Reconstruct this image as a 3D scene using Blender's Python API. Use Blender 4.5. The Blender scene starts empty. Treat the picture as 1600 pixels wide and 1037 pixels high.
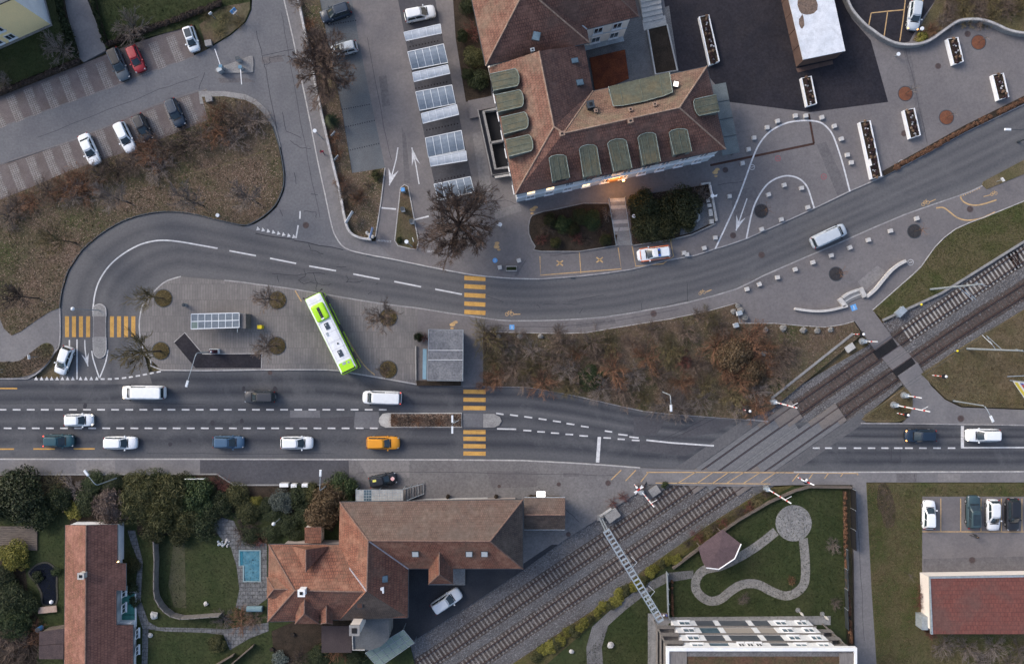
import bpy,bmesh,math,random
import numpy as np
from mathutils import Vector,Matrix

# ---------------------------------------------------------------- camera, sky, sun, exposure
SC = bpy.context.scene
S,H,CX,CY = 10.8,110.0,800.0,518.5      # pixels per metre on the ground, flying height, picture centre
cam = bpy.data.cameras.new('camera'); cam_o = bpy.data.objects.new('camera',cam)
SC.collection.objects.link(cam_o); SC.camera = cam_o
cam.sensor_width = 36.0; cam.lens = 36.0 * H / (1600.0 / S)
cam.clip_start = 1.0; cam.clip_end = 6000.0
cam_o.location = (0,0,H); cam_o.rotation_euler = (0,0,0)

SUN_AZ,SUN_EL = math.radians(-58),math.radians(33)     # soft light from the upper left of the picture
world = bpy.data.worlds.new('World'); SC.world = world; world.use_nodes = True
wn = world.node_tree
sky = wn.nodes.new('ShaderNodeTexSky'); sky.sky_type = 'NISHITA'; sky.sun_disc = False
sky.sun_elevation = SUN_EL; sky.sun_rotation = SUN_AZ
sky.air_density = 1.0; sky.dust_density = 3.2; sky.ozone_density = 1.0
wn.links.new(sky.outputs[0],wn.nodes['Background'].inputs[0])
wn.nodes['Background'].inputs[1].default_value = 0.128
sun = bpy.data.lights.new('sun','SUN'); sun.energy = 0.85; sun.angle = math.radians(22); sun.color = (1.0,0.945,0.90)
sun_o = bpy.data.objects.new('sun',sun); SC.collection.objects.link(sun_o)
sd = Vector((math.cos(SUN_EL) * math.sin(SUN_AZ),math.cos(SUN_EL) * math.cos(SUN_AZ),math.sin(SUN_EL)))
sun_o.rotation_euler = (-sd).to_track_quat('-Z','Y').to_euler(); sun_o.location = sd * 200
vs = SC.view_settings
vs.view_transform = 'Standard'; vs.look = 'None'; vs.exposure = 1.08; vs.gamma = 1.0; vs.use_curve_mapping = False
SC.cycles.use_denoising = True
SC.cycles.max_bounces = 6; SC.cycles.diffuse_bounces = 3

# ---------------------------------------------------------------- helpers
C = SC.collection
random.seed(7); RNG = np.random.default_rng(11)
def W(px,py,z=0.0):
    k = (H - z) / H / S
    return ((px - CX) * k,(CY - py) * k,z)
def W2(px,py,z=0.0): return W(px,py,z)[:2]
def PX(pts,z=0.0): return [W2(p[0],p[1],z) for p in pts]
def ang(dx,dy): return math.atan2(-dy,dx)              # picture direction -> world angle
ORG = {}

def tag(o,label=None,cat=None,group=None,kind=None):
    if label: o['label'] = label
    if cat: o['category'] = cat
    if group: o['group'] = group
    if kind: o['kind'] = kind
    return o
def thing(name,label,cat,loc=(0,0,0),rz=0.0,group=None):
    o = bpy.data.objects.new(name,None); C.objects.link(o)
    o.empty_display_size = 0.3
    o.location = loc; o.rotation_euler = (0,0,rz)
    ORG[o.name] = (loc[0],loc[1],loc[2])
    return tag(o,label,cat,group)
def copy_tree(o,parent=None):
    c = o.copy(); C.objects.link(c)
    if parent: c.parent = parent
    for ch in o.children: copy_tree(ch,c)
    return c

def area2(p): return sum(p[i][0] * p[(i + 1) % len(p)][1] - p[(i + 1) % len(p)][0] * p[i][1] for i in range(len(p)))
def ccw(p): return list(p) if area2(p) > 0 else list(p)[::-1]
def inset(poly,d):
    p = ccw([(q[0],q[1]) for q in poly]); n = len(p); out = []
    for i in range(n):
        a,b,c = Vector(p[i - 1]),Vector(p[i]),Vector(p[(i + 1) % n])
        e1,e2 = (b - a).normalized(),(c - b).normalized()
        n1,n2 = Vector((-e1.y,e1.x)),Vector((-e2.y,e2.x))
        m = n1 + n2
        m = m / max(0.3,m.dot(n1)) if m.length > 1e-6 else n1
        out.append((b.x + m.x * d,b.y + m.y * d))
    return out
def smooth(pts,n=6,closed=False):
    P = [np.array(p,float) for p in pts]; out = []; L = len(P)
    rng = range(L) if closed else range(L - 1)
    for i in rng:
        g = (lambda j: P[j % L]) if closed else (lambda j: P[min(max(j,0),L - 1)])
        p0,p1,p2,p3 = g(i - 1),g(i),g(i + 1),g(i + 2)
        for k in range(n):
            t = k / n
            out.append(tuple(0.5 * ((2 * p1) + (-p0 + p2) * t + (2 * p0 - 5 * p1 + 4 * p2 - p3) * t * t + (-p0 + 3 * p1 - 3 * p2 + p3) * t ** 3)))
    if not closed: out.append(tuple(P[-1]))
    return out
def resample(pts,n):
    P = np.array(pts,float); d = np.r_[0,np.cumsum(np.linalg.norm(np.diff(P,axis=0),axis=1))]
    t = np.linspace(0,d[-1],n)
    return [tuple(np.interp(s,d,P[:,k]) for k in range(P.shape[1])) for s in t]

class MB:
    def __init__(s): s.v = []; s.f = []; s.m = []; s.uv = {}
    def add(s,vs,fs,mi=0):
        b = len(s.v); s.v.extend(vs)
        for f in fs: s.f.append(tuple(i + b for i in f)); s.m.append(mi)
        return s
    def poly(s,pts,mi=0,uv=None):
        b = len(s.v); s.v.extend(pts); s.f.append(tuple(range(b,b + len(pts)))); s.m.append(mi)
        if uv: s.uv[len(s.f) - 1] = uv
        return s
    def prism(s,pts,z0,z1,mi=0,ms=None,bottom=True):
        p = ccw([(q[0],q[1]) for q in pts]); n = len(p); ms = mi if ms is None else ms
        s.poly([(x,y,z1) for x,y in p],mi)
        if bottom: s.poly([(x,y,z0) for x,y in p[::-1]],ms)
        for i in range(n):
            a,b = p[i],p[(i + 1) % n]
            s.poly([(a[0],a[1],z0),(b[0],b[1],z0),(b[0],b[1],z1),(a[0],a[1],z1)],ms)
        return s
    def box(s,cx,cy,cz,sx,sy,sz,rot=0.0,mi=0,taper=1.0):
        c,q = math.cos(rot),math.sin(rot); vs = []
        for z,k in ((-.5,1.0),(.5,taper)):
            for x,y in ((-.5,-.5),(.5,-.5),(.5,.5),(-.5,.5)):
                X,Y = x * sx * k,y * sy * k
                vs.append((cx + X * c - Y * q,cy + X * q + Y * c,cz + z * sz))
        return s.add(vs,[(3,2,1,0),(4,5,6,7),(0,1,5,4),(1,2,6,5),(2,3,7,6),(3,0,4,7)],mi)
    def bar(s,a,b,w,h,mi=0):
        a,b = Vector(a),Vector(b); d = (b - a)
        if d.length < 1e-6: return s
        d.normalize(); up = Vector((0,0,1)) if abs(d.z) < .95 else Vector((1,0,0))
        r = d.cross(up).normalized() * (w / 2); u = r.cross(d).normalized() * (h / 2)
        vs = [tuple(p + x) for p in (a,b) for x in (-r - u,r - u,r + u,-r + u)]
        return s.add(vs,[(3,2,1,0),(4,5,6,7),(0,1,5,4),(1,2,6,5),(2,3,7,6),(3,0,4,7)],mi)
    def tube(s,pts,r,n=6,mi=0,cap=True):
        P = [Vector(p) for p in pts]; L = len(P); R = r if hasattr(r,'__len__') else [r] * L; b = len(s.v)
        for i in range(L):
            d = (P[min(i + 1,L - 1)] - P[max(i - 1,0)])
            d = d.normalized() if d.length > 1e-9 else Vector((0,0,1))
            up = Vector((0,0,1)) if abs(d.z) < .9 else Vector((1,0,0))
            x = d.cross(up).normalized(); y = x.cross(d)
            for k in range(n):
                a = 2 * math.pi * k / n
                q = P[i] + x * (math.cos(a) * R[i]) + y * (math.sin(a) * R[i]); s.v.append((q.x,q.y,q.z))
        for i in range(L - 1):
            for k in range(n):
                k2 = (k + 1) % n
                s.f.append((b + i * n + k,b + i * n + k2,b + (i + 1) * n + k2,b + (i + 1) * n + k)); s.m.append(mi)
        if cap:
            s.f.append(tuple(b + k for k in range(n))[::-1]); s.m.append(mi)
            s.f.append(tuple(b + (L - 1) * n + k for k in range(n))); s.m.append(mi)
        return s
    def cyl(s,cx,cy,z0,z1,r,n=12,mi=0,r1=None):
        return s.tube([(cx,cy,z0),(cx,cy,z1)],[r,r if r1 is None else r1],n,mi)
    def ball(s,c,r,n=8,mi=0,sz=1.0,jit=0.0):
        b = len(s.v); m = max(3,n // 2)
        for i in range(m + 1):
            th = math.pi * i / m
            for k in range(n):
                a = 2 * math.pi * k / n; q = r * (1 + random.uniform(-jit,jit))
                s.v.append((c[0] + q * math.sin(th) * math.cos(a),c[1] + q * math.sin(th) * math.sin(a),c[2] + q * math.cos(th) * sz))
        for i in range(m):
            for k in range(n):
                k2 = (k + 1) % n
                s.f.append((b + i * n + k,b + (i + 1) * n + k,b + (i + 1) * n + k2,b + i * n + k2)); s.m.append(mi)
        return s
    def ribbon(s,pts,w,z,mi=0,closed=False):
        P = [Vector((p[0],p[1])) for p in pts]; L = len(P); A = []
        for i in range(L):
            d = (P[(i + 1) % L] - P[i - 1]) if closed else (P[min(i + 1,L - 1)] - P[max(i - 1,0)])
            d.normalize(); nrm = Vector((-d.y,d.x)) * (w / 2)
            A.append((P[i] + nrm,P[i] - nrm))
        for i in range(L if closed else L - 1):
            a,b = A[i],A[(i + 1) % L]
            s.poly([(a[1].x,a[1].y,z),(b[1].x,b[1].y,z),(b[0].x,b[0].y,z),(a[0].x,a[0].y,z)],mi)
        return s
    def wall(s,pts,w,z0,z1,mi=0,closed=False):
        P = [Vector((p[0],p[1])) for p in pts]; L = len(P); A = []
        for i in range(L):
            d = (P[(i + 1) % L] - P[i - 1]) if closed else (P[min(i + 1,L - 1)] - P[max(i - 1,0)])
            d.normalize(); nrm = Vector((-d.y,d.x)) * (w / 2)
            A.append((P[i] + nrm,P[i] - nrm))
        b = len(s.v)
        for l,r in A: s.v.extend([(l.x,l.y,z0),(r.x,r.y,z0),(r.x,r.y,z1),(l.x,l.y,z1)])
        for i in range(L if closed else L - 1):
            p,q = b + i * 4,b + ((i + 1) % L) * 4
            for k in range(4):
                k2 = (k + 1) % 4
                s.f.append((p + k,p + k2,q + k2,q + k)); s.m.append(mi)
        if not closed:
            s.f.append((b + 3,b + 2,b + 1,b)); s.m.append(mi)
            e = b + (L - 1) * 4; s.f.append((e,e + 1,e + 2,e + 3)); s.m.append(mi)
        return s
    def mesh(s,name,mats):
        me = bpy.data.meshes.new(name); me.from_pydata(s.v,[],s.f)
        for m in (mats if isinstance(mats,(list,tuple)) else [mats]): me.materials.append(m)
        if any(s.m): me.polygons.foreach_set('material_index',s.m)
        if s.uv:
            ul = me.uv_layers.new(name='UVMap'); data = [0.0] * (2 * len(me.loops))
            for fi,uv in s.uv.items():
                ls = me.polygons[fi].loop_start
                for k,(a,b) in enumerate(uv): data[2 * (ls + k)] = a; data[2 * (ls + k) + 1] = b
            ul.data.foreach_set('uv',data)
        return me
    def build(s,name,mats,parent=None,world=True,shade=False,root=None):
        root = root or parent
        while root is not None and root.parent is not None: root = root.parent
        if world and root is not None and root.name in ORG:
            o = ORG[root.name]; s.v = [(x - o[0],y - o[1],z - o[2]) for x,y,z in s.v]
        me = s.mesh(name,mats)
        if shade: me.shade_smooth()
        ob = bpy.data.objects.new(name,me); C.objects.link(ob)
        if parent is not None: ob.parent = parent
        return ob
def inst(me,name,parent,loc=(0,0,0),rz=0.0,sc=(1,1,1)):
    o = bpy.data.objects.new(name,me); C.objects.link(o); o.parent = parent
    o.location = loc; o.rotation_euler = (0,0,rz); o.scale = sc
    return o

# ---------------------------------------------------------------- materials
def newmat(name):
    m = bpy.data.materials.new(name); m.use_nodes = True
    return m,m.node_tree,m.node_tree.nodes['Principled BSDF']
def nd(t,typ,**kw):
    n = t.nodes.new(typ)
    for k,v in kw.items():
        if hasattr(n,k): setattr(n,k,v)
        else: n.inputs[k].default_value = v
    return n
def col(c): return (c[0],c[1],c[2],1.0)
def mixc(t,fac,a,b,mode='MIX'):
    n = t.nodes.new('ShaderNodeMix'); n.data_type = 'RGBA'; n.blend_type = mode
    for sock,val in ((n.inputs[0],fac),(n.inputs[6],a),(n.inputs[7],b)):
        if isinstance(val,(int,float)): sock.default_value = val
        elif isinstance(val,tuple): sock.default_value = col(val)
        else: t.links.new(val,sock)
    return n.outputs[2]
def ramp(t,fac,stops):
    n = t.nodes.new('ShaderNodeValToRGB'); e = n.color_ramp.elements
    while len(e) < len(stops): e.new(0.5)
    for el,(p,c) in zip(e,stops): el.position = p; el.color = col(c) if isinstance(c,tuple) else (c,c,c,1)
    t.links.new(fac,n.inputs[0]); return n.outputs[0]
def noise(t,vec,scale,detail=4.0,rough=.6,dist=0.0):
    n = nd(t,'ShaderNodeTexNoise',Scale=scale,Detail=detail,Roughness=rough,Distortion=dist)
    if vec is not None: t.links.new(vec,n.inputs['Vector'])
    return n.outputs[0]
def bumpn(t,b,h,strength,dist=.05):
    n = nd(t,'ShaderNodeBump',Strength=strength,Distance=dist); t.links.new(h,n.inputs['Height']); t.links.new(n.outputs[0],b.inputs['Normal'])
def surf(name,c1,c2=None,s1=.35,fine=.25,s2=7.0,rough=.88,bump=0.0,bs=12.0,c3=None,s3=.08,metal=0.0,spec=.14,coat=0.0,lo=.38,hi=.62,stretch=None):
    m,t,b = newmat(name)
    tc = nd(t,'ShaderNodeTexCoord'); vec = tc.outputs['Object']
    if stretch:
        mp = nd(t,'ShaderNodeMapping'); mp.inputs['Scale'].default_value = stretch; t.links.new(vec,mp.inputs[0]); vec = mp.outputs[0]
    b.inputs['Roughness'].default_value = rough; b.inputs['Metallic'].default_value = metal
    b.inputs['Specular IOR Level'].default_value = spec; b.inputs['Coat Weight'].default_value = coat
    out = c1
    if c2: out = mixc(t,ramp(t,noise(t,vec,s1,7),[(lo,0.0),(hi,1.0)]),c1,c2)
    if c3: out = mixc(t,ramp(t,noise(t,vec,s3,5,.65,.4),[(.42,0.0),(.78,.8)]),out,c3)
    if fine:
        out = mixc(t,1.0,out,ramp(t,noise(t,vec,s2,5,.75),[(.3,1.0 - fine),(.7,1.0 + fine)]),'MULTIPLY')
    if isinstance(out,tuple): b.inputs['Base Color'].default_value = col(out)
    else: t.links.new(out,b.inputs['Base Color'])
    if bump: bumpn(t,b,noise(t,vec,bs,4),bump)
    return m
def emit(name,c,strength):
    m,t,b = newmat(name); b.inputs['Base Color'].default_value = col(c)
    b.inputs['Emission Color'].default_value = col(c); b.inputs['Emission Strength'].default_value = strength
    return m
def leafmat(name,stops,rough=.75):
    m,t,b = newmat(name)
    g = nd(t,'ShaderNodeNewGeometry')
    out = ramp(t,g.outputs['Random Per Island'],stops)
    oi = nd(t,'ShaderNodeObjectInfo')
    out = mixc(t,1.0,out,ramp(t,oi.outputs['Random'],[(0,.75),(1,1.2)]),'MULTIPLY')
    t.links.new(out,b.inputs['Base Color']); b.inputs['Roughness'].default_value = rough
    b.inputs['Specular IOR Level'].default_value = .2
    return m
def tilemat(name,c1,c2,mort,w,h,c3=None,s3=.35,off=.5,mw=.03,rough=.85,fine=.3,bump=.6,msm=.3,coord='UV',c4=None,s4=.12):
    m,t,b = newmat(name)
    tc = nd(t,'ShaderNodeTexCoord'); vec = tc.outputs[coord]
    br = nd(t,'ShaderNodeTexBrick',Scale=1.0); br.offset = off; br.squash = 1.0
    br.inputs['Color1'].default_value = col(c1); br.inputs['Color2'].default_value = col(c2); br.inputs['Mortar'].default_value = col(mort)
    br.inputs['Mortar Size'].default_value = mw; br.inputs['Mortar Smooth'].default_value = msm
    br.inputs['Brick Width'].default_value = w; br.inputs['Row Height'].default_value = h; br.inputs['Bias'].default_value = 0.0
    t.links.new(vec,br.inputs['Vector'])
    out = br.outputs[0]
    if c3: out = mixc(t,ramp(t,noise(t,vec,s3,6,.7),[(.46,0.0),(.66,.75)]),out,c3)
    if c4: out = mixc(t,ramp(t,noise(t,vec,s4,6,.7,.3),[(.48,0.0),(.62,.7)]),out,c4)
    if fine: out = mixc(t,1.0,out,ramp(t,noise(t,vec,1.7,7,.8),[(.28,1 - fine * 1.25),(.72,1 + fine * 1.35)]),'MULTIPLY')
    t.links.new(out,b.inputs['Base Color']); b.inputs['Roughness'].default_value = rough; b.inputs['Specular IOR Level'].default_value = .25
    inv = nd(t,'ShaderNodeMath',operation='SUBTRACT'); inv.inputs[0].default_value = 1.0; t.links.new(br.outputs['Fac'],inv.inputs[1])
    if bump: bumpn(t,b,inv.outputs[0],bump,.04)
    return m
def roadmat(name,base,light,dark,bands):
    """asphalt whose UV runs along (u, metres) and across (v, 0..1): worn wheel tracks follow the lanes"""
    m,t,b = newmat(name)
    tc = nd(t,'ShaderNodeTexCoord')
    sx = nd(t,'ShaderNodeSeparateXYZ'); t.links.new(tc.outputs['UV'],sx.inputs[0])
    mp = nd(t,'ShaderNodeMapping'); mp.inputs['Scale'].default_value = (.05,9.0,1); t.links.new(tc.outputs['UV'],mp.inputs[0])
    streak = noise(t,mp.outputs[0],1.0,6,.65)
    wob = nd(t,'ShaderNodeMath',operation='MULTIPLY_ADD'); t.links.new(noise(t,mp.outputs[0],.6,3),wob.inputs[0]); wob.inputs[1].default_value = .05; t.links.new(sx.outputs[1],wob.inputs[2])
    band = ramp(t,wob.outputs[0],[(p,v) for p,v in bands])
    out = mixc(t,band,light,dark)
    out = mixc(t,ramp(t,streak,[(.38,0.0),(.72,.45)]),out,base)
    out = mixc(t,ramp(t,noise(t,tc.outputs['Object'],.16,7,.7,.5),[(.5,0.0),(.7,.6)]),out,light)
    out = mixc(t,1.0,out,ramp(t,noise(t,tc.outputs['Object'],3.2,7,.85),[(.3,.76),(.7,1.24)]),'MULTIPLY')
    out = mixc(t,ramp(t,noise(t,tc.outputs['Object'],.55,5,.7),[(.62,0.0),(.8,.5)]),out,dark)
    t.links.new(out,b.inputs['Base Color']); b.inputs['Roughness'].default_value = .85; b.inputs['Specular IOR Level'].default_value = .15
    bumpn(t,b,noise(t,tc.outputs['Object'],14.0,3),.15)
    return m
MAT = {}
def paint(c,rough=.42,coat=.12,metal=0.0):
    k = ('paint',tuple(c),rough,metal)
    if k not in MAT: MAT[k] = surf('car_paint',c,rough=rough,coat=coat,fine=.06,s2=2.0,spec=.35,metal=metal)
    return MAT[k]
m_main = roadmat('asphalt_main_road',(.062,.065,.074),(.110,.111,.117),(.035,.038,.047),[(0,.5),(.06,.3),(.13,.95),(.20,.4),(.28,.95),(.36,.1),(.45,.8),(.55,.35),(.63,.9),(.72,.5),(.82,1.0),(.92,.25)])
m_upper = roadmat('asphalt_upper_road',(.090,.090,.098),(.118,.117,.121),(.069,.070,.077),[(0,0.0),(.14,.2),(.24,.85),(.34,.3),(.44,.8),(.52,.15),(.60,.9),(.70,.4),(.80,.95),(.92,.1)])
m_side = surf('asphalt_side_road',(.118,.120,.130),(.145,.145,.153),s1=.12,fine=.17,s2=3,c3=(.100,.100,.112),s3=.25,bump=.12,bs=14)
m_pave = surf('asphalt_pavement',(.145,.140,.145),(.175,.168,.170),s1=.16,fine=.16,s2=3,c3=(.120,.117,.124),s3=.3,bump=.12,bs=14)
m_plaza = surf('asphalt_plaza',(.138,.128,.130),(.170,.158,.158),s1=.11,fine=.15,s2=3,c3=(.110,.104,.110),s3=.22,bump=.12,bs=14)
m_lane = surf('asphalt_car_park',(.142,.131,.133),(.172,.159,.158),s1=.10,fine=.14,s2=3,c3=(.112,.108,.115),s3=.3,bump=.12)
m_dark = surf('asphalt_dark',(.021,.021,.027),(.030,.028,.034),s1=.2,fine=.3,s2=3,c3=(.036,.032,.035),s3=.22,spec=.05,rough=.75,bump=.15)
m_dark2 = surf('asphalt_dark_patch',(.062,.062,.070),(.075,.074,.082),s1=.2,fine=.2,s2=3,bump=.15)
m_fore = surf('asphalt_forecourt_south',(.135,.130,.132),(.170,.162,.162),s1=.12,fine=.24,s2=3,c3=(.105,.100,.105),s3=.12)
m_bluegrey = surf('paver_bluegrey',(.105,.115,.125),(.130,.138,.145),s1=.3,fine=.25,c3=(.090,.092,.098),s3=.3)
m_kerb = surf('kerb_stone',(.30,.29,.29),(.22,.215,.22),s1=.8,fine=.3,s2=5)
m_kerbw = surf('kerb_stone_pale',(.40,.39,.38),(.30,.29,.29),s1=.8,fine=.3,s2=5)
m_conc = surf('concrete_pale',(.42,.41,.39),(.34,.33,.32),s1=.7,fine=.25,s2=5,bump=.1)
m_conc2 = surf('concrete_grey',(.24,.235,.23),(.19,.185,.185),s1=.6,fine=.3,s2=5,bump=.1)
m_white = surf('white_road_paint',(.58,.58,.59),(.44,.44,.45),s1=2.0,fine=.3,s2=12,rough=.7)
m_whiteworn = surf('white_road_paint_worn',(.42,.42,.43),(.26,.26,.27),s1=2.5,fine=.3,s2=12)
m_yellow = surf('yellow_road_paint',(.52,.30,.085),(.42,.24,.075),s1=1.5,fine=.3,s2=10)
m_yelline = surf('yellow_line_worn',(.50,.33,.16),(.36,.25,.14),s1=1.5,fine=.3,s2=10)
m_tar = surf('tar_seam',(.040,.040,.048),fine=.3)
m_iron = surf('cast_iron',(.085,.060,.058),(.060,.048,.048),s1=3,fine=.3,rough=.6)
m_grass = surf('grass_ground',(.052,.062,.022),(.084,.076,.038),s1=.35,fine=.5,s2=5,c3=(.125,.088,.056),s3=.14,bump=.5,bs=9)
m_litter = surf('leaf_litter_ground',(.100,.070,.050),(.056,.060,.026),s1=.14,fine=.45,s2=4,c3=(.135,.098,.078),s3=.16,bump=.5,bs=9)
m_dry = surf('dry_grass_ground',(.135,.104,.066),(.098,.078,.044),s1=.4,fine=.5,s2=5,c3=(.062,.066,.026),s3=.2,bump=.5,bs=9)
m_lawn = surf('lawn_ground',(.026,.037,.014),(.036,.046,.018),s1=.4,fine=.45,s2=4,c3=(.052,.052,.026),s3=.18,bump=.4,bs=12)
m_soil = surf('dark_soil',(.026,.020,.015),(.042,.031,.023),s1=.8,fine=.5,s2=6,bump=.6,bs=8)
m_redsoil = surf('rust_red_mulch',(.165,.048,.022),(.105,.032,.018),s1=.8,fine=.45,s2=6,bump=.5,bs=8)
m_rustbed = surf('rust_bed',(.170,.070,.040),(.130,.055,.035),s1=1.5,fine=.3,s2=6)
m_gravel = surf('grey_gravel',(.15,.147,.148),(.115,.112,.114),s1=.8,fine=.5,s2=7,bump=.6,bs=10)
m_balldark = surf('stained_ballast',(.058,.047,.043),(.074,.063,.058),s1=.5,fine=.6,s2=5,bump=.8,bs=6)
m_ballast = surf('ballast_bed',(.125,.124,.129),(.090,.086,.088),s1=.25,fine=.6,s2=4.5,bump=.8,bs=6,c3=(.066,.052,.048),s3=.1)
m_rail = surf('rusty_rail',(.075,.042,.034),(.055,.034,.030),s1=2,fine=.3,rough=.55,metal=.4)
m_railtop = surf('rail_head',(.16,.12,.11),fine=.2,rough=.4,metal=.7)
m_steel = surf('galvanised_steel',(.36,.40,.43),(.28,.32,.35),s1=1.5,fine=.2,rough=.5,metal=.35)
m_steeldk = surf('dark_steel',(.060,.070,.080),fine=.2,rough=.5,metal=.4)
m_black = surf('black_rubber',(.016,.016,.018),fine=.3,rough=.8)
m_glass = surf('dark_glass',(.022,.030,.036),(.030,.042,.050),s1=.7,fine=0,rough=.08,spec=.6)
m_glassblue = surf('sky_glass',(.10,.15,.19),(.06,.10,.13),s1=.7,fine=0,rough=.06,spec=.7)
m_whitep = surf('white_paint',(.74,.75,.76),(.66,.67,.69),s1=.6,fine=.1,rough=.55)
m_red = surf('red_paint',(.55,.05,.04),fine=.15,rough=.5)
m_blue = surf('blue_sign_paint',(.10,.28,.58),(.13,.33,.62),s1=3,fine=.15,rough=.5)
m_wood = surf('weathered_wood',(.135,.112,.095),(.090,.075,.066),s1=1.2,fine=.35,s2=6,stretch=(1,6,1))
m_woodgrey = surf('grey_timber',(.19,.175,.165),(.14,.13,.125),s1=1.0,fine=.3,s2=8,stretch=(7,1,1))
m_bark = surf('bark',(.060,.046,.038),(.085,.068,.055),s1=2,fine=.4,s2=6)
# ---------------------------------------------------------------- ground sheets, roads, pavements
ZR,ZP = 0.0,0.11           # road and pavement levels
def sheet(name,pts,z,mat,label=None,cat=None,parent=None,sm=0,depth=.5,kind='structure'):
    if sm: pts = smooth(pts,sm,True)
    o = MB().prism(PX(pts),z - depth,z,bottom=False).build(name,mat,parent)
    if parent is None: tag(o,label,cat,kind=kind)
    return o
def kerb(parent,pts,z1,w=.18,mat=None,sm=0,z0=-.25):
    if sm: pts = smooth(pts,sm)
    return MB().wall(PX(pts),w,z0,z1).build('kerb',mat or m_kerb,parent)

g = MB().poly([(-2500,-2500,-.4),(2500,-2500,-.4),(2500,2500,-.4),(-2500,2500,-.4)]).build('ground',m_dry)
tag(g,'dry winter grass ground around the roads','ground',kind='structure')

def road_strip(name,A,B,mat,z,n,label):
    A,B = resample(PX(A),n),resample(PX(B),n); mb = MB(); u = 0.0
    for i in range(n - 1):
        a0,a1,b0,b1 = A[i],A[i + 1],B[i],B[i + 1]
        du = math.dist(((a0[0] + b0[0]) / 2,(a0[1] + b0[1]) / 2),((a1[0] + b1[0]) / 2,(a1[1] + b1[1]) / 2))
        K = 3
        for k in range(K):
            l = lambda p,q,t: (p[0] + (q[0] - p[0]) * t,p[1] + (q[1] - p[1]) * t,z)
            t0,t1 = k / K,(k + 1) / K
            mb.poly([l(a0,b0,t1),l(a1,b1,t1),l(a1,b1,t0),l(a0,b0,t0)],0,[(u,t1),(u + du,t1),(u + du,t0),(u,t0)])
        u += du
    return tag(mb.build(name,mat),label,'road',kind='structure')
MN = [(-300,590),(0,592),(48,590),(155,592),(253,578),(400,577.5),(510,577.5),(540,581),(600,591),(655,601),(723,603),(824,605),(902,619),(954,631),(1004,642),(1061,648),(1150,654),(1200,658),(1345,661),(1600,664),(1900,666)]
MS = [(-300,716.5),(0,716.5),(300,716.5),(700,717.5),(816,718.5),(885,722),(949,726),(1000,730),(1130,735),(1300,737),(1600,736),(1900,736)]
def atx(pts,xs): P = np.array(pts,float); return [(x,float(np.interp(x,P[:,0],P[:,1]))) for x in xs]
xs = list(range(-300,1901,20))
main_road = road_strip('main_road',atx(MN,xs),atx(MS,xs),m_main,ZR,111,'wide grey asphalt main road with three lanes running left to right')
UO = [(93,600),(94,540),(95,481),(98,456),(108,423),(130,390),(160,365),(191,347),(221,337),(251,332),(276,332),(301,335),(334,343),(364,350),(400,359),(463,374),(520,385),(571,397),(616,405.5),(671,417),(723.5,427),(751,431),(800,435),(843,436),(910,431),(986,421),(1036,408),(1086,399),(1116,389),(1166,373),(1271,326),(1326,299.5),(1376,277.5),(1445,241.5),(1507,207),(1600,163),(1900,10)]
UI = [(238,600),(224,550),(219,500),(223,478),(230,467),(241,456),(251,446),(263,438),(283,432),(301,434),(351,438),(380,441),(400,444),(448,450),(515,461),(593,474),(651,481),(700,489),(731,493),(780,500),(816,501),(873,500),(946,495),(1018,483),(1076,472),(1150,451.6),(1194,430),(1319,376),(1413,335.5),(1498,306),(1532,291.7),(1600,255),(1900,95)]
# pair the two edges piecewise so that the strip does not shear
def pair(segA,segB,n): return resample(segA,n)[:-1],resample(segB,n)[:-1]
PA,PB = [],[]
for (i0,i1,j0,j1,n) in ((0,2,0,2,8),(2,10,2,8,26),(10,14,8,12,10),(14,21,12,18,24),(21,29,18,25,28),(29,36,25,32,34)):
    a,b = pair(UO[i0:i1 + 1],UI[j0:j1 + 1],n); PA += a; PB += b
PA.append(UO[-1]); PB.append(UI[-1])
def strip_pairs(name,A,B,mat,z,label):
    A,B = PX(A),PX(B); mb = MB(); u = 0.0
    for i in range(len(A) - 1):
        a0,a1,b0,b1 = A[i],A[i + 1],B[i],B[i + 1]
        du = math.dist(((a0[0] + b0[0]) / 2,(a0[1] + b0[1]) / 2),((a1[0] + b1[0]) / 2,(a1[1] + b1[1]) / 2))
        for k in range(4):
            l = lambda p,q,t: (p[0] + (q[0] - p[0]) * t,p[1] + (q[1] - p[1]) * t,z)
            t0,t1 = k / 4,(k + 1) / 4
            mb.poly([l(a0,b0,t1),l(a1,b1,t1),l(a1,b1,t0),l(a0,b0,t0)],0,[(u,t1),(u + du,t1),(u + du,t0),(u,t0)])
        u += du
    return tag(mb.build(name,mat),label,'road',kind='structure')
upper_road = strip_pairs('upper_road',PA,PB,m_upper,ZR + .006,'curving grey asphalt road sweeping past the bus platform to the upper right')
side_road = sheet('side_road',[(360,-200),(394,0),(393,15),(384,35),(361,55),(323,78),(301,88),(251,105),(175,135),(83,168),(0,198),(-150,255),(-150,315),(0,258),(113,221),(175,196),(236,168),(311,143),(351,143),(384,148),(400,156),(418,172),(430,195),(439,230),(446,273),(444,298),(433,323),(415,340),(398,350),(380,354),(400,361),(470,378),(545,393),(540,388),(525,370),(518,350),(508,303),(498,258),(483,181),(470,118),(458,60),(444,0),(400,-200)],ZR + .012,m_side,'pale grey side road from the top edge with the car park lane','road')

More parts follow.
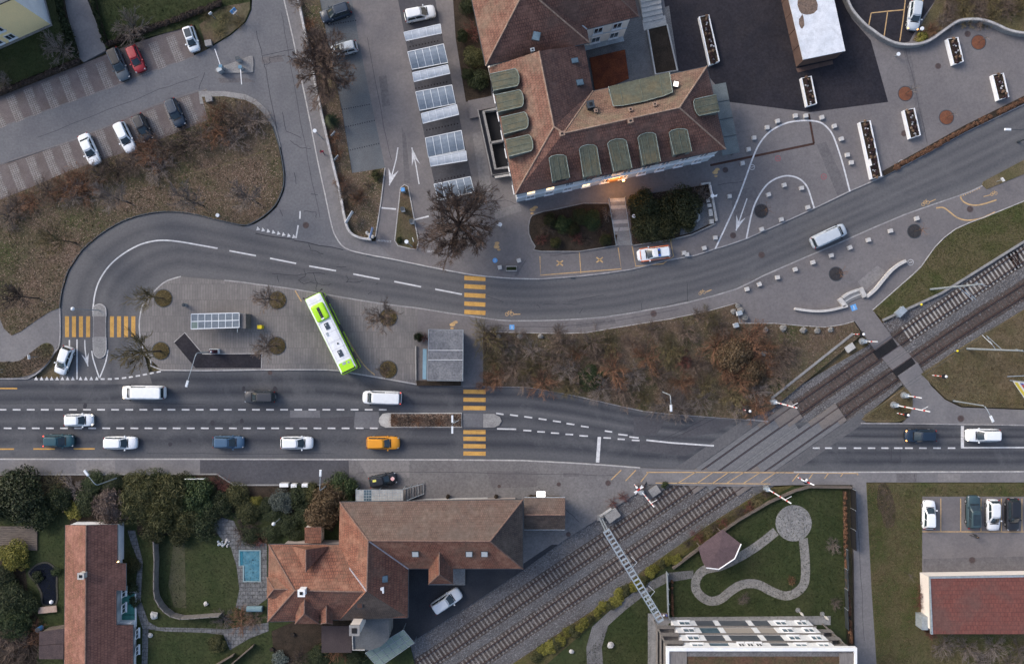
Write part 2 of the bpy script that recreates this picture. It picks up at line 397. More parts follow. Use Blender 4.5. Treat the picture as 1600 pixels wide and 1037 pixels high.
# pavements and paved areas
pv_west = sheet('pavement',[(-150,460),(94,460),(94,535),(84,552),(69,573),(48,589),(20,592),(-150,590)],ZP,m_pave,'grey pavement at the lower left corner of the curving road','pavement')
pv_side = sheet('pavement',[(420,-200),(444,0),(458,60),(470,118),(483,181),(498,258),(508,303),(518,350),(525,370),(540,388),(571,397),(616,405.5),(671,417),(660,380),(600,377),(575,377),(550,366),(541,345),(523,260),(500,160),(480,60),(468,0),(450,-200)],ZP,m_pave,'grey pavement between the side road and the white retaining wall','pavement')
lot = sheet('car_park',[(470,-200),(1005,-200),(1005,60),(985,330),(830,431),(800,434),(751,431),(671,417),(616,405.5),(587,378),(595,320),(550,265),(500,0)],ZP + .012,m_lane,'grey asphalt car park lane between the stalls and the glass carports','car park')
plaza = sheet('plaza',[(755,431.6),(800,435),(843,436),(910,431),(986,421),(1036,408),(1086,399),(1116,389),(1166,373),(1271,326),(1326,299.5),(1376,277.5),(1445,241.5),(1507,207),(1600,163),(1900,10),(1900,-250),(980,-250),(930,100),(900,300),(790,330),(748,380)],ZP + .02,m_plaza,'brownish grey paved plaza around the large tiled building','plaza')
splaza = sheet('station_plaza',[(650,482),(700,490),(731,494),(780,501),(816,502),(873,501),(946,496),(1018,484),(1076,473),(1150,452.6),(1194,431),(1319,377),(1413,336.5),(1498,307),(1532,292.7),(1600,256),(1900,96),(1900,160),(1600,314),(1539,339),(1492,358),(1460,386),(1438,417),(1407,445),(1363,484),(1392,524),(1364,543),(1335,502),(1316,507),(1288,511),(1250,508.6),(1210,505),(1155,505),(1150,473.5),(1105,486),(1047,498),(960,512),(917,519.5),(873,521),(755,518),(755,604),(723,603.5),(650,600)],ZP + .004,m_plaza,'brownish grey pavement and station plaza along the railway side of the upper road','plaza')
platform = sheet('bus_platform',[(653,482),(653,600),(600,591),(540,581),(510,577.5),(400,577.5),(253,578),(236,562),(224,545),(219,522),(218.5,500),(223,478),(230,467),(241,456),(251,446),(263,438),(283,432),(301,434),(351,438),(400,444),(448,450),(515,461),(593,474)],ZP + .012,tilemat('platform_pavers',(.150,.140,.136),(.185,.172,.165),(.115,.108,.108),.38,2.3,c3=(.130,.122,.120),s3=.15,off=.5,mw=.03,fine=.13,bump=.2,coord='Object'),'bus stop platform paved with narrow grey blocks','platform')
pv_south = sheet('pavement',[(-150,717),(300,717),(545,717.6),(545,741),(380,741),(340,739.5),(0,741),(-150,742)],ZP,m_pave,'long grey pavement along the lower edge of the main road','pavement')
driveway = sheet('driveway',[(313,717.2),(545,717.8),(546,746),(562,757),(368,757),(345,741),(313,740)],ZP + .006,m_dark2,'dark asphalt driveway entrance beside the station building','driveway')
fore = sheet('station_forecourt',[(545,717.8),(700,717.8),(816,718.8),(885,722.3),(949,726.3),(1000,730.3),(1012,748),(1002,765),(938,808),(883,842),(816,891),(700,966),(640,1004),(545,1010)],ZP,m_fore,'wide grey asphalt forecourt beside the station building','forecourt')
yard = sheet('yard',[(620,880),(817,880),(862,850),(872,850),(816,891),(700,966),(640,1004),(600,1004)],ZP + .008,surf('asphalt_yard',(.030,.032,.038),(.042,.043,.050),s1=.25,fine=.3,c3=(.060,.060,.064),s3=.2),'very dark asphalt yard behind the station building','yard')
pv_se = sheet('pavement',[(1000,730.3),(1130,735.3),(1300,737.3),(1600,736.3),(1900,736.3),(1900,754),(1600,753),(1353,753),(1361,916),(1369,1037),(1380,1200),(1338,1200),(1335,1037),(1333,780),(1332,757),(1240,757),(1150,760),(1012,756)],ZP + .003,m_pave,'grey pavement and footpath at the lower right of the level crossing','pavement')
spath = sheet('footpath',[(1402,587),(1433,566),(1454,602),(1476,624),(1501,636),(1600,640),(1900,642),(1900,666),(1600,663.5),(1410,661),(1424,640),(1426,620)],ZP,m_pave,'grey footpath leading from the track crossing down to the main road','footpath')
gpath = sheet('footpath',[(99,-160),(99,0),(125,92),(131,98),(165,80),(166,73),(137,0),(130,-160)],ZP,m_pave,'narrow grey footpath between two hedges by the yellow house','footpath')

# dark surfaces, patches
sheet('asphalt_field',[(1030,-200),(1037,0),(1056,112),(1100,112),(1140,160),(1265,176),(1387,160),(1360,64),(1330,30),(1312,-10),(1300,-200)],ZP + .026,m_dark,'nearly black asphalt field in front of the white roofed pavilion','asphalt')
sheet('asphalt_field',[(1318,-200),(1318,0),(1335,33),(1370,60),(1402,70),(1420,66),(1440,30),(1462,0),(1480,-200)],ZP + .026,m_dark,'dark asphalt car park corner inside the curved concrete wall','car park')
stalls_w = sheet('stall_strip',[(500,-100),(500,0),(508,43),(535,176),(550.5,271),(602,262.6),(576,140),(563,75),(550,0),(550,-100)],ZP + .018,m_bluegrey,'blue grey paved parking strip beside the planted bed','parking strip')
sheet('stall_strip',[(631,-60),(622,0),(634,64),(664,216),(688,330),(745,318),(717,180),(690,52),(680,0),(680,-60)],ZP + .018,m_dark2,'dark asphalt parking strip under the glass carports','parking strip')
for pts,mt in (([(555,643),(592,643),(592,669),(553,669)],m_side),([(453,656),(553,650),(553,669),(453,669)],m_dark2),([(990,651),(1040,652),(1035,664),(1025,680),(990,680)],m_dark2),([(1000,688),(1100,696),(1070,712),(1000,705)],m_dark2),
                ([(1090,655),(1150,656),(1120,676),(1060,684)],m_dark2),([(453,641),(500,641),(500,652),(453,652)],m_side)):
    MB().poly([(*W2(*p),ZR + .004) for p in ccw([(a,-b) for a,b in pts]) for p in [(p[0],-p[1])]]).build('asphalt_patch',mt,main_road)
# unpaved / planted surfaces
NWI = [(-150,370),(0,313),(50,293),(108,268),(213,233),(251,218),(326,188),(316,152),(351,151),(384,157),(398,164),(415,181),(426,198),(436,230),(443,273),(441,298),(430,321),(413,337),(397,347),(384,352),(364,349),(334,342),(301,334),(276,331),(251,331),(221,336),(191,346),(160,364),(130,389),(107,423),(97,456),(94,481),(80,486),(58,500),(33,518),(19,524),(7,513),(0,495),(-60,470),(-150,465)]
gr_nw = sheet('grass_verge',NWI,ZP + .05,m_litter,'large grass verge strewn with brown leaves inside the curve','verge')
sheet('paved_edge',[(311,143),(351,143),(384,148),(400,156),(418,172),(430,195),(439,230),(430,235),(420,198),(405,180),(390,168),(351,162),(313,163)],ZP + .012,m_conc2,'curved grey block edging around the grass verge','edging')
gr_wi = sheet('grass_verge',smooth([(-30,566),(0,565),(30,564),(50,550),(68,537),(80,537),(85,548),(75,567),(55,582),(33,589),(0,590),(-30,590)],3,True),ZP + .05,m_litter,'small grass island beside the waiting white car','verge')
gr_tl = sheet('lawn',[(-200,-200),(99,-200),(99,0),(125,90),(0,140),(-200,215)],ZP + .02,m_lawn,'lawn in front of the yellow house','lawn')
gr_tr = sheet('lawn',[(140,-200),(380,-200),(391,0),(392,15),(384,34),(361,54),(323,77),(305,40),(166,76),(140,0)],ZP + .02,m_lawn,'lawn at the top corner beside the side road','lawn')
sheet('grass_verge',[(312,40),(345,12),(391,4),(391,15),(383,34),(360,54),(324,76)],ZP + .05,m_litter,'brown grassy corner with the blue parking sign','verge')
sheet('grass_verge',[(468,-100),(468,0),(480,60),(500,160),(523,260),(533,303),(541,343),(550,363),(563,372),(581,374),(587,370),(596,315),(602,263),(550.5,271),(535,176),(508,43),(500,0),(500,-100)],ZP + .06,m_litter,'planted bed behind the white retaining wall','bed')
MED = [(626,294),(632,289),(638,292),(654,378),(651,390),(638,388),(622,384),(617,376)]
med = sheet('traffic_island',MED,ZP + .09,m_litter,'narrow triangular grass island between the car park lanes','island')
emb = sheet('embankment',[(755,518),(873,521),(917,519.5),(960,512),(1047,498),(1105,486),(1150,473.5),(1155,505),(1210,505),(1250,508.6),(1288,511),(1316,507),(1333,502),(1346,522),(1320,545),(1245,606),(1205,640),(1165,655),(1061,647),(1004,641),(954,630),(902,618),(824,604),(755,603)],ZP + .05,m_litter,'overgrown embankment between the two roads','embankment')
sheet('grass_verge',[(1363,485),(1407,446),(1438,418),(1460,387),(1492,359),(1539,340),(1600,315),(1900,170),(1900,240),(1600,374),(1564,397),(1470,457),(1382,502)],ZP + .05,m_grass,'long green grass verge between the footpath and the railway','verge')
sheet('grass_verge',[(1438,584),(1507,540),(1600,484),(1900,320),(1900,640),(1600,638),(1501,634),(1477,622),(1455,600)],ZP + .05,m_dry,'dry brown grass field right of the track crossing','verge')
sheet('grass_verge',smooth([(1346,655),(1380,630),(1412,608),(1424,620),(1424,638),(1412,656),(1380,659)],3,True),ZP + .05,m_dry,'small dry grass patch holding the barrier posts','verge')
sheet('grass_verge',[(1534,290),(1541,296),(1600,272),(1900,120),(1900,108),(1600,250),(1536,284)],ZP + .06,m_dry,'narrow planted strip between road and cycle path','verge')
sheet('lawn',[(1353,754),(1600,754),(1900,754),(1900,1200),(1380,1200),(1369,1037),(1361,916)],ZP + .03,m_grass,'rough lawn around the red roofed garage','lawn')
sheet('flower_bed',smooth([(1372,758),(1385,756),(1398,790),(1396,820),(1382,822),(1376,800),(1370,790)],3,True),ZP + .034,surf('worn_soil',(.070,.052,.040),(.050,.040,.028),s1=.8,fine=.5,s2=4),'bare brown soil patch in the rough lawn','bed')
lawn_se = sheet('lawn',[(1200,763),(1240,759),(1322,762),(1322,1200),(900,1200),(790,1060),(840,1010),(960,940),(1100,835)],ZP + .03,m_lawn,'dark green garden lawn beside the apartment block','lawn')
garden = sheet('garden',[(-150,742),(0,741),(340,740),(366,757),(562,757),(562,1012),(640,1005),(690,1200),(-150,1200)],ZP + .02,m_lawn,'dark garden around the long house and the station building','garden')
sheet('flower_bed',[(-150,743),(0,742),(338,741),(364,758),(560,758),(556,775),(300,782),(-150,800)],ZP + .034,m_soil,'dark soil bed along the garden edge beside the pavement','bed')
sheet('car_park',[(1440,775),(1900,775),(1900,910),(1440,905)],ZP + .05,m_lane,'small grey asphalt car park above the red roofed garage','car park')
# stall bands of the upper left car park: grid pavers between brown strips
m_grid = tilemat('grid_pavers',(.112,.100,.097),(.130,.116,.111),(.215,.203,.200),.30,.30,off=0.0,mw=.045,fine=.25,bump=.3,coord='UV',c3=(.115,.095,.090),s3=.5)
m_strip = surf('brown_paver_strip',(.112,.094,.094),(.140,.120,.118),s1=.5,fine=.3,c3=(.095,.078,.070),s3=.3)
sb1 = sheet('parking_band',[(-60,173),(0,150.5),(160,88),(196,73),(303,37),(303,88),(251,105),(175,135.5),(83,168),(0,198),(-60,222)],ZR + .02,m_strip,'upper row of grid paved parking stalls at top left','parking strip')
sb2 = sheet('parking_band',[(-60,280),(0,257.6),(15,254),(113,221),(175,196),(236,168),(311,143),(326,188),(251,218),(213,233),(108,268),(50,293),(0,313),(-60,334)],ZR + .02,m_strip,'lower row of grid paved parking stalls at top left','parking strip')
def grid_pad(parent,c,L,Wd,d):
    x,y = W2(*c); a = ang(*d); u,v = Vector((math.cos(a),math.sin(a))),Vector((-math.sin(a),math.cos(a)))
    P = []; UV = []
    for su,sv in ((-1,-1),(1,-1),(1,1),(-1,1)):
        q = Vector((x,y)) + u * (su * L / 2) + v * (sv * Wd / 2); P.append((q.x,q.y,ZR + .026)); UV.append((su * L / 2 + 50,sv * Wd / 2 + 50))
    MB().poly(P,0,UV).build('grid_paving',m_grid,parent)
for i in range(-1,10):
    grid_pad(sb1,(23.5 + 27.6 * i + (2 if i > 4 else 0),169.5 - 10.3 * i),4.0,1.35,(16,40))
for i in range(-1,12):
    grid_pad(sb2,(27 + 27.0 * i,276 - 10.4 * i),4.0,1.35,(16,40))
MB().ribbon(PX([(0,199.5),(83,169.5),(175,137),(251,106.5),(302,89.5)]),.14,ZR + .024).build('kerb_line',m_lane,sb1)
MB().ribbon(PX([(0,256),(113,219.5),(175,194.5),(236,166.5),(310,141.5)]),.14,ZR + .024).build('kerb_line',m_lane,sb2)

# kerbs
kerb(pv_west,[(94,481),(94,535),(84,552),(69,573),(48,589),(20,591.5),(-150,591)],ZP + .015,mat=m_kerb,sm=3)
kerb(gr_nw,[(94,481),(97,456),(107,423),(130,389),(160,364),(191,346),(221,336),(251,331),(276,331),(301,334),(334,342),(364,349),(384,352),(397,347),(413,337),(430,321),(441,298),(444,273),(437,230),(427,198)],ZP + .06,w=.14,mat=m_steeldk,sm=3)
kerb(pv_side,[(444,0),(458,60),(470,118),(483,181),(498,258),(508,303),(518,350),(525,370),(540,388),(571,397),(616,405.5),(671,417),(723.5,427),(751,431),(800,435),(843,436)],ZP + .03,mat=m_kerbw,sm=3)
kerb(plaza,[(843,436),(910,431),(986,421),(1036,408),(1086,399),(1116,389),(1166,373),(1271,326),(1326,299.5),(1376,277.5),(1445,241.5),(1507,207),(1600,163),(1700,112)],ZP + .03,sm=2)
kerb(splaza,UI[10:],ZP + .02,mat=m_kerb,sm=2)
kerb(platform,[(653,600.5),(600,591),(540,581),(510,577.5),(400,577.5),(253,578),(236,562),(224,545),(219,522),(218.5,500),(223,478),(230,467),(241,456),(251,446),(263,438),(283,432)],ZP + .025,mat=m_kerbw,sm=2)
kerb(emb,[(723,603.3),(824,604.6),(902,618.6),(954,630.6),(1004,641.6),(1061,647.6),(1150,653.6),(1200,658)],ZP,mat=m_kerb,sm=2)
kerb(pv_south,[(-150,716.8),(300,716.8),(700,717.8),(816,718.8),(885,722.2),(949,726.2),(1000,730.2)],ZP + .02,mat=m_kerbw)
kerb(pv_se,[(1240,737),(1300,737.2),(1600,736.2),(1800,736.2)],ZP + .02,mat=m_kerbw)
kerb(spath,[(1345,661),(1410,661.3),(1600,664),(1800,666)],ZP + .02)
kerb(splaza,[(755,518),(873,521),(917,519.5),(960,512),(1047,498),(1105,486),(1150,473.5),(1155,505),(1210,505),(1250,508.6),(1288,511),(1316,507),(1333,502)],ZP + .07,w=.10,mat=m_kerbw)
kerb(splaza,[(1600,314),(1539,339),(1492,358),(1460,386),(1438,417),(1407,445),(1363,484)],ZP + .07,w=.12,mat=m_kerbw,sm=2)
kerb(med,MED + MED[:1],ZP + .10,w=.14,mat=m_kerbw)
kerb(garden,[(-150,742),(0,741),(340,740),(366,757),(562,757)],ZP + .12,w=.2,mat=m_conc2)
kerb(lot,[(602,262.6),(595.6,315),(587,370)],ZP + .12,w=.14,mat=m_kerbw)

# ---------------------------------------------------------------- road markings (children of the road they lie on)
ZM = ZR + .012
def line(parent,pts,w,z=ZM,mat=None,name='painted_line',sm=0):
    if sm: pts = smooth(pts,sm)
    return MB().ribbon(PX(pts),w,z).build(name,mat or m_white,parent)
def dashes(parent,segs,w=.20,z=ZM,mat=None,name='lane_dash'):
    for a,b,c,d in segs: line(parent,[(a,b),(c,d)],w,z,mat,name)
dashes(main_road,[(x,639.7,x + 12,639.8) for x in range(-24,606,22)])
dashes(main_road,[(x + 6,668.6,x + 18,668.8) for x in range(-22,590,22)])
dashes(main_road,[(-5,606.5,27,606.7),(0,701.2,22,701.2),(52,701,86,701),(115,700.8,148,700.8)],mat=m_yellow)
z4 = lambda x,y: (700 + x / 3.458,440 + y / 3.458)
for a,b,y in ((260,300,713),(335,378,721),(412,455,731),(490,532,742),(567,610,754),(640,683,768),(718,760,782),(847,887,808),(920,970,826),(980,1030,840)):
    line(main_road,[z4(a,y - 3),z4(b,y + 3)],.2,name='lane_dash')
for a,b,y in ((265,368,794),(407,450,802),(483,523,809),(556,600,816),(635,676,823),(710,756,831),(840,880,842),(917,955,849),(993,1035,855)):
    line(main_road,[z4(a,y),z4(b,y + 2)],.2,name='lane_dash')
line(main_road,[(936.5,682.3),(933.7,722)],.5,name='stop_line')
line(main_road,[(1010,687.2),(1050,691.5),(1115.5,696)],.22)
dashes(main_road,[(a,699.6,b,699.7) for a,b in ((1270,1281),(1289,1300),(1310,1322),(1334,1345.6),(1356,1367.5),(1377,1389),(1397,1410),(1414,1426),(1436,1448),(1458,1470),(1481,1492.6))])
line(main_road,[(1503.7,665),(1503.7,700)],.45,name='stop_line')
line(main_road,[(1506,699),(1700,698.5)],.2)
for y in (611.5,624,637,674.5,685,696.5,708): line(main_road,[(724,y),(758.8,y + .4)],.60,mat=m_yellow,name='crossing_stripe')
ZU = ZR + .014
for y in (435,448,461.5,475,488): line(upper_road,[(725.5,y - .9),(758.5,y + .9)],.62,ZU,m_yellow,'crossing_stripe')
for x in (104.8,115.6,126.6,137.7,175,186,197,208.4): line(upper_road,[(x,494),(x,526.5)],.58,ZU,m_yellow,'crossing_stripe')
line(upper_road,[(145,486),(148,461),(155.5,438),(170.5,415.6),(190.6,398),(215.7,383.5),(238,377),(256,375.5),(276,377),(301,381),(340,388)],.20,ZU,sm=4)
dashes(upper_road,[(358.6,391.8,400,399.5),(422,403.5,462.7,411.6),(483,415.6,525,423),(552,428,593,436),(616,439.7,658,448),(680,451.7,721.8,459.7)],.2,ZU)
line(upper_road,[(120.4,530),(120.4,592.5)],.2,ZU); line(upper_road,[(108.6,531),(108.6,541)],.2,ZU)
line(upper_road,[(143.5,548),(146,562),(155.5,591)],.18,ZU,sm=4); line(upper_road,[(168.5,546.5),(165,566),(155.5,591)],.18,ZU,sm=4)
def tri(parent,c,d,s,z):
    x,y = W2(*c); a = ang(*d); u,v = Vector((math.cos(a),math.sin(a))),Vector((-math.sin(a),math.cos(a))); p = Vector((x,y))
    q = [p + u * s * .75,p + v * s * .38 - u * s * .0,p - v * s * .38]
    q = ccw([(k.x,k.y) for k in q]); MB().poly([(k[0],k[1],z) for k in q]).build('give_way_triangle',m_white,parent)
for x in (225,259,292,322,356,389,421,454,502,535,569,603): tri(upper_road,(x / 3.9875,593.5),(0,-1),.70,ZU)
for k in range(8): tri(side_road,(403.5 + 8 * k,359.5 + 1.75 * k),(-.2,-1),.72,ZR + .018)
dashes(side_road,[(469,330,468.6,342),(466,352,462.5,372)],.2,ZR + .018)
z2 = lambda x,y: (x / 3.9875,450 + y / 3.9875)
for a,b,y0,y1 in ((627,652,566,566),(672,697,566,566),(715,740,564,562),(760,787,561,557),(803,830,555,551),(846,873,548,544),(890,917,540,535),(932,958,532,527),(976,1002,523,519)):
    line(main_road,[z2(a,y0),z2(b,y1)],.22,ZR + .018,name='lane_dash')
def arrow(parent,pts,z,w=.16,hl=1.6,hw=.75):
    P = PX(pts); a,b = Vector(P[-2]),Vector(P[-1]); d = (b - a).normalized(); n = Vector((-d.y,d.x)); mb = MB()
    mb.ribbon(P,w,z)
    l,r = b - d * hl + n * hw,b - d * hl - n * hw
    for q,s in ((l,1),(r,-1)):
        i = b - d * hl * .62 + n * s * w * .4
        c = ccw([(b.x,b.y),(q.x,q.y),(i.x,i.y)]); mb.poly([(k[0],k[1],z + .002) for k in c])
    return mb.build('direction_arrow',m_white,parent)
arrow(upper_road,smooth([(132.5,531),(133,545),(135,560),(137.6,572)],3),ZU,hl=1.9,hw=.55)
arrow(lot,[(622,231),(619,250),(608.5,290)],ZP + .017,hl=2.4,hw=.75); arrow(lot,[(655,288),(650,258),(643.6,231)],ZP + .017,hl=2.6,hw=.6)
line(lot,[(596,325),(619,327)],.22,ZP + .017,name='stop_line'); line(lot,[(648,343.6),(670,338)],.22,ZP + .017,name='stop_line')
ZL = ZP + .026
bays = [[(843.5,400.6),(844.5,430),(970.6,420.2),(965.6,387)],[(905,393),(907.5,427)],[(987.4,384.3),(993.2,416),(1036,412),(1052,400.6),(1046.6,371.8)]]
for b in bays: line(plaza,b,.14,ZL,m_yelline)
for cx,cy in ((874.6,411.2),(936.8,406.1)):
    for s in (1,-1): line(plaza,[(cx - 5,cy - 4 * s),(cx + 5,cy + 4 * s)],.2,ZL,m_yelline,'bay_cross')
r1 = lambda x,y: (1100 + x / 3.19,160 + y / 3.19)
line(plaza,[r1(*p) for p in ((55,730),(150,525),(200,395),(245,270),(280,200),(330,145),(400,108),(460,95),(530,93),(580,103),(615,130),(640,165),(665,230),(690,310),(725,445))],.22,ZP + .034,sm=4)
line(plaza,[r1(*p) for p in ((210,678),(235,560),(260,490),(300,425),(340,390),(390,370),(430,368),(470,380),(500,405),(520,440),(547,527))],.22,ZP + .034,sm=4)
arrow(plaza,[r1(213,480),r1(185,560),r1(158,640)],ZP + .034,hl=2.2,hw=.7)
m_corten = surf('corten_steel',(.060,.032,.026),(.045,.026,.022),s1=1,fine=.3)
MB().ribbon(PX([r1(30,315),r1(548,207)]),.32,ZP + .030).build('drain_channel',m_corten,plaza)
MB().ribbon(PX([r1(546,207),r1(520,60)]),.30,ZP + .030).build('drain_channel',m_corten,plaza)
line(splaza,[r1(*p) for p in ((1155,527),(1190,525),(1220,545),(1260,575),(1310,588),(1380,578),(1450,547))],.2,ZP + .012,m_yelline,sm=4)
line(splaza,[r1(*p) for p in ((1275,470),(1290,495),(1330,512),(1380,510),(1455,487))],.2,ZP + .012,m_yelline,sm=4)
for k in range(9):
    x,y = r1(1278 + 11.4 * k,468 - 5.1 * k); line(splaza,[(x - .6,y - 1.3),(x + .6,y + 1.3)],.2,ZP + .012,m_yelline,'lane_dash')
xr = lambda x,y: (1000 + x / 4.571,620 + y / 4.571)
ZH = ZP + .012
line(pv_se,[xr(110,612),xr(930,618)],.13,ZH,m_yelline); line(pv_se,[xr(45,536),xr(420,536),xr(1000,538),xr(1550,543)],.13,ZH,m_yelline); line(pv_se,[xr(1550,536),xr(1552,556)],.2,ZH,m_yelline)
for a,b,c,d in ((395,534,265,616),(520,536,405,615),(630,536,515,615),(740,536,620,612),(855,538,740,612),(970,536,860,610),(1135,540,1085,600),(1235,541,1205,583),(1345,541,1315,580),(1450,541,1430,566)):
    line(pv_se,[xr(a,b),xr(c,d)],.13,ZH,m_yelline,'hatch_line')
for a,b,c,d in ((885,45,833,95),(960,45,907,100),(1025,55,985,105)):
    line(fore,[(700 + a / 3.2725,720 + b / 3.2725),(700 + c / 3.2725,720 + d / 3.2725)],.14,ZH,m_yelline,'hatch_line')
lot_se = [o for o in C.objects if o.get('label','').startswith('small grey asphalt car park')][0]
ZS = ZP + .056
for x in (1469,1500,1531.7,1563.5,1595.6): line(lot_se,[(x,778),(x,830)],.14,ZS,m_yelline,'bay_line')
line(lot_se,[(1440,829.6),(1640,830)],.14,ZS + .002,m_yelline,'bay_line')
lot_ne = [o for o in C.objects if o.get('label','').startswith('dark asphalt car park corner')][0]
z5 = lambda x,y: (1200 + x / 3.9875,y / 3.9875)
for seg in ([(620,185),(640,85)],[(640,85),(740,74),(845,65)],[(718,245),(742,80)],[(818,262),(838,130),(858,-40)],[(845,0),(910,-5)],[(950,100),(962,0)]):
    line(lot_ne,[z5(*p) for p in seg],.15,ZP + .031,m_yelline,'bay_line')
line(platform,[(461.5,454),(466,462),(471.5,471)],.16,ZP + .018,m_yelline); line(platform,[(505,461),(524,496),(540,523),(555.6,550),(570.6,572),(586,585.5)],.16,ZP + .018,m_yelline,sm=3)
# small square joints of the parking strips, dotted bay lines
for (a,b,n) in (((514,40),(556,33),12),((535,172),(577,164),13),((541,199),(585,189),13),((544,236),(592,225),14)):
    for k in range(n):
        t = k / (n - 1); x,y = a[0] + (b[0] - a[0]) * t,a[1] + (b[1] - a[1]) * t
        line(stalls_w,[(x - .9,y),(x + .9,y - .3)],.17,ZP + .024,m_tar,'bay_stud')
for (a,b,n) in (((641,74),(684,65),10),((667,204),(715,194),11),((681,283),(725,274),10),((650,139),(698,129),11)):
    for k in range(n):
        t = k / (n - 1); x,y = a[0] + (b[0] - a[0]) * t,a[1] + (b[1] - a[1]) * t
        line(lot,[(x - 1,y),(x + 1,y - .3)],.2,ZP + .024,m_black,'bay_stud')
# painted symbols
def bike(parent,c,s,a,z,mat):
    x0,y0 = W2(*c); ca,sa = math.cos(a),math.sin(a); T = lambda x,y: (x0 + s * (x * ca - y * sa),y0 + s * (x * sa + y * ca)); mb = MB()
    for cx in (-.5,.5): mb.ribbon([T(cx + .34 * math.cos(t * .524),.34 * math.sin(t * .524)) for t in range(12)],.11 * s,z,closed=True)
    for P in ([(-.5,0),(-.15,.5),(.35,.5),(.5,0)],[(-.15,.5),(0,0),(.35,.5)],[(-.5,0),(0,0)],[(-.3,.55),(0,.55)],[(.35,.5),(.3,.72),(.5,.72)]): mb.ribbon([T(*p) for p in P],.10 * s,z + .002)
    return mb.build('cycle_symbol',mat,parent)
bike(upper_road,(796,490.5),.72,0.05,ZU,m_yelline); line(upper_road,[(803,491),(813,490.6)],.13,ZU,m_yelline)
bike(upper_road,(1097,457.5),.6,.3,ZU,m_yelline); line(upper_road,[(1103,456),(1112,452.5)],.12,ZU,m_yelline)
bike(upper_road,(1446,318),.7,.35,ZU,m_yelline); line(upper_road,[(1452,316),(1462,311.5)],.12,ZU,m_yelline)
bike(splaza,(1552,303),.6,.3,ZP + .012,m_yelline); line(splaza,[(1536,307.5),(1548,304.5)],.12,ZP + .012,m_yelline)
def feet(parent,c,a,z,mat):
    x0,y0 = W2(*c); mb = MB()
    for k,(ox,oy,r) in enumerate(((0,0,.36),(.5,.25,.3),(-.15,-.5,.22),(.2,.15,.26))):
        mb.poly([(x0 + ox * math.cos(a) - oy * math.sin(a) + r * math.cos(t * .785 + a) * 1.2,y0 + ox * math.sin(a) + oy * math.cos(a) + r * .7 * math.sin(t * .785 + a),z + .002 * k) for t in range(8)])
    return mb.build('pedestrian_symbol',mat,parent)
feet(plaza,(832,328),.2,ZP + .026,m_yelline); feet(plaza,(776,386),1.0,ZP + .026,m_yelline); feet(plaza,(1117,270),.5,ZP + .026,m_yelline); feet(splaza,(707,507),.2,ZP + .012,m_yelline)
def floor_sign(parent,c,s,z,rot,disc=False):
    x0,y0 = W2(*c); mb = MB()
    if disc: mb.poly([(x0 + s * .55 * math.cos(t * .3927),y0 + s * .55 * math.sin(t * .3927),z) for t in range(16)])
    else: mb.box(x0,y0,z - .005,s,s,.01,rot)
    o = mb.build('floor_sign',m_blue,parent); m2 = MB()
    ca,sa = math.cos(rot),math.sin(rot)
    for (x,y,w,h) in ((0,.22,.14,.14),(0,0,.1,.3),(-.08,-.22,.08,.2),(.08,-.22,.08,.2),(.1,.05,.2,.06)):
        m2.box(x0 + s * (x * ca - y * sa),y0 + s * (x * sa + y * ca),z + .006,s * w,s * h,.006,rot)
    m2.build('pictogram',m_white,o)
floor_sign(splaza,(799.8,511),.7,ZP + .012,0); floor_sign(splaza,(1333.5,480.4),.85,ZP + .012,.35); floor_sign(plaza,(773.5,407),.65,ZP + .03,0,True)
def lettering(parent,txt,c,size,rot,z,mat):
    cu = bpy.data.curves.new('lettering','FONT'); cu.body = txt; cu.size = size; cu.align_x = 'CENTER'; cu.align_y = 'CENTER'; cu.extrude = .002; cu.offset = .012; cu.materials.append(mat)
    o = bpy.data.objects.new('lettering',cu); C.objects.link(o); o.parent = parent; o.location = (*W2(*c),z); o.rotation_euler = (0,0,rot)
    return o
lettering(lot,'AUSFAHRT',(600.5,376.8),.42,-.13,ZP + .022,m_whiteworn)
lettering(lot,'EINFAHRT',(677.5,393.6),.40,-.08,ZP + .022,m_whiteworn)
for c,r in ((r1(238,324),.5),(r1(982,304),.62),((1422,410),.55)):
    x,y = W2(*c); mb = MB().ribbon([(x + r * .75 * math.cos(t * .3927),y + r * .75 * math.sin(t * .3927)) for t in range(16)],.1,ZP + .032,closed=True)
    mb.ribbon([(x - r * .45,y - r * .1),(x + r * .45,y + r * .1)],.14,ZP + .032); mb.build('no_entry_symbol',m_whiteworn,plaza)
for c in (r1(367,281),r1(595,371)):
    x,y = W2(*c); MB().ribbon([(x + .38 * math.cos(t * .3927),y + .38 * math.sin(t * .3927)) for t in range(16)],.10,ZP + .03,closed=True).ribbon([(x - .2,y),(x + .2,y)],.1,ZP + .03).build('round_symbol',surf('faded_red_paint',(.26,.09,.10),fine=.3),plaza)
# tar seams, cracks, manhole covers
def crack(parent,pts,z,w=.05):
    P = []
    for p,q in zip(pts[:-1],pts[1:]):
        for k in range(4):
            t = k / 4; P.append((p[0] + (q[0] - p[0]) * t + random.uniform(-.9,.9),p[1] + (q[1] - p[1]) * t + random.uniform(-.9,.9)))
    P.append(pts[-1]); MB().ribbon(PX(P),w,z).build('tar_seam',m_tar,parent)
z7 = lambda x,y: (400 + x / 3.9875,230 + y / 3.9875)
for pts in ([(100,790),(260,800),(350,780),(430,790)],[(135,800),(140,840)],[(300,760),(310,800),(260,830),(300,850),(340,840)],[(355,780),(380,840),(375,890)],[(340,840),(440,860),(470,850)],[(560,800),(580,825),(560,840),(640,840),(670,835)],[(700,920),(720,900)],[(745,860),(760,845)],[(330,600),(340,640),(420,665)],[(500,745),(560,745)],[(150,390),(165,430)],[(300,400),(370,405),(375,440)],[(240,160),(250,230)],[(345,290),(385,297)]):
    crack(upper_road,[z7(*p) for p in pts],ZR + .020,.08)
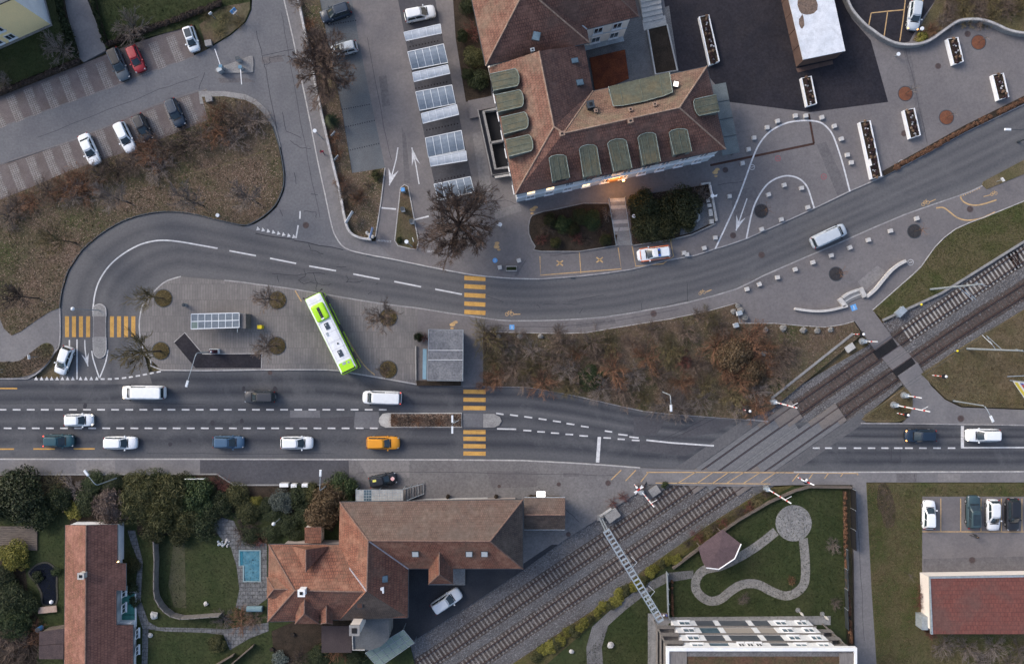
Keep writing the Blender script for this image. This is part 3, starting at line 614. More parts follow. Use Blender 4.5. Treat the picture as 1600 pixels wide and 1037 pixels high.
for pts in ([(240,580),(545,640)],[(0,540),(240,575)]): crack(upper_road,[z7(*p) for p in pts],ZR + .020,.13)
for pts in ([(480,125),(500,140)],[(510,122),(590,122)],[(620,120),(700,122)],[(710,170),(730,145)],[(690,100),(840,72)],[(200,75),(300,110)],[(1290,0),(1295,110)],[(1045,115),(1045,155)],[(850,190),(1080,150),(1300,100)]):
    crack(upper_road,[z4(*p) for p in pts],ZR + .020,.06)
z2a = lambda x,y: (400 + x / 3.9875,y / 3.9875)
for pts in ([(0,190),(40,350),(230,310)],[(40,350),(60,430),(130,800)],[(50,405),(90,395),(85,360),(180,345)],[(165,700),(190,820),(280,860)],[(215,880),(270,920),(345,925)]): crack(side_road,[z2a(*p) for p in pts],ZR + .020,.07)
for pts in ([(1270,480),(1240,560)],): crack(side_road,[(320,113),(311,140)],ZR + .020,.07)
for pts in ([(1000,632),(1028,650)],[(1393,699),(1393,722),(1407,722),(1407,702)],[(1369,699),(1368,711)],[(1388,696),(1389,712)],[(1030,688),(1130,640)],[(1050,684),(1120,652)]): crack(main_road,pts,ZR + .016,.06)
def manhole(parent,c,r,z,mat=None):
    x,y = W2(*c); MB().cyl(x,y,z - .02,z,r,16).ribbon([(x + r * 1.12 * math.cos(t * .3927),y + r * 1.12 * math.sin(t * .3927)) for t in range(16)],.06,z,closed=True).build('manhole_cover',mat or m_iron,parent)
for c,r,p,z in (((1511,54),.38,plaza,ZP + .028),((1465,104),.36,plaza,ZP + .028),((1412,209),.38,plaza,ZP + .028),((1133,266),.35,plaza,ZP + .028),((1145,368),.38,plaza,ZP + .028),(r1(287,760),.4,upper_road,ZR + .02),((478,352),.4,side_road,ZR + .022),((1515,327),.4,splaza,ZP + .012),((1021,490),.4,splaza,ZP + .01),((1500.5,653.5),.42,spath,ZP + .008),((950,754),.35,fore,ZP + .006),((873,756),.25,fore,ZP + .006),((780,759),.2,fore,ZP + .006),((888,834),.3,fore,ZP + .006),((1518,874),.4,lot_se,ZP + .056),((422,582),.28,main_road,ZR + .012),((604,650),.0,main_road,0)):
    if r: manhole(p,c,r,z)
for c in ((577,399),(493,456.5),(895.5,434.5)): x,y = W2(*c); MB().box(x,y,ZR + .015,.7,.35,.02,-.15).build('storm_drain',m_steeldk,upper_road)
for c in ((381,607),(266,694),(430,608),(332,661),(296,688),(378,658),(133,634)):   # round worn tar spots
    x,y = W2(*c); r = random.uniform(.25,.4); MB().poly([(x + r * random.uniform(.7,1.2) * math.cos(t * .628),y + 1.3 * r * random.uniform(.7,1.2) * math.sin(t * .628),ZR + .010) for t in range(10)]).build('tar_spot',m_tar,main_road)

# repair patches and long joints in the paved areas
def patch(parent,pts,z,mt): MB().poly([(p[0],p[1],z) for p in ccw(PX(pts))]).build('asphalt_patch',mt,parent)
m_p1 = surf('patch_grey',(.112,.106,.110),(.128,.121,.124),s1=.6,fine=.25,s2=3); m_p2 = surf('patch_pale',(.172,.163,.163),(.190,.180,.178),s1=.6,fine=.25,s2=3)
for pr,z,mt,pts in ((plaza,ZP + .024,m_p1,[(1140,300),(1180,292),(1190,330),(1148,345)]),(plaza,ZP + .024,m_p1,[(1275,226),(1290,222),(1325,298),(1308,306)]),(plaza,ZP + .024,m_p1,[(1410,75),(1420,73),(1445,205),(1440,212)]),(plaza,ZP + .024,m_p2,[(770,330),(812,318),(815,330),(775,343)]),(plaza,ZP + .024,m_p1,[(820,408),(826,400),(808,432),(803,432)]),
                       (lot,ZP + .015,m_p1,[(628,200),(634,210),(642,288),(632,286)]),(lot,ZP + .015,m_p1,[(592,120),(604,118),(610,165),(598,168)]),(lot,ZP + .015,m_p2,[(738,210),(752,206),(770,300),(752,304)]),(fore,ZP + .004,m_p2,[(560,719),(640,719),(640,745),(575,745)]),(fore,ZP + .004,m_p1,[(760,735),(840,736),(838,760),(770,762)]),(fore,ZP + .004,m_p1,[(880,738),(905,738),(905,744),(880,744)]),
                       (splaza,ZP + .008,m_p1,[(1160,440),(1215,425),(1222,440),(1165,458)]),(splaza,ZP + .008,m_p2,[(1340,440),(1370,415),(1385,425),(1350,455)]),(splaza,ZP + .008,m_p1,[(900,503),(960,497),(962,505),(900,512)]),(pv_se,ZP + .007,m_p1,[(1400,739),(1432,739),(1432,752),(1400,752)]),(pv_se,ZP + .007,m_p2,[(1465,739),(1500,739),(1500,752),(1465,752)]),(pv_south,ZP + .004,m_p2,[(120,719),(180,719),(180,738),(120,738)]),(lot_se,ZP + .053,m_p1,[(1442,872),(1600,868),(1600,890),(1442,894)]),(side_road,ZR + .015,m_p1,[(408,90),(440,86),(444,96),(410,100)]),(side_road,ZR + .015,m_p1,[(340,122),(385,122),(400,128),(345,130)])):
    patch(pr,pts,z,mt)
for pr,z,pts in ((lot,ZP + .018,[(575,60),(600,200),(612,250)]),(lot,ZP + .018,[(735,325),(790,312),(808,320)]),(plaza,ZP + .03,[(1414,75),(1432,150),(1448,225)]),(plaza,ZP + .03,[(1120,290),(1165,283)]),(plaza,ZP + .03,[(860,400),(900,395),(960,386)]),(splaza,ZP + .011,[(760,508),(860,511),(950,503),(1060,483)]),(fore,ZP + .009,[(560,737),(700,737),(860,741),(960,742)]),(fore,ZP + .009,[(840,760),(890,800),(905,815)]),(pv_se,ZP + .009,[(1429,738),(1429,752)]),(pv_se,ZP + .009,[(1338,800),(1345,900),(1350,1000)]),(side_road,ZR + .02,[(440,20),(450,80),(470,190),(485,270),(500,340)]),(side_road,ZR + .02,[(60,215),(170,172),(250,140),(310,120)]),(main_road,ZR + .016,[(0,630),(150,629),(320,631)]),(main_road,ZR + .016,[(555,670),(720,671),(830,676)]),(main_road,ZR + .016,[(1320,680),(1450,683),(1600,683)]),(main_road,ZR + .016,[(230,708),(400,709),(520,708)])):
    crack(pr,pts,z,.05)
# ---------------------------------------------------------------- traffic islands
isl = sheet('traffic_island',smooth([(146,488),(147,480),(156,475),(165,480),(166.5,488)],3) + smooth([(166.5,540),(166,550),(160,558),(153,558),(147,550),(146,540)],3),ZP + .02,m_conc2,'small kerbed refuge island between the yellow crossings','island')
MB().prism(PX([(147.5,494),(165,494),(165,526),(147.5,526)]),0,ZP + .024).build('paving',m_lane,isl)
kerb(isl,smooth([(146,494),(147,480),(156,475),(165,480),(166.5,494)],3),ZP + .03,.12,m_kerbw)
kerb(isl,smooth([(166.5,527),(166,550),(160,558),(153,558),(147,550),(146,527)],3),ZP + .03,.12,m_kerbw)
isl2 = sheet('traffic_island',[(722,644.5),(606,644.5),(598,646),(593,652),(592,658),(595,664),(603,667.5),(722,667.5)],ZP + .02,m_conc,'long median island with a bed of brown shrubs','island')
MB().prism(PX([(611,646),(721,646),(721,666),(611,666)]),0,ZP + .06).build('planting_bed',m_soil,isl2)
isl3 = sheet('traffic_island',[(755,646),(772,646),(781,651),(784,657),(780,664),(772,667.5),(755,667.5)],ZP + .02,m_conc2,'short rounded median tip right of the yellow crossing','island')
MB().prism(PX([(723.6,645.5),(754.5,645.5),(754.5,667),(723.6,667)]),-.1,ZR + .03).build('refuge',m_side,isl2)
# boarding ramp on the platform
rp = [(272.5,534.6),(289.4,519.5),(317.6,552.8),(409,552),(409,574.7),(306,574.7)]
MB().prism(PX(rp),0,ZP + .020).build('boarding_ramp',m_dark,platform)
MB().wall(PX([(272.5,534.6),(289.4,519.5),(317.6,552.8),(409,552),(409,574.7)]),.12,0,ZP + .05).build('ramp_edge',m_kerbw,platform)
# ---------------------------------------------------------------- railway
TN = smooth([(500,1145),(640,1052),(700,1012),(880,890),(1069.5,763),(1213,662),(1383,545),(1570,418),(1600,399),(1750,302),(1900,206)],8)
TS = smooth([(560,1159),(740,1037),(940,901),(1144,762),(1284.5,664),(1413.5,575),(1510,510),(1600,453),(1750,356),(1900,260)],8)
bal = [(420,1150),(640,1004),(700,965),(816,891),(883,842),(938,808),(1002,765),(1012,745),(1100,700),(1190,650),(1244,606),(1357,540),(1382,502),(1445,465),(1564,398),(1600,375),(1900,185),(1900,315),(1600,484),(1507,540),(1438,584),(1413,599),(1345,657),(1260,735),(1200,762),(1097,826),(1005,893),(960,933),(801,1039),(640,1150)]
ballast = tag(MB().prism(PX(bal),-.5,-.13,bottom=False).build('track_bed',m_ballast),'grey ballast bed of the two railway tracks','track bed',kind='structure')
def inpoly(P,poly):
    P = np.asarray(P); x,y = P[:,0],P[:,1]; q = np.array(poly); c = np.zeros(len(P),bool); j = len(q) - 1
    for i in range(len(q)):
        cond = ((q[i,1] > y) != (q[j,1] > y)) & (x < (q[j,0] - q[i,0]) * (y - q[i,1]) / (q[j,1] - q[i,1] + 1e-12) + q[i,0]); c ^= cond; j = i
    return c
def pts_in(poly_px,n,seedbox=None):
    q = np.array(poly_px,float); out = np.zeros((0,2)); lo,hi = np.maximum(q.min(0),[-40,-40]),np.minimum(q.max(0),[1640,1077])
    while len(out) < n:
        p = lo + RNG.random((n * 2,2)) * (hi - lo); out = np.vstack([out,p[inpoly(p,q)]])
    return out[:n]
def np_mesh(name,V,F,mat):
    """V (n,k,3) points, F faces of one piece -> one joined mesh, vectorised"""
    n,k,_ = V.shape; F = np.array(F); me = bpy.data.meshes.new(name)
    me.vertices.add(n * k); me.vertices.foreach_set('co',V.reshape(-1).astype(np.float32))
    nf,fs = F.shape; idx = (F[None] + (np.arange(n) * k)[:,None,None]).reshape(-1)
    me.loops.add(len(idx)); me.loops.foreach_set('vertex_index',idx.astype(np.int32))
    me.polygons.add(n * nf); me.polygons.foreach_set('loop_start',np.arange(0,n * nf * fs,fs,dtype=np.int32)); me.polygons.foreach_set('loop_total',np.full(n * nf,fs,dtype=np.int32))
    me.update(); me.validate(); me.materials.append(mat); return me
def scatter(name,poly_px,n,z,smin,smax,mat,label,cat,shape='leaf',parent=None,up=.35,pts=None):
    P = pts_in(poly_px,n) if pts is None else pts; n = len(P)
    X,Y = (P[:,0] - CX) / S,(CY - P[:,1]) / S
    s = smin + (smax - smin) * RNG.random(n) ** 2; a = RNG.random(n) * 6.283
    if shape == 'stone':
        base = np.array([(1,0,0),(0,.8,0),(-1,0,0),(0,-.8,0),(0,0,.75),]); F = [(0,1,4),(1,2,4),(2,3,4),(3,0,4)]
        base = base[None] * (1 + .5 * (RNG.random((n,5,3)) - .5))
    elif shape == 'tuft':
        base = np.array([(-.25,0,0),(.25,0,0),(.9,.15,1.0),(0,-.25,0),(0,.25,0),(-.4,.8,1.1),(.2,.2,0),(-.2,-.2,0),(-.3,-.8,.9)]); F = [(0,1,2),(3,4,5),(6,7,8)]
        base = base[None] * (1 + .6 * (RNG.random((n,9,3)) - .5))
    else:
        base = np.array([(-1,0,.1),(0,-.55,0),(1,0,.25),(0,.55,.05)]); F = [(0,1,2,3)]
        base = base[None] * (1 + .5 * (RNG.random((n,4,3)) - .5)); base[:,:,2] *= (1 + 2 * up * RNG.random((n,1)))
    ca,sa = np.cos(a)[:,None],np.sin(a)[:,None]
    V = np.empty_like(base)
    V[:,:,0] = X[:,None] + s[:,None] * (base[:,:,0] * ca - base[:,:,1] * sa)
    V[:,:,1] = Y[:,None] + s[:,None] * (base[:,:,0] * sa + base[:,:,1] * ca)
    V[:,:,2] = z + s[:,None] * base[:,:,2] + .004
    o = bpy.data.objects.new(name,np_mesh(name,V,F,mat)); C.objects.link(o)
    if parent is not None: o.parent = parent; o['kind'] = 'stuff'
    else: tag(o,label,cat,kind='stuff')
    return o
m_stone = leafmat('ballast_stone',[(0,(.085,.080,.082)),(.4,(.13,.127,.13)),(.8,(.175,.172,.176)),(1,(.25,.245,.25))],.9)
bb = pts_in(bal,62000); keep = ~inpoly(bb,[(1010,733),(1345,733),(1345,658),(1190,655)]) & ~((bb[:,1] > 650) & (bb[:,1] < 757) & (bb[:,0] > 990) & (bb[:,0] < 1350))
tnc = np.array([p for p in TN] + [p for p in TS]); far = np.ones(len(bb),bool)
for T_ in (TN,TS):
    Tq = np.array(T_); yy = np.interp(bb[:,0],Tq[:,0],Tq[:,1]); far &= np.abs((bb[:,1] - yy) * .82) > 14.5
keep &= far | (RNG.random(len(bb)) < .12)
scatter('ballast_stones',None,0,-.13,.05,.12,m_stone,'loose grey ballast stones along the railway tracks','gravel','stone',pts=bb[keep])

sl_mesh = MB().box(0,0,-.075,.25,2.5,.15,taper=.97)
m_sl_dark = surf('weathered_sleeper',(.165,.150,.140),(.215,.198,.185),s1=2,fine=.35,s2=4)
m_sl_brown = surf('brown_sleeper',(.070,.052,.046),(.095,.072,.064),s1=2,fine=.35,s2=4)
m_sl_pale = surf('pale_concrete_sleeper',(.34,.325,.30),(.27,.255,.24),s1=2,fine=.3,s2=4)
ME_SL = [sl_mesh.mesh('sleeper',m) for m in (m_sl_dark,m_sl_brown,m_sl_pale)]
def along(P,step):
    P = [Vector((*W2(*p),)) for p in P]; out = []; acc = 0.0
    for a,b in zip(P[:-1],P[1:]):
        L = (b - a).length; t = acc
        while t < L: q = a + (b - a) * (t / L); out.append((q,math.atan2((b - a).y,(b - a).x))); t += step
        acc = t - L
    return out
def offs(P,d):
    Q = [Vector(W2(*p)) for p in P]; out = []
    for i in range(len(Q)):
        t = (Q[min(i + 1,len(Q) - 1)] - Q[max(i - 1,0)]).normalized(); out.append((Q[i].x - t.y * d,Q[i].y + t.x * d))
    return out
TRACK = {}
for T_ in (TN,TS): MB().wall([p for p in offs(T_,0)],2.75,-.4,-.122).build('stained_ballast',m_balldark,ballast)
for nm,T,lab in (('n',TN,'railway track on the upper side with pale sleepers beyond the footpath crossing'),('s',TS,'railway track on the lower side with brown sleepers beyond the footpath crossing')):
    r = thing('railway_track',lab,'track',(*W2(1100,740),-.11)); TRACK[nm] = r; o0 = ORG[r.name]
    for d in (-.755,.755):
        Q = offs(T,d)
        ro = MB().wall(Q,.15,-.11,-.075).wall(Q,.04,-.08,-.02).wall(Q,.085,-.025,.030).build('rail',m_rail,r)
        MB().wall(Q,.05,.028,.036).build('rail_head',m_railtop,ro)
    for q,a in along(T,.63):
        px,py = q.x * S + CX,CY - q.y * S
        if px < 560 or px > 1680 or py > 1080 or 652 < py < 759: continue
        if abs(q.x - W2(1398,560)[0]) < 2.2 and abs(q.y - W2(1398,560)[1]) < 3.5 and (1366 < px < 1436): continue
        k = (2 if px > 1395 else 1 if px > 1200 else 0) if nm == 'n' else (1 if px > 1290 else 0)
        inst(ME_SL[k],'sleeper',r,(q.x - o0[0],q.y - o0[1],0.0 + random.uniform(-.01,.01)),a + random.uniform(-.015,.015))
# level crossing slabs
lc = tag(thing('level_crossing','level crossing deck of grey concrete slabs across the main road','level crossing',(*W2(1170,710),0)),kind='structure')
m_slab = surf('crossing_slab',(.128,.129,.137),(.152,.150,.153),s1=.5,fine=.25,s2=6,c3=(.125,.128,.140),s3=.3)
m_slab2 = surf('crossing_slab_brown',(.165,.145,.134),(.138,.124,.118),s1=.5,fine=.25,s2=6)
ME_LC = {}
def slab(wd,mt,ln):
    k = (round(wd,2),mt.name,ln)
    if k not in ME_LC: ME_LC[k] = MB().box(0,0,-.06,ln - .015,wd,.15,taper=.997).mesh('slab',mt)
    return ME_LC[k]
for T in (TN,TS):
    for q,a in along(T,1.2):
        px,py = q.x * S + CX,CY - q.y * S
        if not (642 < py < 762): continue
        mt = m_slab2 if (py < 662 or py > 735) else m_slab
        for d,wd in ((0,1.36),(1.15,.66),(-1.15,.66)):
            dx,dy = -math.sin(a) * d,math.cos(a) * d
            py2 = CY - (q.y + dy) * S
            inst(slab(wd,m_slab2 if (py2 < 663 or py2 > 736) else m_slab,1.2),'slab',lc,(q.x + dx - ORG[lc.name][0],q.y + dy - ORG[lc.name][1],(.010 if 660 < py2 < 737 else .018)),a)
mid = [((TN[0][0],0))]
MIDL = [((a[0] + b[0]) / 2,(a[1] + b[1]) / 2) for a,b in ((W2(*p),W2(*q)) for p,q in (((1069.5,763),(1144,762)),((1213,662),(1284.5,664))))]
ma = math.atan2(MIDL[1][1] - MIDL[0][1],MIDL[1][0] - MIDL[0][0]); mlen = math.dist(*MIDL)
for k in range(int(mlen / 1.2)):
    t = (k + .5) * 1.2; x,y = MIDL[0][0] + math.cos(ma) * t,MIDL[0][1] + math.sin(ma) * t
    inst(slab(1.0,m_slab,1.2),'slab',lc,(x - ORG[lc.name][0],y - ORG[lc.name][1],.006),ma)
for T_ in (TN,TS):
    for d in (-.755,.755):
        Q = [p for p in offs(resample(T_,400),d) if 646 < CY - p[1] * S < 760]; MB().wall(Q,.27,-.1,.029).build('flangeway',m_tar,lc)
for sx in (-1,1):    # paved shoulders beside the outer rails
    c0 = offs(TN if sx > 0 else TS,2.4 * sx)
    c0 = [p for p in c0 if 640 < CY - p[1] * S < 775]
    MB().wall(c0,1.6,-.2,.004).build('shoulder',surf('crossing_asphalt',(.092,.092,.099),(.108,.107,.112),s1=.3,fine=.24,s2=3),lc)
# dark rubber panels of the footpath crossing
for c,w in (((1383.5,545),0),((1413.5,575),0)):
    x,y = W2(*c); r = thing('rubber_crossing_panel','dark rubber crossing panel between the rails of the %s track' % ('upper' if c[0] < 1400 else 'lower'),'crossing panel',(x,y,-.1),math.radians(34.8))
    for k in range(5): MB().box(-1.36 + .68 * k,0,.05 + .055,.66,1.34,.11).build('panel',m_black,r,world=False)
MB().prism(PX([(1364,543),(1392,524),(1433,566),(1402,587)]),-.4,.0).build('crossing_deck',m_plaza,splaza)

# ---------------------------------------------------------------- building helpers
def roofuv(pts):
    n = Vector((0,0,0)); P = [Vector(p) for p in pts]
    for i in range(len(P)): n += P[i].cross(P[(i + 1) % len(P)])
    if n.z < 0: P = P[::-1]; n = -n
    n.normalize(); e = Vector((0,0,1)).cross(n)
    e = e.normalized() if e.length > .02 else Vector((1,0,0)); s = n.cross(e)
    return [tuple(p) for p in P],[(p.dot(e) + 100,p.dot(s) + 100) for p in P]
def roof_part(root,K,planes,outline,mats,fascia=.22,name='roof',fm=None):
    mb = MB(); mats = list(mats) + [fm or m_steeldk]
    for keys,mi in planes:
        p,uv = roofuv([W(*K[k]) for k in keys]); mb.poly(p,mi,uv)
    o = [W(*K[k]) for k in outline]
    if area2([(p[0],p[1]) for p in o]) < 0: o = o[::-1]
    fi = len(mats) - 1
    for i in range(len(o)):
        a,b = o[i],o[(i + 1) % len(o)]; mb.poly([(a[0],a[1],a[2] - fascia),(b[0],b[1],b[2] - fascia),b,a],fi)
    mb.poly([(p[0],p[1],p[2] - fascia) for p in o[::-1]],fi)
    return mb.build(name,mats,root)
def caps(roof,K,pairs,mat,r=.11):
    for a,b in pairs:
        p,q = (W(*K[k]) if isinstance(k,str) else W(*k) for k in (a,b))
        MB().tube([(p[0],p[1],p[2] + .02),(q[0],q[1],q[2] + .02)],r,6).build('ridge_cap',mat,roof)
def gutter(roof,K,pairs,mat=None):
    for a,b in pairs:
        p,q = (W(*K[k]) if isinstance(k,str) else W(*k) for k in (a,b))
        MB().tube([(p[0],p[1],p[2] - .06),(q[0],q[1],q[2] - .06)],.08,6).build('gutter',mat or m_steeldk,roof)
def walls(root,poly,z0,z1,mat,name='wall'): return MB().prism(poly,z0,z1).build(name,mat,root)
m_lit = emit('lit_window',(1.0,.72,.38),1.0)
def window(root,p,a,w,h,mat=None,frame=None,sill=True):
    """window on a wall; a = outward direction"""
    ca,sa = math.cos(a),math.sin(a); t = Vector((-sa,ca)); n = Vector((ca,sa))
    f = MB()
    for (u,z,ww,hh) in ((-w / 2,0,.08,h),(w / 2,0,.08,h),(0,h / 2,w + .08,.08),(0,-h / 2,w + .08,.08),(0,0,.05,h)):
        f.box(p[0] + t.x * u + n.x * .05,p[1] + t.y * u + n.y * .05,p[2] + z,.10,ww,hh,a)
    if sill: f.box(p[0] + n.x * .12,p[1] + n.y * .12,p[2] - h / 2 - .08,.26,w + .3,.08,a)
    o = f.build('window',frame or m_whitep,root)
    MB().box(p[0] + n.x * .02,p[1] + n.y * .02,p[2],.04,w,h,a).build('pane',mat or m_glass,o)
    return o
def wall_windows(root,A,B,zs,ts,w,h,lit=(),mat=None,frame=None):
    A,B = Vector(A[:2]),Vector(B[:2]); d = (B - A); a = math.atan2(-d.x,d.y)      # outward = right of A->B
    for iz,z in enumerate(zs):
        for it,t in enumerate(ts):
            q = A + d * t; window(root,(q.x,q.y,z),a,w,h,m_lit if (iz,it) in lit else mat,frame)
def dormer(root,quad,zi,zf,h,mats,wmat=None,win=True,name='dormer'):
    """quad px: inner left, inner right, front right, front left (seen from above, looking out of the window)"""
    P = [W(*quad[0],zi),W(*quad[1],zi),W(*quad[2],zf),W(*quad[3],zf)]
    body = MB(); c = Vector((sum(p[0] for p in P) / 4,sum(p[1] for p in P) / 4)); sh = lambda p,k: (c.x + (p[0] - c.x) * k,c.y + (p[1] - c.y) * k)
    q = [sh(p,.96) for p in P]
    body.prism(q,min(zi,zf) - h,min(zi,zf) - .1)
    o = body.build(name,mats[1],root)
    mi = [(P[0][i] + P[1][i]) / 2 for i in range(3)]; mf = [(P[2][i] + P[3][i]) / 2 for i in range(3)]; bg = [mi[i] + (mi[i] - mf[i]) * .12 for i in range(3)]
    q1,q2 = [[P[e][i] * .7 + bg[i] * .3 + (mi[i] - mf[i]) * .045 for i in range(3)] for e in (0,1)]
    rf = MB(); p0,uv = roofuv([P[0],tuple(q1),tuple(bg),tuple(q2),P[1],P[2],P[3]]); rf.poly(p0,0,uv)
    for i in range(7):
        a,b = p0[i],p0[(i + 1) % 7]; rf.poly([(a[0],a[1],a[2] - .18),(b[0],b[1],b[2] - .18),b,a],1)
    rf.poly([(x,y,z - .18) for x,y,z in p0[::-1]],1)
    r2 = rf.build('dormer_roof',[mats[0],mats[2]],o)
    for ia,ib in zip(([P[3],P[0],q1,bg,q2,P[1]]),([P[0],q1,bg,q2,P[1],P[2]])): MB().tube([(ia[0],ia[1],ia[2] + .01),(ib[0],ib[1],ib[2] + .01)],.055,5).build('flashing',m_flash,o)
    # standing seams on the dormer roof
    for k in range(1,6):
        t = k / 6
        a = [P[0][i] + (P[1][i] - P[0][i]) * t for i in range(3)]; b = [P[3][i] + (P[2][i] - P[3][i]) * t for i in range(3)]
        rf2 = MB().bar((a[0],a[1],a[2] + .02),(b[0],b[1],b[2] + .02),.04,.05).build('seam',mats[2],o) if k in (1,3,5) else None
    if win:
        f = [sh(P[2],.96),sh(P[3],.96)]; m = ((f[0][0] + f[1][0]) / 2,(f[0][1] + f[1][1]) / 2); i = ((q[0][0] + q[1][0]) / 2,(q[0][1] + q[1][1]) / 2)
        a = math.atan2(m[1] - i[1],m[0] - i[0]); wd = math.dist(f[0],f[1]) * .6
        MB().box(m[0] + math.cos(a) * .03,m[1] + math.sin(a) * .03,min(zi,zf) - h * .5,.06,wd,h * .6,a).build('window',wmat or m_glass,o)
    return o
def skylight(roof,c,z,a,w=.7,h=1.0,mat=None,tilt=.25):
    x,y,_ = W(*c,z); ca,sa = math.cos(a),math.sin(a)
    f = MB().box(0,0,0,h + .16,w + .16,.14); o = f.build('skylight',m_steeldk,roof,world=False)
    ro = roof
    while ro.parent: ro = ro.parent
    og = ORG[ro.name]; o.location = (x - og[0],y - og[1],z - og[2]); o.rotation_euler = (0,tilt,a)
    p = MB().box(0,0,.08,h,w,.03).build('pane',mat or m_glassblue,o,world=False)
    return o
def chimney(root,c,zt,h,sx,sy,mat,rot=0,top=None):
    x,y,_ = W(*c,zt); o = MB().box(x,y,zt - h / 2,sx,sy,h,rot).build('chimney',mat,root)
    MB().box(x,y,zt + .05,sx + .16,sy + .16,.10,rot).build('chimney_cap',top or mat,o)
    MB().box(x,y,zt + .13,sx * .5,sy * .5,.08,rot).build('flue',m_black,o)
    return o
m_flash = surf('pale_flashing',(.24,.27,.25),(.16,.19,.16),s1=2,fine=.4)
# roof materials; some tiles come as lit and shaded copies for the slopes
T_lit = tilemat('clay_tiles_lit',(.185,.094,.068),(.145,.070,.053),(.075,.040,.032),.32,.44,c3=(.235,.145,.108),s3=.5,c4=(.15,.115,.085),s4=.14,fine=.35)  # lit copy: slopes facing the light are painted paler
T_half = tilemat('clay_tiles_half_shade',(.172,.084,.062),(.132,.064,.050),(.050,.028,.024),.32,.44,c3=(.20,.105,.080),s3=.5,c4=(.095,.062,.052),s4=.16,fine=.35)  # half shaded copy: slopes turned partly away, shade put into the colour
T_shade = tilemat('clay_tiles_shade',(.132,.070,.056),(.100,.054,.046),(.036,.024,.022),.32,.44,c3=(.15,.088,.070),s3=.5,c4=(.066,.044,.042),s4=.16,fine=.35)  # shaded copy: darkest tile colour for slopes turned from the light
T_mosslit = tilemat('clay_tiles_mossy_lit',(.178,.105,.077),(.142,.082,.062),(.080,.055,.040),.32,.44,c3=(.205,.142,.105),s3=.4,c4=(.145,.120,.080),s4=.18,fine=.35)  # moss patches over a lit copy, slope brightness put into the colour
T_br = tilemat('brown_tiles',(.142,.092,.074),(.114,.076,.063),(.070,.054,.046),.28,.36,c3=(.155,.120,.098),s3=.4,c4=(.10,.078,.068),s4=.2,fine=.3)
T_brshade = tilemat('brown_tiles_shade',(.088,.066,.056),(.070,.054,.048),(.040,.032,.030),.28,.36,c3=(.115,.09,.075),s3=.4,fine=.3)  # shaded copy of the brown tiles, slope shade put into the colour
T_st = tilemat('station_tiles',(.205,.086,.056),(.165,.068,.046),(.070,.036,.028),.32,.44,c3=(.26,.14,.095),s3=.5,c4=(.14,.085,.06),s4=.2,fine=.35)
T_stshade = tilemat('station_tiles_shade',(.165,.072,.050),(.130,.057,.042),(.055,.030,.025),.32,.44,c3=(.18,.095,.066),s3=.5,c4=(.095,.062,.05),s4=.2,fine=.35)  # shaded copy of the station tiles, painted darker for slopes away from light
T_lh = tilemat('long_house_tiles',(.225,.105,.075),(.180,.082,.060),(.095,.045,.036),.36,.42,c3=(.13,.075,.045),s3=.9,c4=(.26,.13,.10),s4=.2,fine=.4)
T_lhshade = tilemat('long_house_tiles_shade',(.155,.074,.058),(.125,.060,.048),(.062,.032,.028),.36,.42,c3=(.19,.095,.075),s3=.3,fine=.35)  # east slope copy of the house tiles with its shade painted in
T_gar = tilemat('garage_tiles',(.165,.060,.048),(.142,.050,.041),(.085,.034,.029),.50,.62,fine=.24,c3=(.128,.056,.048),s3=.35,c4=(.105,.060,.052),s4=.16,bump=.4)
m_copper = tilemat('copper_roof',(.078,.082,.060),(.066,.071,.053),(.092,.105,.082),1.2,.62,mw=.02,c3=(.100,.106,.082),s3=.5,c4=(.12,.10,.06),s4=.3,fine=.3,bump=.3)
m_cop2 = surf('copper_edge',(.150,.180,.150),(.105,.120,.100),s1=1,fine=.3)
m_copw = surf('dormer_wall',(.13,.15,.14),(.10,.11,.105),s1=1,fine=.25)
m_ridge = surf('ridge_tile_pale',(.30,.215,.165),(.22,.15,.115),s1=2,fine=.35)
m_ridged = surf('ridge_tile_dark',(.19,.125,.10),(.14,.09,.075),s1=2,fine=.35)
m_bluewall = surf('pale_blue_render',(.50,.53,.56),(.43,.46,.49),s1=.5,fine=.15)
m_cream = surf('cream_render',(.70,.64,.59),(.64,.59,.54),s1=.4,fine=.1)
m_yel = surf('yellow_render',(.90,.70,.38),(.85,.67,.37),s1=.3,fine=.08)
m_whw = surf('white_render',(.72,.72,.73),(.64,.64,.66),s1=.4,fine=.12)

# ---------------------------------------------------------------- large tiled building on the plaza
hb = thing('town_hall','large building with red tiled hipped roof and rows of green copper dormers','building',(*W2(960,200),ZP))
ZE,ZT = 8.3,12.5
K = {'n': (764,106,ZE),'a': (805,304,ZE),'b': (1134,233,ZE),'c': (1104.5,104,ZE),'d': (926.5,142.5,ZE),'e': (913,70,ZE),'r1': (842,80,ZT),'r2': (865.5,198,ZT),'r3': (880.6,208.5,ZT),'r4': (1061.5,168.5,ZT)}
rf = roof_part(hb,K,[(('n','a','r2','r1'),0),(('a','b','r4','r3','r2'),1),(('b','c','r4'),2),(('c','d','r3','r4'),3),(('d','e','r1','r2'),2),(('d','r2','r3'),2)],['n','a','b','c','d','e'],[T_lit,T_half,T_shade,T_mosslit])
caps(rf,K,[('r1','r2'),('a','r2'),('r3','r4'),('b','r4'),('c','r4'),('d','r3'),('r2','r3')],m_ridge)
gutter(rf,K,[('n','a'),('a','b'),('b','c'),('c','d')])
foot = inset([W2(*K[k]) for k in 'nabcde'],.32)
walls(hb,foot,0,ZE - .2,m_bluewall)
WS = inset([W2(*K[k]) for k in 'nabcde'],.32)
A,B = [min(WS,key=lambda p: math.dist(p,W2(*K[k]))) for k in 'ab']
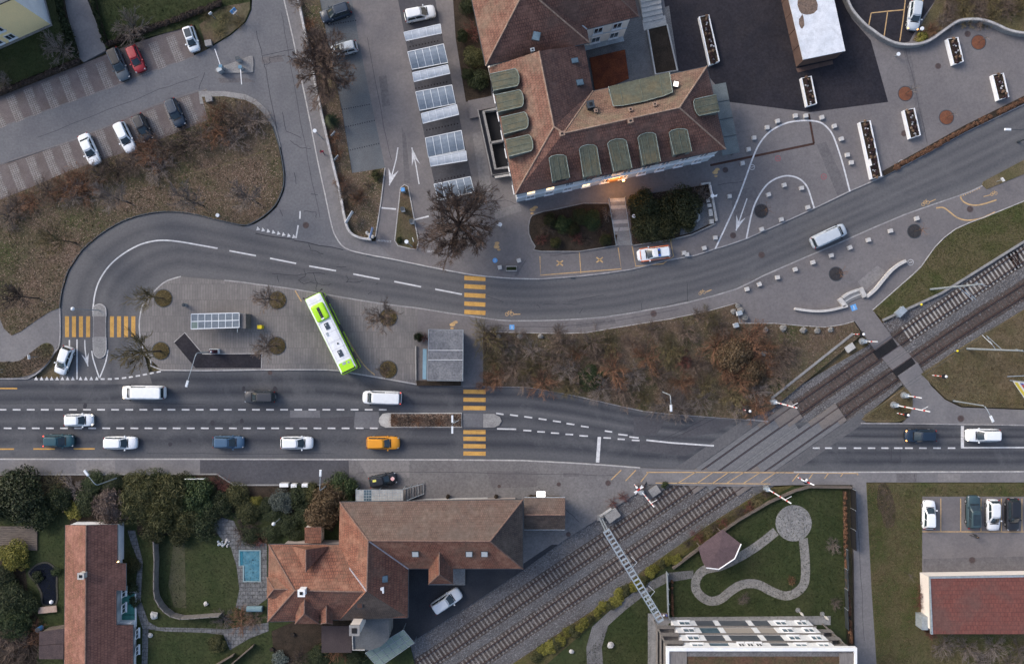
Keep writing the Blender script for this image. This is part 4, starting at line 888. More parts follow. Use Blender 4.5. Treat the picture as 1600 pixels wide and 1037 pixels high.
wall_windows(hb,A,B,(2.2,5.7),[.07 + .0956 * i for i in range(10)],1.15,1.7,lit={(1,0),(1,1),(0,3)})
for z in (4.0,7.4): MB().bar((A[0],A[1] - .08,z),(B[0],B[1] - .08,z),.22,.18).build('cornice',m_whitep,hb)
A2,N2 = [min(WS,key=lambda p: math.dist(p,W2(*K[k]))) for k in 'an']
wall_windows(hb,N2,A2,(1.9,4.9),[.1,.26,.42,.58,.74,.9],1.1,1.6)
B2,C2 = [min(WS,key=lambda p: math.dist(p,W2(*K[k]))) for k in 'bc']
wall_windows(hb,B2,C2,(1.9,4.9),[.15,.4,.65,.88],1.1,1.6)
z3 = lambda x,y: (700 + x / 3.9875,y / 3.9875)
z8 = lambda x,y: (760 + x / 3.9875,200 + y / 3.9875)
cop = (m_copper,m_copw,m_cop2)
for q in (((418,428),(432,535),(280,565),(262,462)),((445,560),(460,665),(312,698),(296,592)),((475,698),(490,800),(345,838),(330,732)),((502,840),(520,940),(378,975),(360,872))):
    dormer(hb,[z3(*p) for p in q],11.1,10.4,2.0,cop)
for q in (((390,190),(497,178),(520,310),(412,333)),((578,132),(688,118),(716,288),(606,308)),((755,98),(872,80),(908,250),(795,272)),((943,62),(1055,40),(1086,208),(976,232)),((1138,30),(1252,14),(1280,146),(1170,168))):
    dormer(hb,[z8(*p) for p in (q[0],q[1],q[2],q[3])],11.1,10.2,2.0,cop)
dormer(hb,[z3(*p) for p in ((1400,575),(1030,662),(1000,540),(1380,450))],11.2,10.5,2.2,cop)
z4b = lambda x,y: (1000 + x / 3.99,y / 3.99)
dormer(hb,[z4b(*p) for p in ((370,722),(340,620),(475,590),(497,695))],11.0,10.3,2.0,cop)
T = math.radians(78)
skylight(rf,(839,119),10.8,T,.5,.6); skylight(rf,(898,95),9.6,.23,.6,.9); skylight(rf,(906,129),9.6,.23,.7,.9)
skylight(rf,(1056,132),10.3,T,.6,.7,emit('lit_skylight',(1,.9,.75),1.3))
for c in ((878,209),(985,189)): chimney(hb,c,12.9,1.4,.55,.4,m_ridge,.23)
chimney(hb,(923,163),11.5,1.8,.8,.8,m_steeldk,.23); chimney(hb,(931,173),11.4,1.2,.3,.3,m_ridge,.2); chimney(hb,(985,171),11.9,1.0,.35,.35,m_ridge,.2); chimney(hb,(1023,163),11.9,1.0,.35,.35,m_ridge,.2)
# entrance with its lamp
ec = Vector(A).lerp(Vector(B),.5); ea = math.atan2((Vector(B) - Vector(A)).y,(Vector(B) - Vector(A)).x)
MB().box(ec.x + .1,ec.y - .06,1.15 + ZP,2.2,.12,2.3,ea).build('door',surf('door_wood',(.35,.17,.07),fine=.2),hb)
lp = MB().box(ec.x + 1.3,ec.y - .35,2.62,.3,.2,.25,ea).build('porch_lamp',emit('lamp_glow',(1.0,.55,.18),5.0),hb)
L = bpy.data.lights.new('porch_lamp_light','POINT'); L.energy = 190; L.color = (1.0,.48,.16); L.shadow_soft_size = .25
lo = bpy.data.objects.new('porch_lamp_light',L); C.objects.link(lo); lo.location = (ec.x + .3,ec.y - 1.1,2.9)
# east metal canopy
ec2 = MB(); Kc = [W(*z4b(*p),3.4) for p in ((455,530),(535,515),(622,950),(515,970))]
p0,uv = roofuv(Kc); cn = thing('entrance_canopy','grey green sheet metal canopy along the side wall of the tiled building','canopy',(*W2(1135,190),ZP))
mb = MB().poly(p0,0,uv); mb.prism([(p[0],p[1]) for p in p0],3.22,3.385); mb.build('canopy_roof',surf('grey_sheet_metal',(.135,.155,.160),(.105,.122,.128),s1=.6,fine=.25,rough=.6),cn)
for k in range(1,4):
    t = k / 4; a = [Kc[0][i] + (Kc[3][i] - Kc[0][i]) * t for i in range(3)]; b = [Kc[1][i] + (Kc[2][i] - Kc[1][i]) * t for i in range(3)]
    MB().bar((a[0],a[1],a[2] + .03),(b[0],b[1],b[2] + .03),.07,.06).build('seam',m_steeldk,cn)
for t in (.04,.35,.65,.96):
    b = [Kc[1][i] + (Kc[2][i] - Kc[1][i]) * t for i in range(3)]; MB().cyl(b[0] - .15,b[1],ZP,3.25,.06,8).build('post',m_steeldk,cn)

# north tiled building (runs out of the picture)
nb = thing('tiled_house','tall cream building with brown hipped roof cut by the top edge','building',(*W2(850,0),ZP))
ZE2 = 9.2
K = {'sw': (759,103,ZE2),'se': (921,67,ZE2),'nw': (712,-120,ZE2),'ap': (821,-18,14.6),'ap2': (796,-150,14.6),'ne': (880,-160,ZE2)}
rn = roof_part(nb,K,[(('sw','nw','ap2','ap'),0),(('sw','se','ap'),1),(('se','ne','ap2','ap'),2)],['sw','se','ne','nw'],[T_lit,T_half,T_shade])
caps(rn,K,[('sw','ap'),('se','ap')],m_ridge); gutter(rn,K,[('sw','se'),('sw','nw')])
walls(nb,inset([W2(*K[k]) for k in ('sw','se','ne','nw')],.6),0,ZE2 - .2,m_cream)
K2 = {'a': (880,55,ZE2),'b': (998,26,ZE2),'c': (968,-110,ZE2),'d': (840,-90,ZE2),'r': (948,-22,13.2),'s': (840,2,13.2),'r2': (930,-90,13.2),'s2': (830,-60,13.2)}
re_ = roof_part(nb,K2,[(('a','b','r','s'),0),(('b','c','r2','r'),1),(('s','r','r2','s2'),1)],['a','b','c','d'],[T_half,T_shade])
caps(re_,K2,[('b','r')],m_ridged); gutter(re_,K2,[('a','b')])
MB().tube([W(917,46,9.3),W(863,0,11.9)],.1,6).build('valley_gutter',m_steel,nb)
w2 = inset([W2(*K2[k]) for k in 'abcd'],.7); walls(nb,w2,0,ZE2 - .2,m_cream)
A,B = [min(w2,key=lambda p: math.dist(p,W2(*K2[k]))) for k in 'ab']
wall_windows(nb,A,B,(2.6,5.9),(.52,.82),1.2,1.8)
MB().bar((A[0],A[1] - .06,4.3),(B[0],B[1] - .06,4.3),.12,.12).build('string_course',m_bluewall,nb)
MB().bar((A[0],A[1] - .35,1.1),(B[0],B[1] - .35,1.1),.7,.14).build('ledge',m_steel,nb)
skylight(rn,(838,57),11.4,T,.9,1.2); chimney(nb,(832,78),10.6,.8,.4,.3,m_steel,.2)

# courtyard between the two buildings
sheet('courtyard',[(915,70),(1005,25),(1045,10),(1060,112),(925,145)],ZP + .032,m_gravel,'grey gravel courtyard between the two tiled buildings','courtyard')
rb = tag(MB().prism(PX([(921,92),(976,79),(982,124),(930,146)]),0,ZP + .25).build('planting_bed',m_redsoil),'rust red mulch bed in the courtyard corner','bed',kind='structure')
pbx = thing('raised_bed','long raised bed of brown soil with pale edging beside the dark asphalt','planter',(*W2(1032,80),ZP))
q = [(1011,48),(1041,41),(1057,112),(1023,118)]
MB().wall(PX(q),.22,0,ZP + .5,closed=True).build('edging',m_conc,pbx); MB().prism(inset(PX(q),.1),0,ZP + .38).build('soil',m_soil,pbx)
st = thing('outdoor_stair','pale concrete outdoor stair at the top edge beside the cream building','stairs',(*W2(1020,20),ZP))
for k in range(9):
    y = 30 - 7 * k; MB().prism(PX([(1005 - .2 * (30 - y),y + 7),(1036 - .2 * (30 - y),y),(1034.6 - .2 * (30 - y),y - 7),(1003.6 - .2 * (30 - y),y)]),0,ZP + .17 * (k + 1)).build('step',m_conc,st)
MB().prism(PX([(1003,33),(1039,25),(1042,42),(1006,49)]),0,ZP + .06).build('landing',m_conc,st)
# sunken area beside the west wall
sk = thing('sunken_court','black sunken light well with grey parapet beside the tiled building','light well',(*W2(770,215),ZP))
zz = lambda x,y: (720 + x / 5.185,140 + y / 5.185)
MB().prism(PX([zz(*p) for p in ((188,190),(300,175),(395,640),(285,660))]),ZP,ZP + .05).build('well_floor',m_black,sk)
MB().wall(PX([zz(*p) for p in ((290,172),(185,192),(240,445),(282,655),(385,640))]),.35,ZP,ZP + .9).build('parapet',m_conc2,sk)
MB().wall(PX([zz(*p) for p in ((240,445),(345,425))]),.3,ZP,ZP + .9).build('cross_wall',m_conc2,sk)
MB().wall(PX([zz(*p) for p in ((140,180),(255,705),(400,685))]),.14,ZP,ZP + 1.0).build('outer_wall',m_conc2,sk)
MB().prism(PX([zz(*p) for p in ((60,100),(270,60),(290,150),(145,180),(150,230),(75,245))]),ZP,ZP + .45).build('landing',m_lane,sk)
MB().bar(W(*zz(275,712),1.0),W(*zz(395,692),1.0),.3,.25).build('beam',m_conc,sk)

# ---------------------------------------------------------------- yellow house, top left
yh = thing('yellow_house','tall pale yellow house cut by the top left corner','building',(*W2(20,20),ZP))
b1,b2 = W2(80,39),W2(-60,101); b3,b4 = W2(-110,-40),W2(52,-60)
walls(yh,[b1,b2,b3,b4],0,9.0,m_yel)
MB().bar((b1[0] + .04,b1[1],4.5),(b4[0] + .04,b4[1],4.5),.06,8.9).build('side_cladding',m_whw,yh)
MB().prism(inset([b1,b2,b3,b4],-.4),9.0,9.25).build('roof',m_steeldk,yh)
wall_windows(yh,b2,b1,(1.4,3.9),(.32,.47,.61),1.15,1.3)
MB().wall([b2,b1,b4],.7,ZP,ZP + .12).build('plinth_paving',m_conc2,yh)

# ---------------------------------------------------------------- station building
sb = thing('station_building','station building with long brown ridge roof and orange tiled wings','building',(*W2(640,880),ZP))
E = 6.0; R = 9.8
K = {'nw': (531,784,E),'ne': (817,780,E),'se': (817,888,E),'sv': (638,888,E),'r1': (575.6,844,R),'r2': (765.7,845,R),'vw': (529,864,E),'c1': (573,923,R),'se2': (637.5,964,E),'sw2': (530,969,E)}
rs = roof_part(sb,K,[(('nw','ne','r2','r1'),0),(('ne','se','r2'),1),(('se','sv','r1','r2'),2),(('nw','r1','c1','vw'),2),(('sv','se2','c1','r1'),3),(('se2','sw2','c1'),1),(('sw2','vw','c1'),2)],['nw','ne','se','sv','se2','sw2','vw'],[T_br,T_brshade,T_st,T_stshade])
caps(rs,K,[('nw','r1'),('r1','c1'),('r2','ne'),('r2','se'),('r1','r2')],m_ridged)
m_pale = surf('lead_flashing',(.33,.31,.33),(.24,.22,.24),s1=3,fine=.5,s2=6)
caps(rs,K,[('sv','r1')],m_pale,.12); caps(rs,K,[('vw','c1')],m_pale,.12)
gutter(rs,K,[('nw','ne'),('ne','se'),('se','sv'),('sv','se2')])
m_stw = surf('station_render',(.30,.26,.235),(.26,.225,.205),s1=.4,fine=.15)
walls(sb,inset([W2(*K[k]) for k in ('nw','ne','se','sv','se2','sw2')],1.0),0,E - .2,m_stw)
MB().bar((*W(533,790,6.25)[:2],6.35),(*W(815,786,6.25)[:2],6.35),.12,.1).build('snow_guard',m_ridged,rs)
Kw = {'nw': (420,850,E),'ne': (545,850,E),'sw': (418,971,E),'se': (637,964.5,E),'r1': (461,922,8.9),'r2': (580,924,9.3)}
rw = roof_part(sb,Kw,[(('nw','ne','r2','r1'),0),(('sw','se','r2','r1'),1),(('nw','sw','r1'),0)],['nw','ne','se','sw'],[T_st,T_stshade])
caps(rw,Kw,[('nw','r1'),('sw','r1'),('r1','r2')],m_ridged); gutter(rw,Kw,[('nw','ne'),('sw','se'),('nw','sw')])
walls(sb,inset([W2(*Kw[k]) for k in ('nw','ne','se','sw')],1.0),0,E - .2,m_stw)
def gable(root,l,r,top,apexback,zl,zt,mats,hip=None,name='gable'):
    """little cross gable: l, r eave corners in front, top = ridge front end, apexback = ridge back end (px)"""
    K = {'l': (*l,zl),'r': (*r,zl),'t': (*top,zt),'b': (*apexback,zt)}
    mb = MB()
    for keys,mi in ((('l','t','b'),0),(('r','b','t'),1),(('l','r','t'),0)):
        p,uv = roofuv([W(*K[k]) for k in keys]); mb.poly(p,mi,uv)
    o = mb.build(name,mats,root)
    MB().tube([W(*K['t']),W(*K['b'])],.09,6).build('ridge_cap',m_ridged,o)
    return o
def gable4(root,fl,fr,bl,br,tf,tb,zl,zt,mats,name='gable'):
    K = {'fl': (*fl,zl),'fr': (*fr,zl),'bl': (*bl,zl + .6),'br': (*br,zl + .6),'tf': (*tf,zt),'tb': (*tb,zt + .1)}
    mb = MB()
    for keys,mi in ((('fl','tf','tb','bl'),0),(('fr','br','tb','tf'),1),(('fl','fr','tf'),0)):
        p,uv = roofuv([W(*K[k]) for k in keys]); mb.poly(p,mi,uv)
    base = [W2(*K[k]) for k in ('fl','fr','br','bl')]; mb.prism(inset(base,.3),2.0,zl - .02,2)
    o = mb.build(name,list(mats) + [m_cream],root)
    MB().tube([W(*K['tf']),W(*K['tb'])],.09,6).build('ridge_cap',m_ridged,o)
    for a,b in (('fl','tf'),('fr','tf')): MB().tube([W(*K[a]),W(*K[b])],.08,6).build('ridge_cap',m_ridged,o)
    return o
gable(sb,(456,853),(514,853),(478,858),(478,893),6.3,8.7,[T_st,T_stshade])
gable4(sb,(417,901),(417,934),(447,901),(447,934),(428,920),(450,920),6.6,8.0,[T_st,T_stshade])
gable4(sb,(461,974),(499,974),(463,950),(497,950),(475.5,958),(476,936),6.5,8.4,[T_st,T_stshade])
gable4(sb,(501,974),(520,974),(502,955),(520,955),(510,972),(510,945),6.5,7.8,[T_st,T_stshade])
pg = gable4(sb,(669.5,912),(708,911.5),(670,864),(708,864),(686.5,897),(686.5,847),5.6,8.2,[T_st,T_stshade],'porch_gable')
chimney(sb,(471,926),10.0,1.8,.8,.8,m_whitep); 
for c in ((649,865),(733,865),(757,865)): skylight(rs,c,8.3,-math.pi / 2,.8,.75,surf('pale_skylight',(.36,.38,.39),fine=.1,rough=.2),.35)
skylight(rs,(600,904),8.3,0,.8,.9,None,.3); skylight(rs,(562,945),8.0,-math.pi / 2,.7,.8,T_stshade,.3)
MB().prism([W2(*p,8.6) for p in ((586,918.5),(599.5,917),(599.5,926.5),(597.5,926.5),(597,922.5))],7.6,8.6).build('roof_hatch',m_whitep,sb)
# east annex with lower gable
K = {'a': (819,777,3.6),'b': (883,777,3.6),'c': (883,827,3.6),'d': (819,827,3.6),'r1': (819,804,5.2),'r2': (883,804,5.2)}
ra = roof_part(sb,K,[(('a','b','r2','r1'),0),(('c','d','r1','r2'),1),(('b','c','r2'),2),(('a','d','r1'),2)],['a','b','c','d'],[T_br,T_brshade,m_wood],name='annex_roof')
caps(ra,K,[('r1','r2')],m_ridged); gutter(ra,K,[('a','b'),('c','d')],m_steel)
walls(sb,inset([W2(*K[k]) for k in 'abcd'],.5),0,3.4,m_wood,'annex_wall')
ls = MB().box(*W(845,771.5,2.2)[:2],2.2,1.15,.35,.8).build('light_box',m_steeldk,sb); MB().box(*W(845,771.5,2.2)[:2],2.62,1.15,.95,.06).build('light_panel',emit('light_box_white',(1,.97,.93),2.5),ls)
# glazed canopy and stair on the road side
gc = thing('glass_canopy','grey framed glass canopy against the front of the station building','canopy',(*W2(593,774),ZP))
zq = lambda x,y: (540 + x / 10,730 + y / 10)
cq = [W(*zq(*p),2.7) for p in ((160,350),(895,345),(895,525),(160,525))]
fr = MB()
nx,ny = 18,4
gp = lambda i,j: tuple(cq[0][k] + (cq[1][k] - cq[0][k]) * i / nx + (cq[3][k] - cq[0][k]) * j / ny for k in range(3))
for i in range(0,nx + 1): fr.bar(gp(i,0),gp(i,ny),.05,.07)
for j in range(ny + 1): fr.bar(gp(0,j),gp(nx,j),.06,.08)
fr.build('frame',m_steel,gc)
m_frost = surf('frosted_glass',(.40,.40,.39),(.32,.32,.32),s1=1.5,fine=.15,rough=.3)
for i in range(6): MB().poly([gp(i * 3 + .1,.1),gp(i * 3 + 2.9,.1),gp(i * 3 + 2.9,3.9),gp(i * 3 + .1,3.9)][::-1]).build('pane',m_glassblue if i in (1,) else m_frost,gc)
for i in (0,9,18): p = gp(i,0); MB().cyl(p[0],p[1],ZP,2.65,.05,8).build('post',m_steel,gc)
sr = thing('entrance_stair','slanting grey stair with metal railings beside the glass canopy','stairs',(*W2(645,768),ZP))
for k in range(8):
    x0,x1 = 900 + 41 * k,941 + 41 * k; yt = lambda x: 345 - (x - 900) * .27; yb = lambda x: 520 - max(0,(x - 960)) * .38
    MB().prism([W2(*zq(*p),1.4 - .17 * k) for p in ((x0,yt(x0)),(x1,yt(x1)),(x1,yb(x1)),(x0,yb(x0)))],0,1.5 - .17 * k).build('step',m_conc2 if k % 2 else m_woodgrey,sr)
MB().tube([W(*zq(900,340),2.6),W(*zq(1215,255),1.2)],.05,6).build('railing',m_steel,sr); MB().tube([W(*zq(960,515),2.6),W(*zq(1225,410),1.2)],.05,6).build('railing',m_steel,sr)
for t in (0,.33,.66,1):
    p = W(*zq(900 + 315 * t,340 - 85 * t),2.6 - 1.4 * t); MB().cyl(p[0],p[1],ZP,p[2],.03,6).build('railing_post',m_steel,sr)
pw = thing('planter_wall','low pale wall with dark plants along the front of the station building','wall',(*W2(720,778),ZP))
MB().wall(PX([(640,782.6),(665,780),(762,778)]),.3,ZP,ZP + .6).build('wall',m_conc,pw)
for x in (700,775,830,836): MB().ball(W(x,775.5,.5),.35,7,jit=.25).build('plant',m_soil,pw)
# southern annexes and chimney
za = lambda x,y: (400 + x / 5.858,860 + y / 5.858)
sa_ = thing('grey_annex','flat roofed grey annex behind the station building','annex',(*W2(580,990),ZP))
m_felt = surf('roof_felt',(.105,.112,.120),(.082,.088,.094),s1=.5,fine=.3,c3=(.13,.135,.14),s3=.4)
MB().prism([W2(*za(*p),4.0) for p in ((880,600),(1215,615),(1215,800),(1140,870),(1040,905),(890,900))],ZP,4.0).build('wall',m_conc2,sa_)
MB().prism([W2(*za(*p),4.1) for p in ((876,596),(1219,611),(1219,804),(1142,874),(1041,909),(886,904))],4.0,4.16).build('roof',m_felt,sa_)
MB().wall([W2(*za(*p),4.1) for p in ((885,770),(890,900),(1000,900))],.12,4.1,4.4).build('parapet',m_conc,sa_)
ch = thing('brick_chimney','tall pale square chimney with black flue behind the station building','chimney',(*W2(563,975),ZP))
x,y,_ = W(*za(903,725),8.6); MB().box(x,y,4.3,1.25,1.25,8.6).build('shaft',m_cream,ch); MB().box(x,y,8.65,1.4,1.4,.3).build('cap',m_conc2,ch); MB().box(x,y,8.82,.7,.7,.06).build('flue',m_black,ch)
sh2 = thing('brown_annex','brown flat roofed shed behind the station building','shed',(*W2(525,995),ZP))
MB().prism([W2(*za(*p),3.2) for p in ((605,690),(872,690),(872,925),(605,925))],ZP,3.1).build('wall',m_wood,sh2)
MB().prism([W2(*za(*p),3.2) for p in ((600,686),(876,686),(876,930),(600,930))],3.1,3.25).build('roof',surf('brown_felt',(.060,.047,.048),(.048,.038,.040),s1=.6,fine=.3),sh2)
gl = thing('glass_lean_to','pale green glazed lean to roof beside the railway','canopy',(*W2(610,1010),ZP))
cq = [W(*za(*p),2.6) for p in ((1000,935),(1350,722),(1450,842),(1120,1070))]
cq[2] = W(*za(1450,842),2.3); cq[3] = W(*za(1120,1070),2.3); fr = MB(); nx,ny = 6,3
gp = lambda i,j: tuple((cq[0][k] * (1 - i / nx) + cq[1][k] * i / nx) * (1 - j / ny) + (cq[3][k] * (1 - i / nx) + cq[2][k] * i / nx) * j / ny for k in range(3))
for i in range(nx + 1): fr.bar(gp(i,0),gp(i,ny),.05,.06)
for j in range(ny + 1): fr.bar(gp(0,j),gp(nx,j),.05,.06)
fr.build('frame',m_steel,gl); m_green = surf('green_glass',(.19,.24,.215),(.15,.195,.175),s1=1,fine=.15,rough=.25)
for i in range(nx):
    for j in range(ny): MB().poly([gp(i + .05,j + .05),gp(i + .05,j + .95),gp(i + .95,j + .95),gp(i + .95,j + .05)]).build('pane',m_green,gl)
for i,j in ((0,0),(nx,0),(nx,ny),(0,ny)): p = gp(i,j); MB().cyl(p[0],p[1],ZP,p[2],.05,6).build('post',m_steel,gl)
bs_ = thing('brick_shed','small red tiled shed roof beside the big shrub','shed',(*W2(488,835),ZP))
MB().prism([W2(*p,2.5) for p in ((477,824),(500,824),(500,848),(477,848))],ZP,2.4).build('wall',m_cream,bs_); p0,uv = roofuv([W(476,823,2.5),W(502,823,2.5),W(502,848,2.9),W(476,848,2.9)]); MB().poly(p0,0,uv).build('roof',T_stshade,bs_)
MB().prism(PX([(670,912),(727,912),(727,886),(708,886)]),ZP,ZP + .35).build('porch_floor',m_conc2,sb)

# ---------------------------------------------------------------- long house in the garden
lh = thing('long_house','long house with salmon tiled saddle roof in the lower left garden','building',(*W2(150,930),ZP))
def lz(px):     # height of the east slope where it is seen at column px
    z = 4.0
    for _ in range(20): z = 4.6 - .56 * (W2(px,0,z)[0] - W2(134.8,0,4.6)[0])
    return z
e1,e2,e3,e4 = lz(183.6),lz(197),lz(182),lz(208)
K = {'w1': (102,820,2.2),'w2': (99.5,1120,2.2),'r1': (134.8,820,4.6),'r2': (132.8,1120,4.6),'a': (183.6,819,e1),'b': (183.6,879.5,e1),'c': (197,879.5,e2),'d': (197,922,e2),'e': (182,922,e3),'f': (182,976,e3),'g': (208,976,e4),'h': (208,1120,e4)}
rl = roof_part(lh,K,[(('w1','w2','r2','r1'),0),(('r1','r2','h','g','f','e','d','c','b','a'),1)],['w1','r1','a','b','c','d','e','f','g','h','r2','w2'],[T_lh,T_lhshade])
caps(rl,K,[('r1','r2')],m_ridged); gutter(rl,K,[('w1','w2'),('a','b'),('c','d'),('e','f'),('g','h')])
for x1,ya,yb,zt in ((194.5,814,872,2.4),(192.5,872.3,966,2.4),(213.5,966.3,1100,1.55)):
    MB().prism(PX([(122,ya),(x1,ya),(x1,yb),(122,yb)]),0,zt).build('wall',m_whw,lh)
MB().prism(PX([(122.3,814.5),(192,814.5),(192,1098),(122.3,1098)]),0,2.3).build('inner_wall',m_whw,lh)
for y in (925,950): window(lh,W(192.6,y,1.5),0,1.2,1.0)
for y in (990,1016): window(lh,W(213.6,y,.9),0,1.2,.8)
chimney(lh,(126.5,899.5),5.4,1.3,.75,.75,m_conc)
wl = MB().ball(W(183.8,877,2.6),.16,8).build('wall_lamp',emit('wall_lamp_glow',(1,.62,.2),6.0),lh)
wg = thing('winter_garden','teal glass roofed terrace with dark plants beside the long house','terrace',(*W2(203,950),ZP))
for k in range(3):
    y0 = 925 + 17 * k; MB().prism(PX([(191,y0),(213,y0),(213,y0 + 16),(191,y0 + 16)]),ZP,ZP + .25).build('panel',surf('teal_glass',(.075,.24,.20),(.06,.19,.16),s1=1.5,fine=.15,rough=.2) if k == 0 else MAT['teal'],wg)
    if k == 0: MAT['teal'] = bpy.data.materials['teal_glass']
MB().wall(PX([(190,923),(214,923),(214,977),(190,977)]),.1,ZP,ZP + .4).build('frame',m_whitep,wg)

# ---------------------------------------------------------------- apartment block
ap = thing('apartment_block','white apartment block with wooden balconies at the lower edge','building',(*W2(1160,1000),ZP))
X0,X1,Y0,Y1 = W2(1048,0)[0],W2(1262,0)[0],W2(0,969)[1],W2(0,1180)[1]
HB = 10.6; FL = 2.62
MB().prism([(X0,Y0),(X1,Y0),(X1,Y1),(X0,Y1)],0,HB - .3).build('wall',m_whw,ap)
rowspec = [['w','d','w','D','w','d','w','w'],['w','g','w','b','w','b','w','w'],['w','d','w','D','w','d','w','w'],['w','g','w','T','w','D','w','w']]
m_pd = surf('dark_panel',(.085,.095,.11),(.06,.07,.085),s1=1,fine=.1,rough=.3)
m_pb = surf('taupe_panel',(.30,.27,.24),fine=.15)
wt = [0,.17,.30,.34,.54,.58,.70,.86,1.0]
for f in range(4):
    z0 = .25 + FL * f
    MB().box((X0 + X1) / 2,Y0 + .09,z0 + FL - .36,X1 - X0 + .5,.22,.26).build('floor_band',m_woodgrey,ap)
    for i,kd in enumerate(rowspec[f]):
        xa,xb = X0 + (X1 - X0) * wt[i],X0 + (X1 - X0) * wt[i + 1]; xm,wd = (xa + xb) / 2,xb - xa - .06
        if kd == 'w':
            MB().box(xm,Y0 + .06,z0 + 1.10,wd,.14,2.2).build('panel',m_whitep,ap)
            if wd > 1.5: window(ap,(xm,Y0 + .13,z0 + 1.2),math.pi / 2,min(1.5,wd * .5),1.2,m_glassblue)
        elif kd == 'T':
            MB().box(xm,Y0 + .06,z0 + 1.08,wd,.14,2.05).build('panel',m_whitep,ap)
            for k in (-1,0,1): window(ap,(xm + k * wd * .3,Y0 + .13,z0 + 1.1),math.pi / 2,wd * .2,1.5,m_glass)
        else:
            MB().box(xm,Y0 + .04,z0 + 1.08,wd,.10,2.05).build('panel',{'d': m_pd,'D': m_pd,'g': m_glassblue,'b': m_pb}[kd],ap)
    for sx,xs0,xs1,ya,yb in ((-1,1020,1047,966,1090),(1,1263,1286,972,1090)):
        bl = MB().prism([W2(xs0,ya),W2(xs1,ya),W2(xs1,yb),W2(xs0,yb)],z0 + FL - .42,z0 + FL - .2).build('balcony',m_woodgrey,ap)
        xo = W2(xs0 if sx < 0 else xs1,0)[0]; xi = W2(xs1 if sx < 0 else xs0,0)[0]
        if f < 3:
            MB().bar((xo,W2(0,ya)[1],z0 + FL + .3),(xi,W2(0,ya)[1],z0 + FL + .3),.08,.95).build('balustrade',m_woodgrey,bl)
            MB().bar((xo,W2(0,ya)[1],z0 + FL + .3),(xo,W2(0,yb)[1],z0 + FL + .3),.08,.95).build('balustrade',m_woodgrey,bl)
        MB().box(xo - sx * .12,W2(0,ya + 1.5)[1],z0 + 1.1,.18,.18,FL - .3).build('post',m_woodgrey,bl)
rp0 = [W2(1020,966),W2(1285,966),W2(1285,1180),W2(1020,1180)]
MB().wall(rp0,.55,HB - .55,HB + .1,closed=True).build('parapet',m_whitep,ap)
MB().prism(inset(rp0,.2),HB - .5,HB - .2).build('roof',surf('green_roof',(.085,.048,.032),(.062,.055,.03),s1=.5,fine=.5,s2=5,c3=(.12,.07,.045),s3=.3,bump=.5),ap)
MB().prism(inset([W2(1020,966),W2(1285,966),W2(1285,980),W2(1020,980)],.3),HB - .2,HB - .16).build('gravel_edge',m_gravel,ap)
MB().tube([W(1250,969,.3),W(1252,968,10.9)],.05,6).build('downpipe',m_steeldk,ap)
MB().prism(PX([(1012,957),(1045,957),(1045,963),(1297,961),(1297,975),(1045,972),(1018,1060),(1012,1060)]),ZP,ZP + .08).build('terrace',m_conc2,ap)

# ---------------------------------------------------------------- garage, kiosk, pavilions
gg = thing('garage','long garage with plain dark red roof at the lower right','garage',(*W2(1530,945),ZP))
zg = lambda x,y: (1300 + x / 4.037,780 + y / 4.037)
K = {'a': (*zg(618,492),3.4),'b': (1760,897,3.4),'c': (1765,990,3.4),'d': (*zg(630,848),3.4)}
ro = roof_part(gg,K,[(('a','b','c','d'),0)],['a','b','c','d'],[T_gar],.3,fm=m_steel)
MB().wall([W2(*K[k]) for k in 'dab'],.22,3.1,3.5).build('verge_trim',m_steel,gg); 
fp = inset([W2(*K[k]) for k in 'abcd'],.3); walls(gg,fp,0,3.15,m_cream)
MB().box(*W(*zg(566,765),1.0)[:2],1.0,.9,1.9,1.8).build('side_cabinet',m_steel,gg)

kk = thing('kiosk','flat roofed kiosk with mottled grey roof slabs beside the platform','kiosk',(*W2(697,553),ZP))
zk = lambda x,y: (640 + x / 9.427,500 + y / 9.427)
m_mott = surf('mottled_roof_slab',(.155,.158,.170),(.105,.108,.120),s1=1.1,fine=.4,s2=4,c3=(.21,.212,.22),s3=.6)
for q in (((285,140),(785,150),(784,442),(278,440)),((278,448),(784,450),(782,578),(272,580)),((272,588),(782,590),(780,890),(268,886))):
    MB().prism([W2(*zk(*p),2.9) for p in q],2.7,2.9).build('roof_slab',m_mott,kk)
for y in (444,584): MB().bar(W(*zk(275,y),2.9),W(*zk(784,y + 1),2.9),.06,.14).build('flashing',m_whitep,kk)
MB().prism(inset([W2(*zk(*p),2.7) for p in ((285,140),(785,150),(780,890),(268,886))],.25),ZP,2.7).build('wall',m_conc2,kk)
MB().wall([W2(*zk(*p),2.9) for p in ((280,136),(788,146),(784,893),(264,889))],.08,2.68,2.93,closed=True).build('roof_trim',m_steel,kk)
MB().prism([W2(*zk(*p),2.2) for p in ((195,425),(252,425),(247,870),(190,868))],2.1,2.2).build('awning',surf('light_blue_awning',(.19,.30,.37),(.16,.26,.33),s1=1,fine=.12),kk)
for y in (430,865): p = W(*zk(200,y),2.1); MB().cyl(p[0],p[1],ZP,2.1,.04,6).build('awning_post',m_steel,kk)
MB().prism(PX([zk(105,890),zk(760,895),zk(760,960),zk(112,962)]),ZP,ZP + .4).build('planting_bed',m_soil,kk)
MB().wall(PX([zk(95,380),zk(98,880)]),.1,ZP,ZP + .3).build('edging',m_conc,kk)

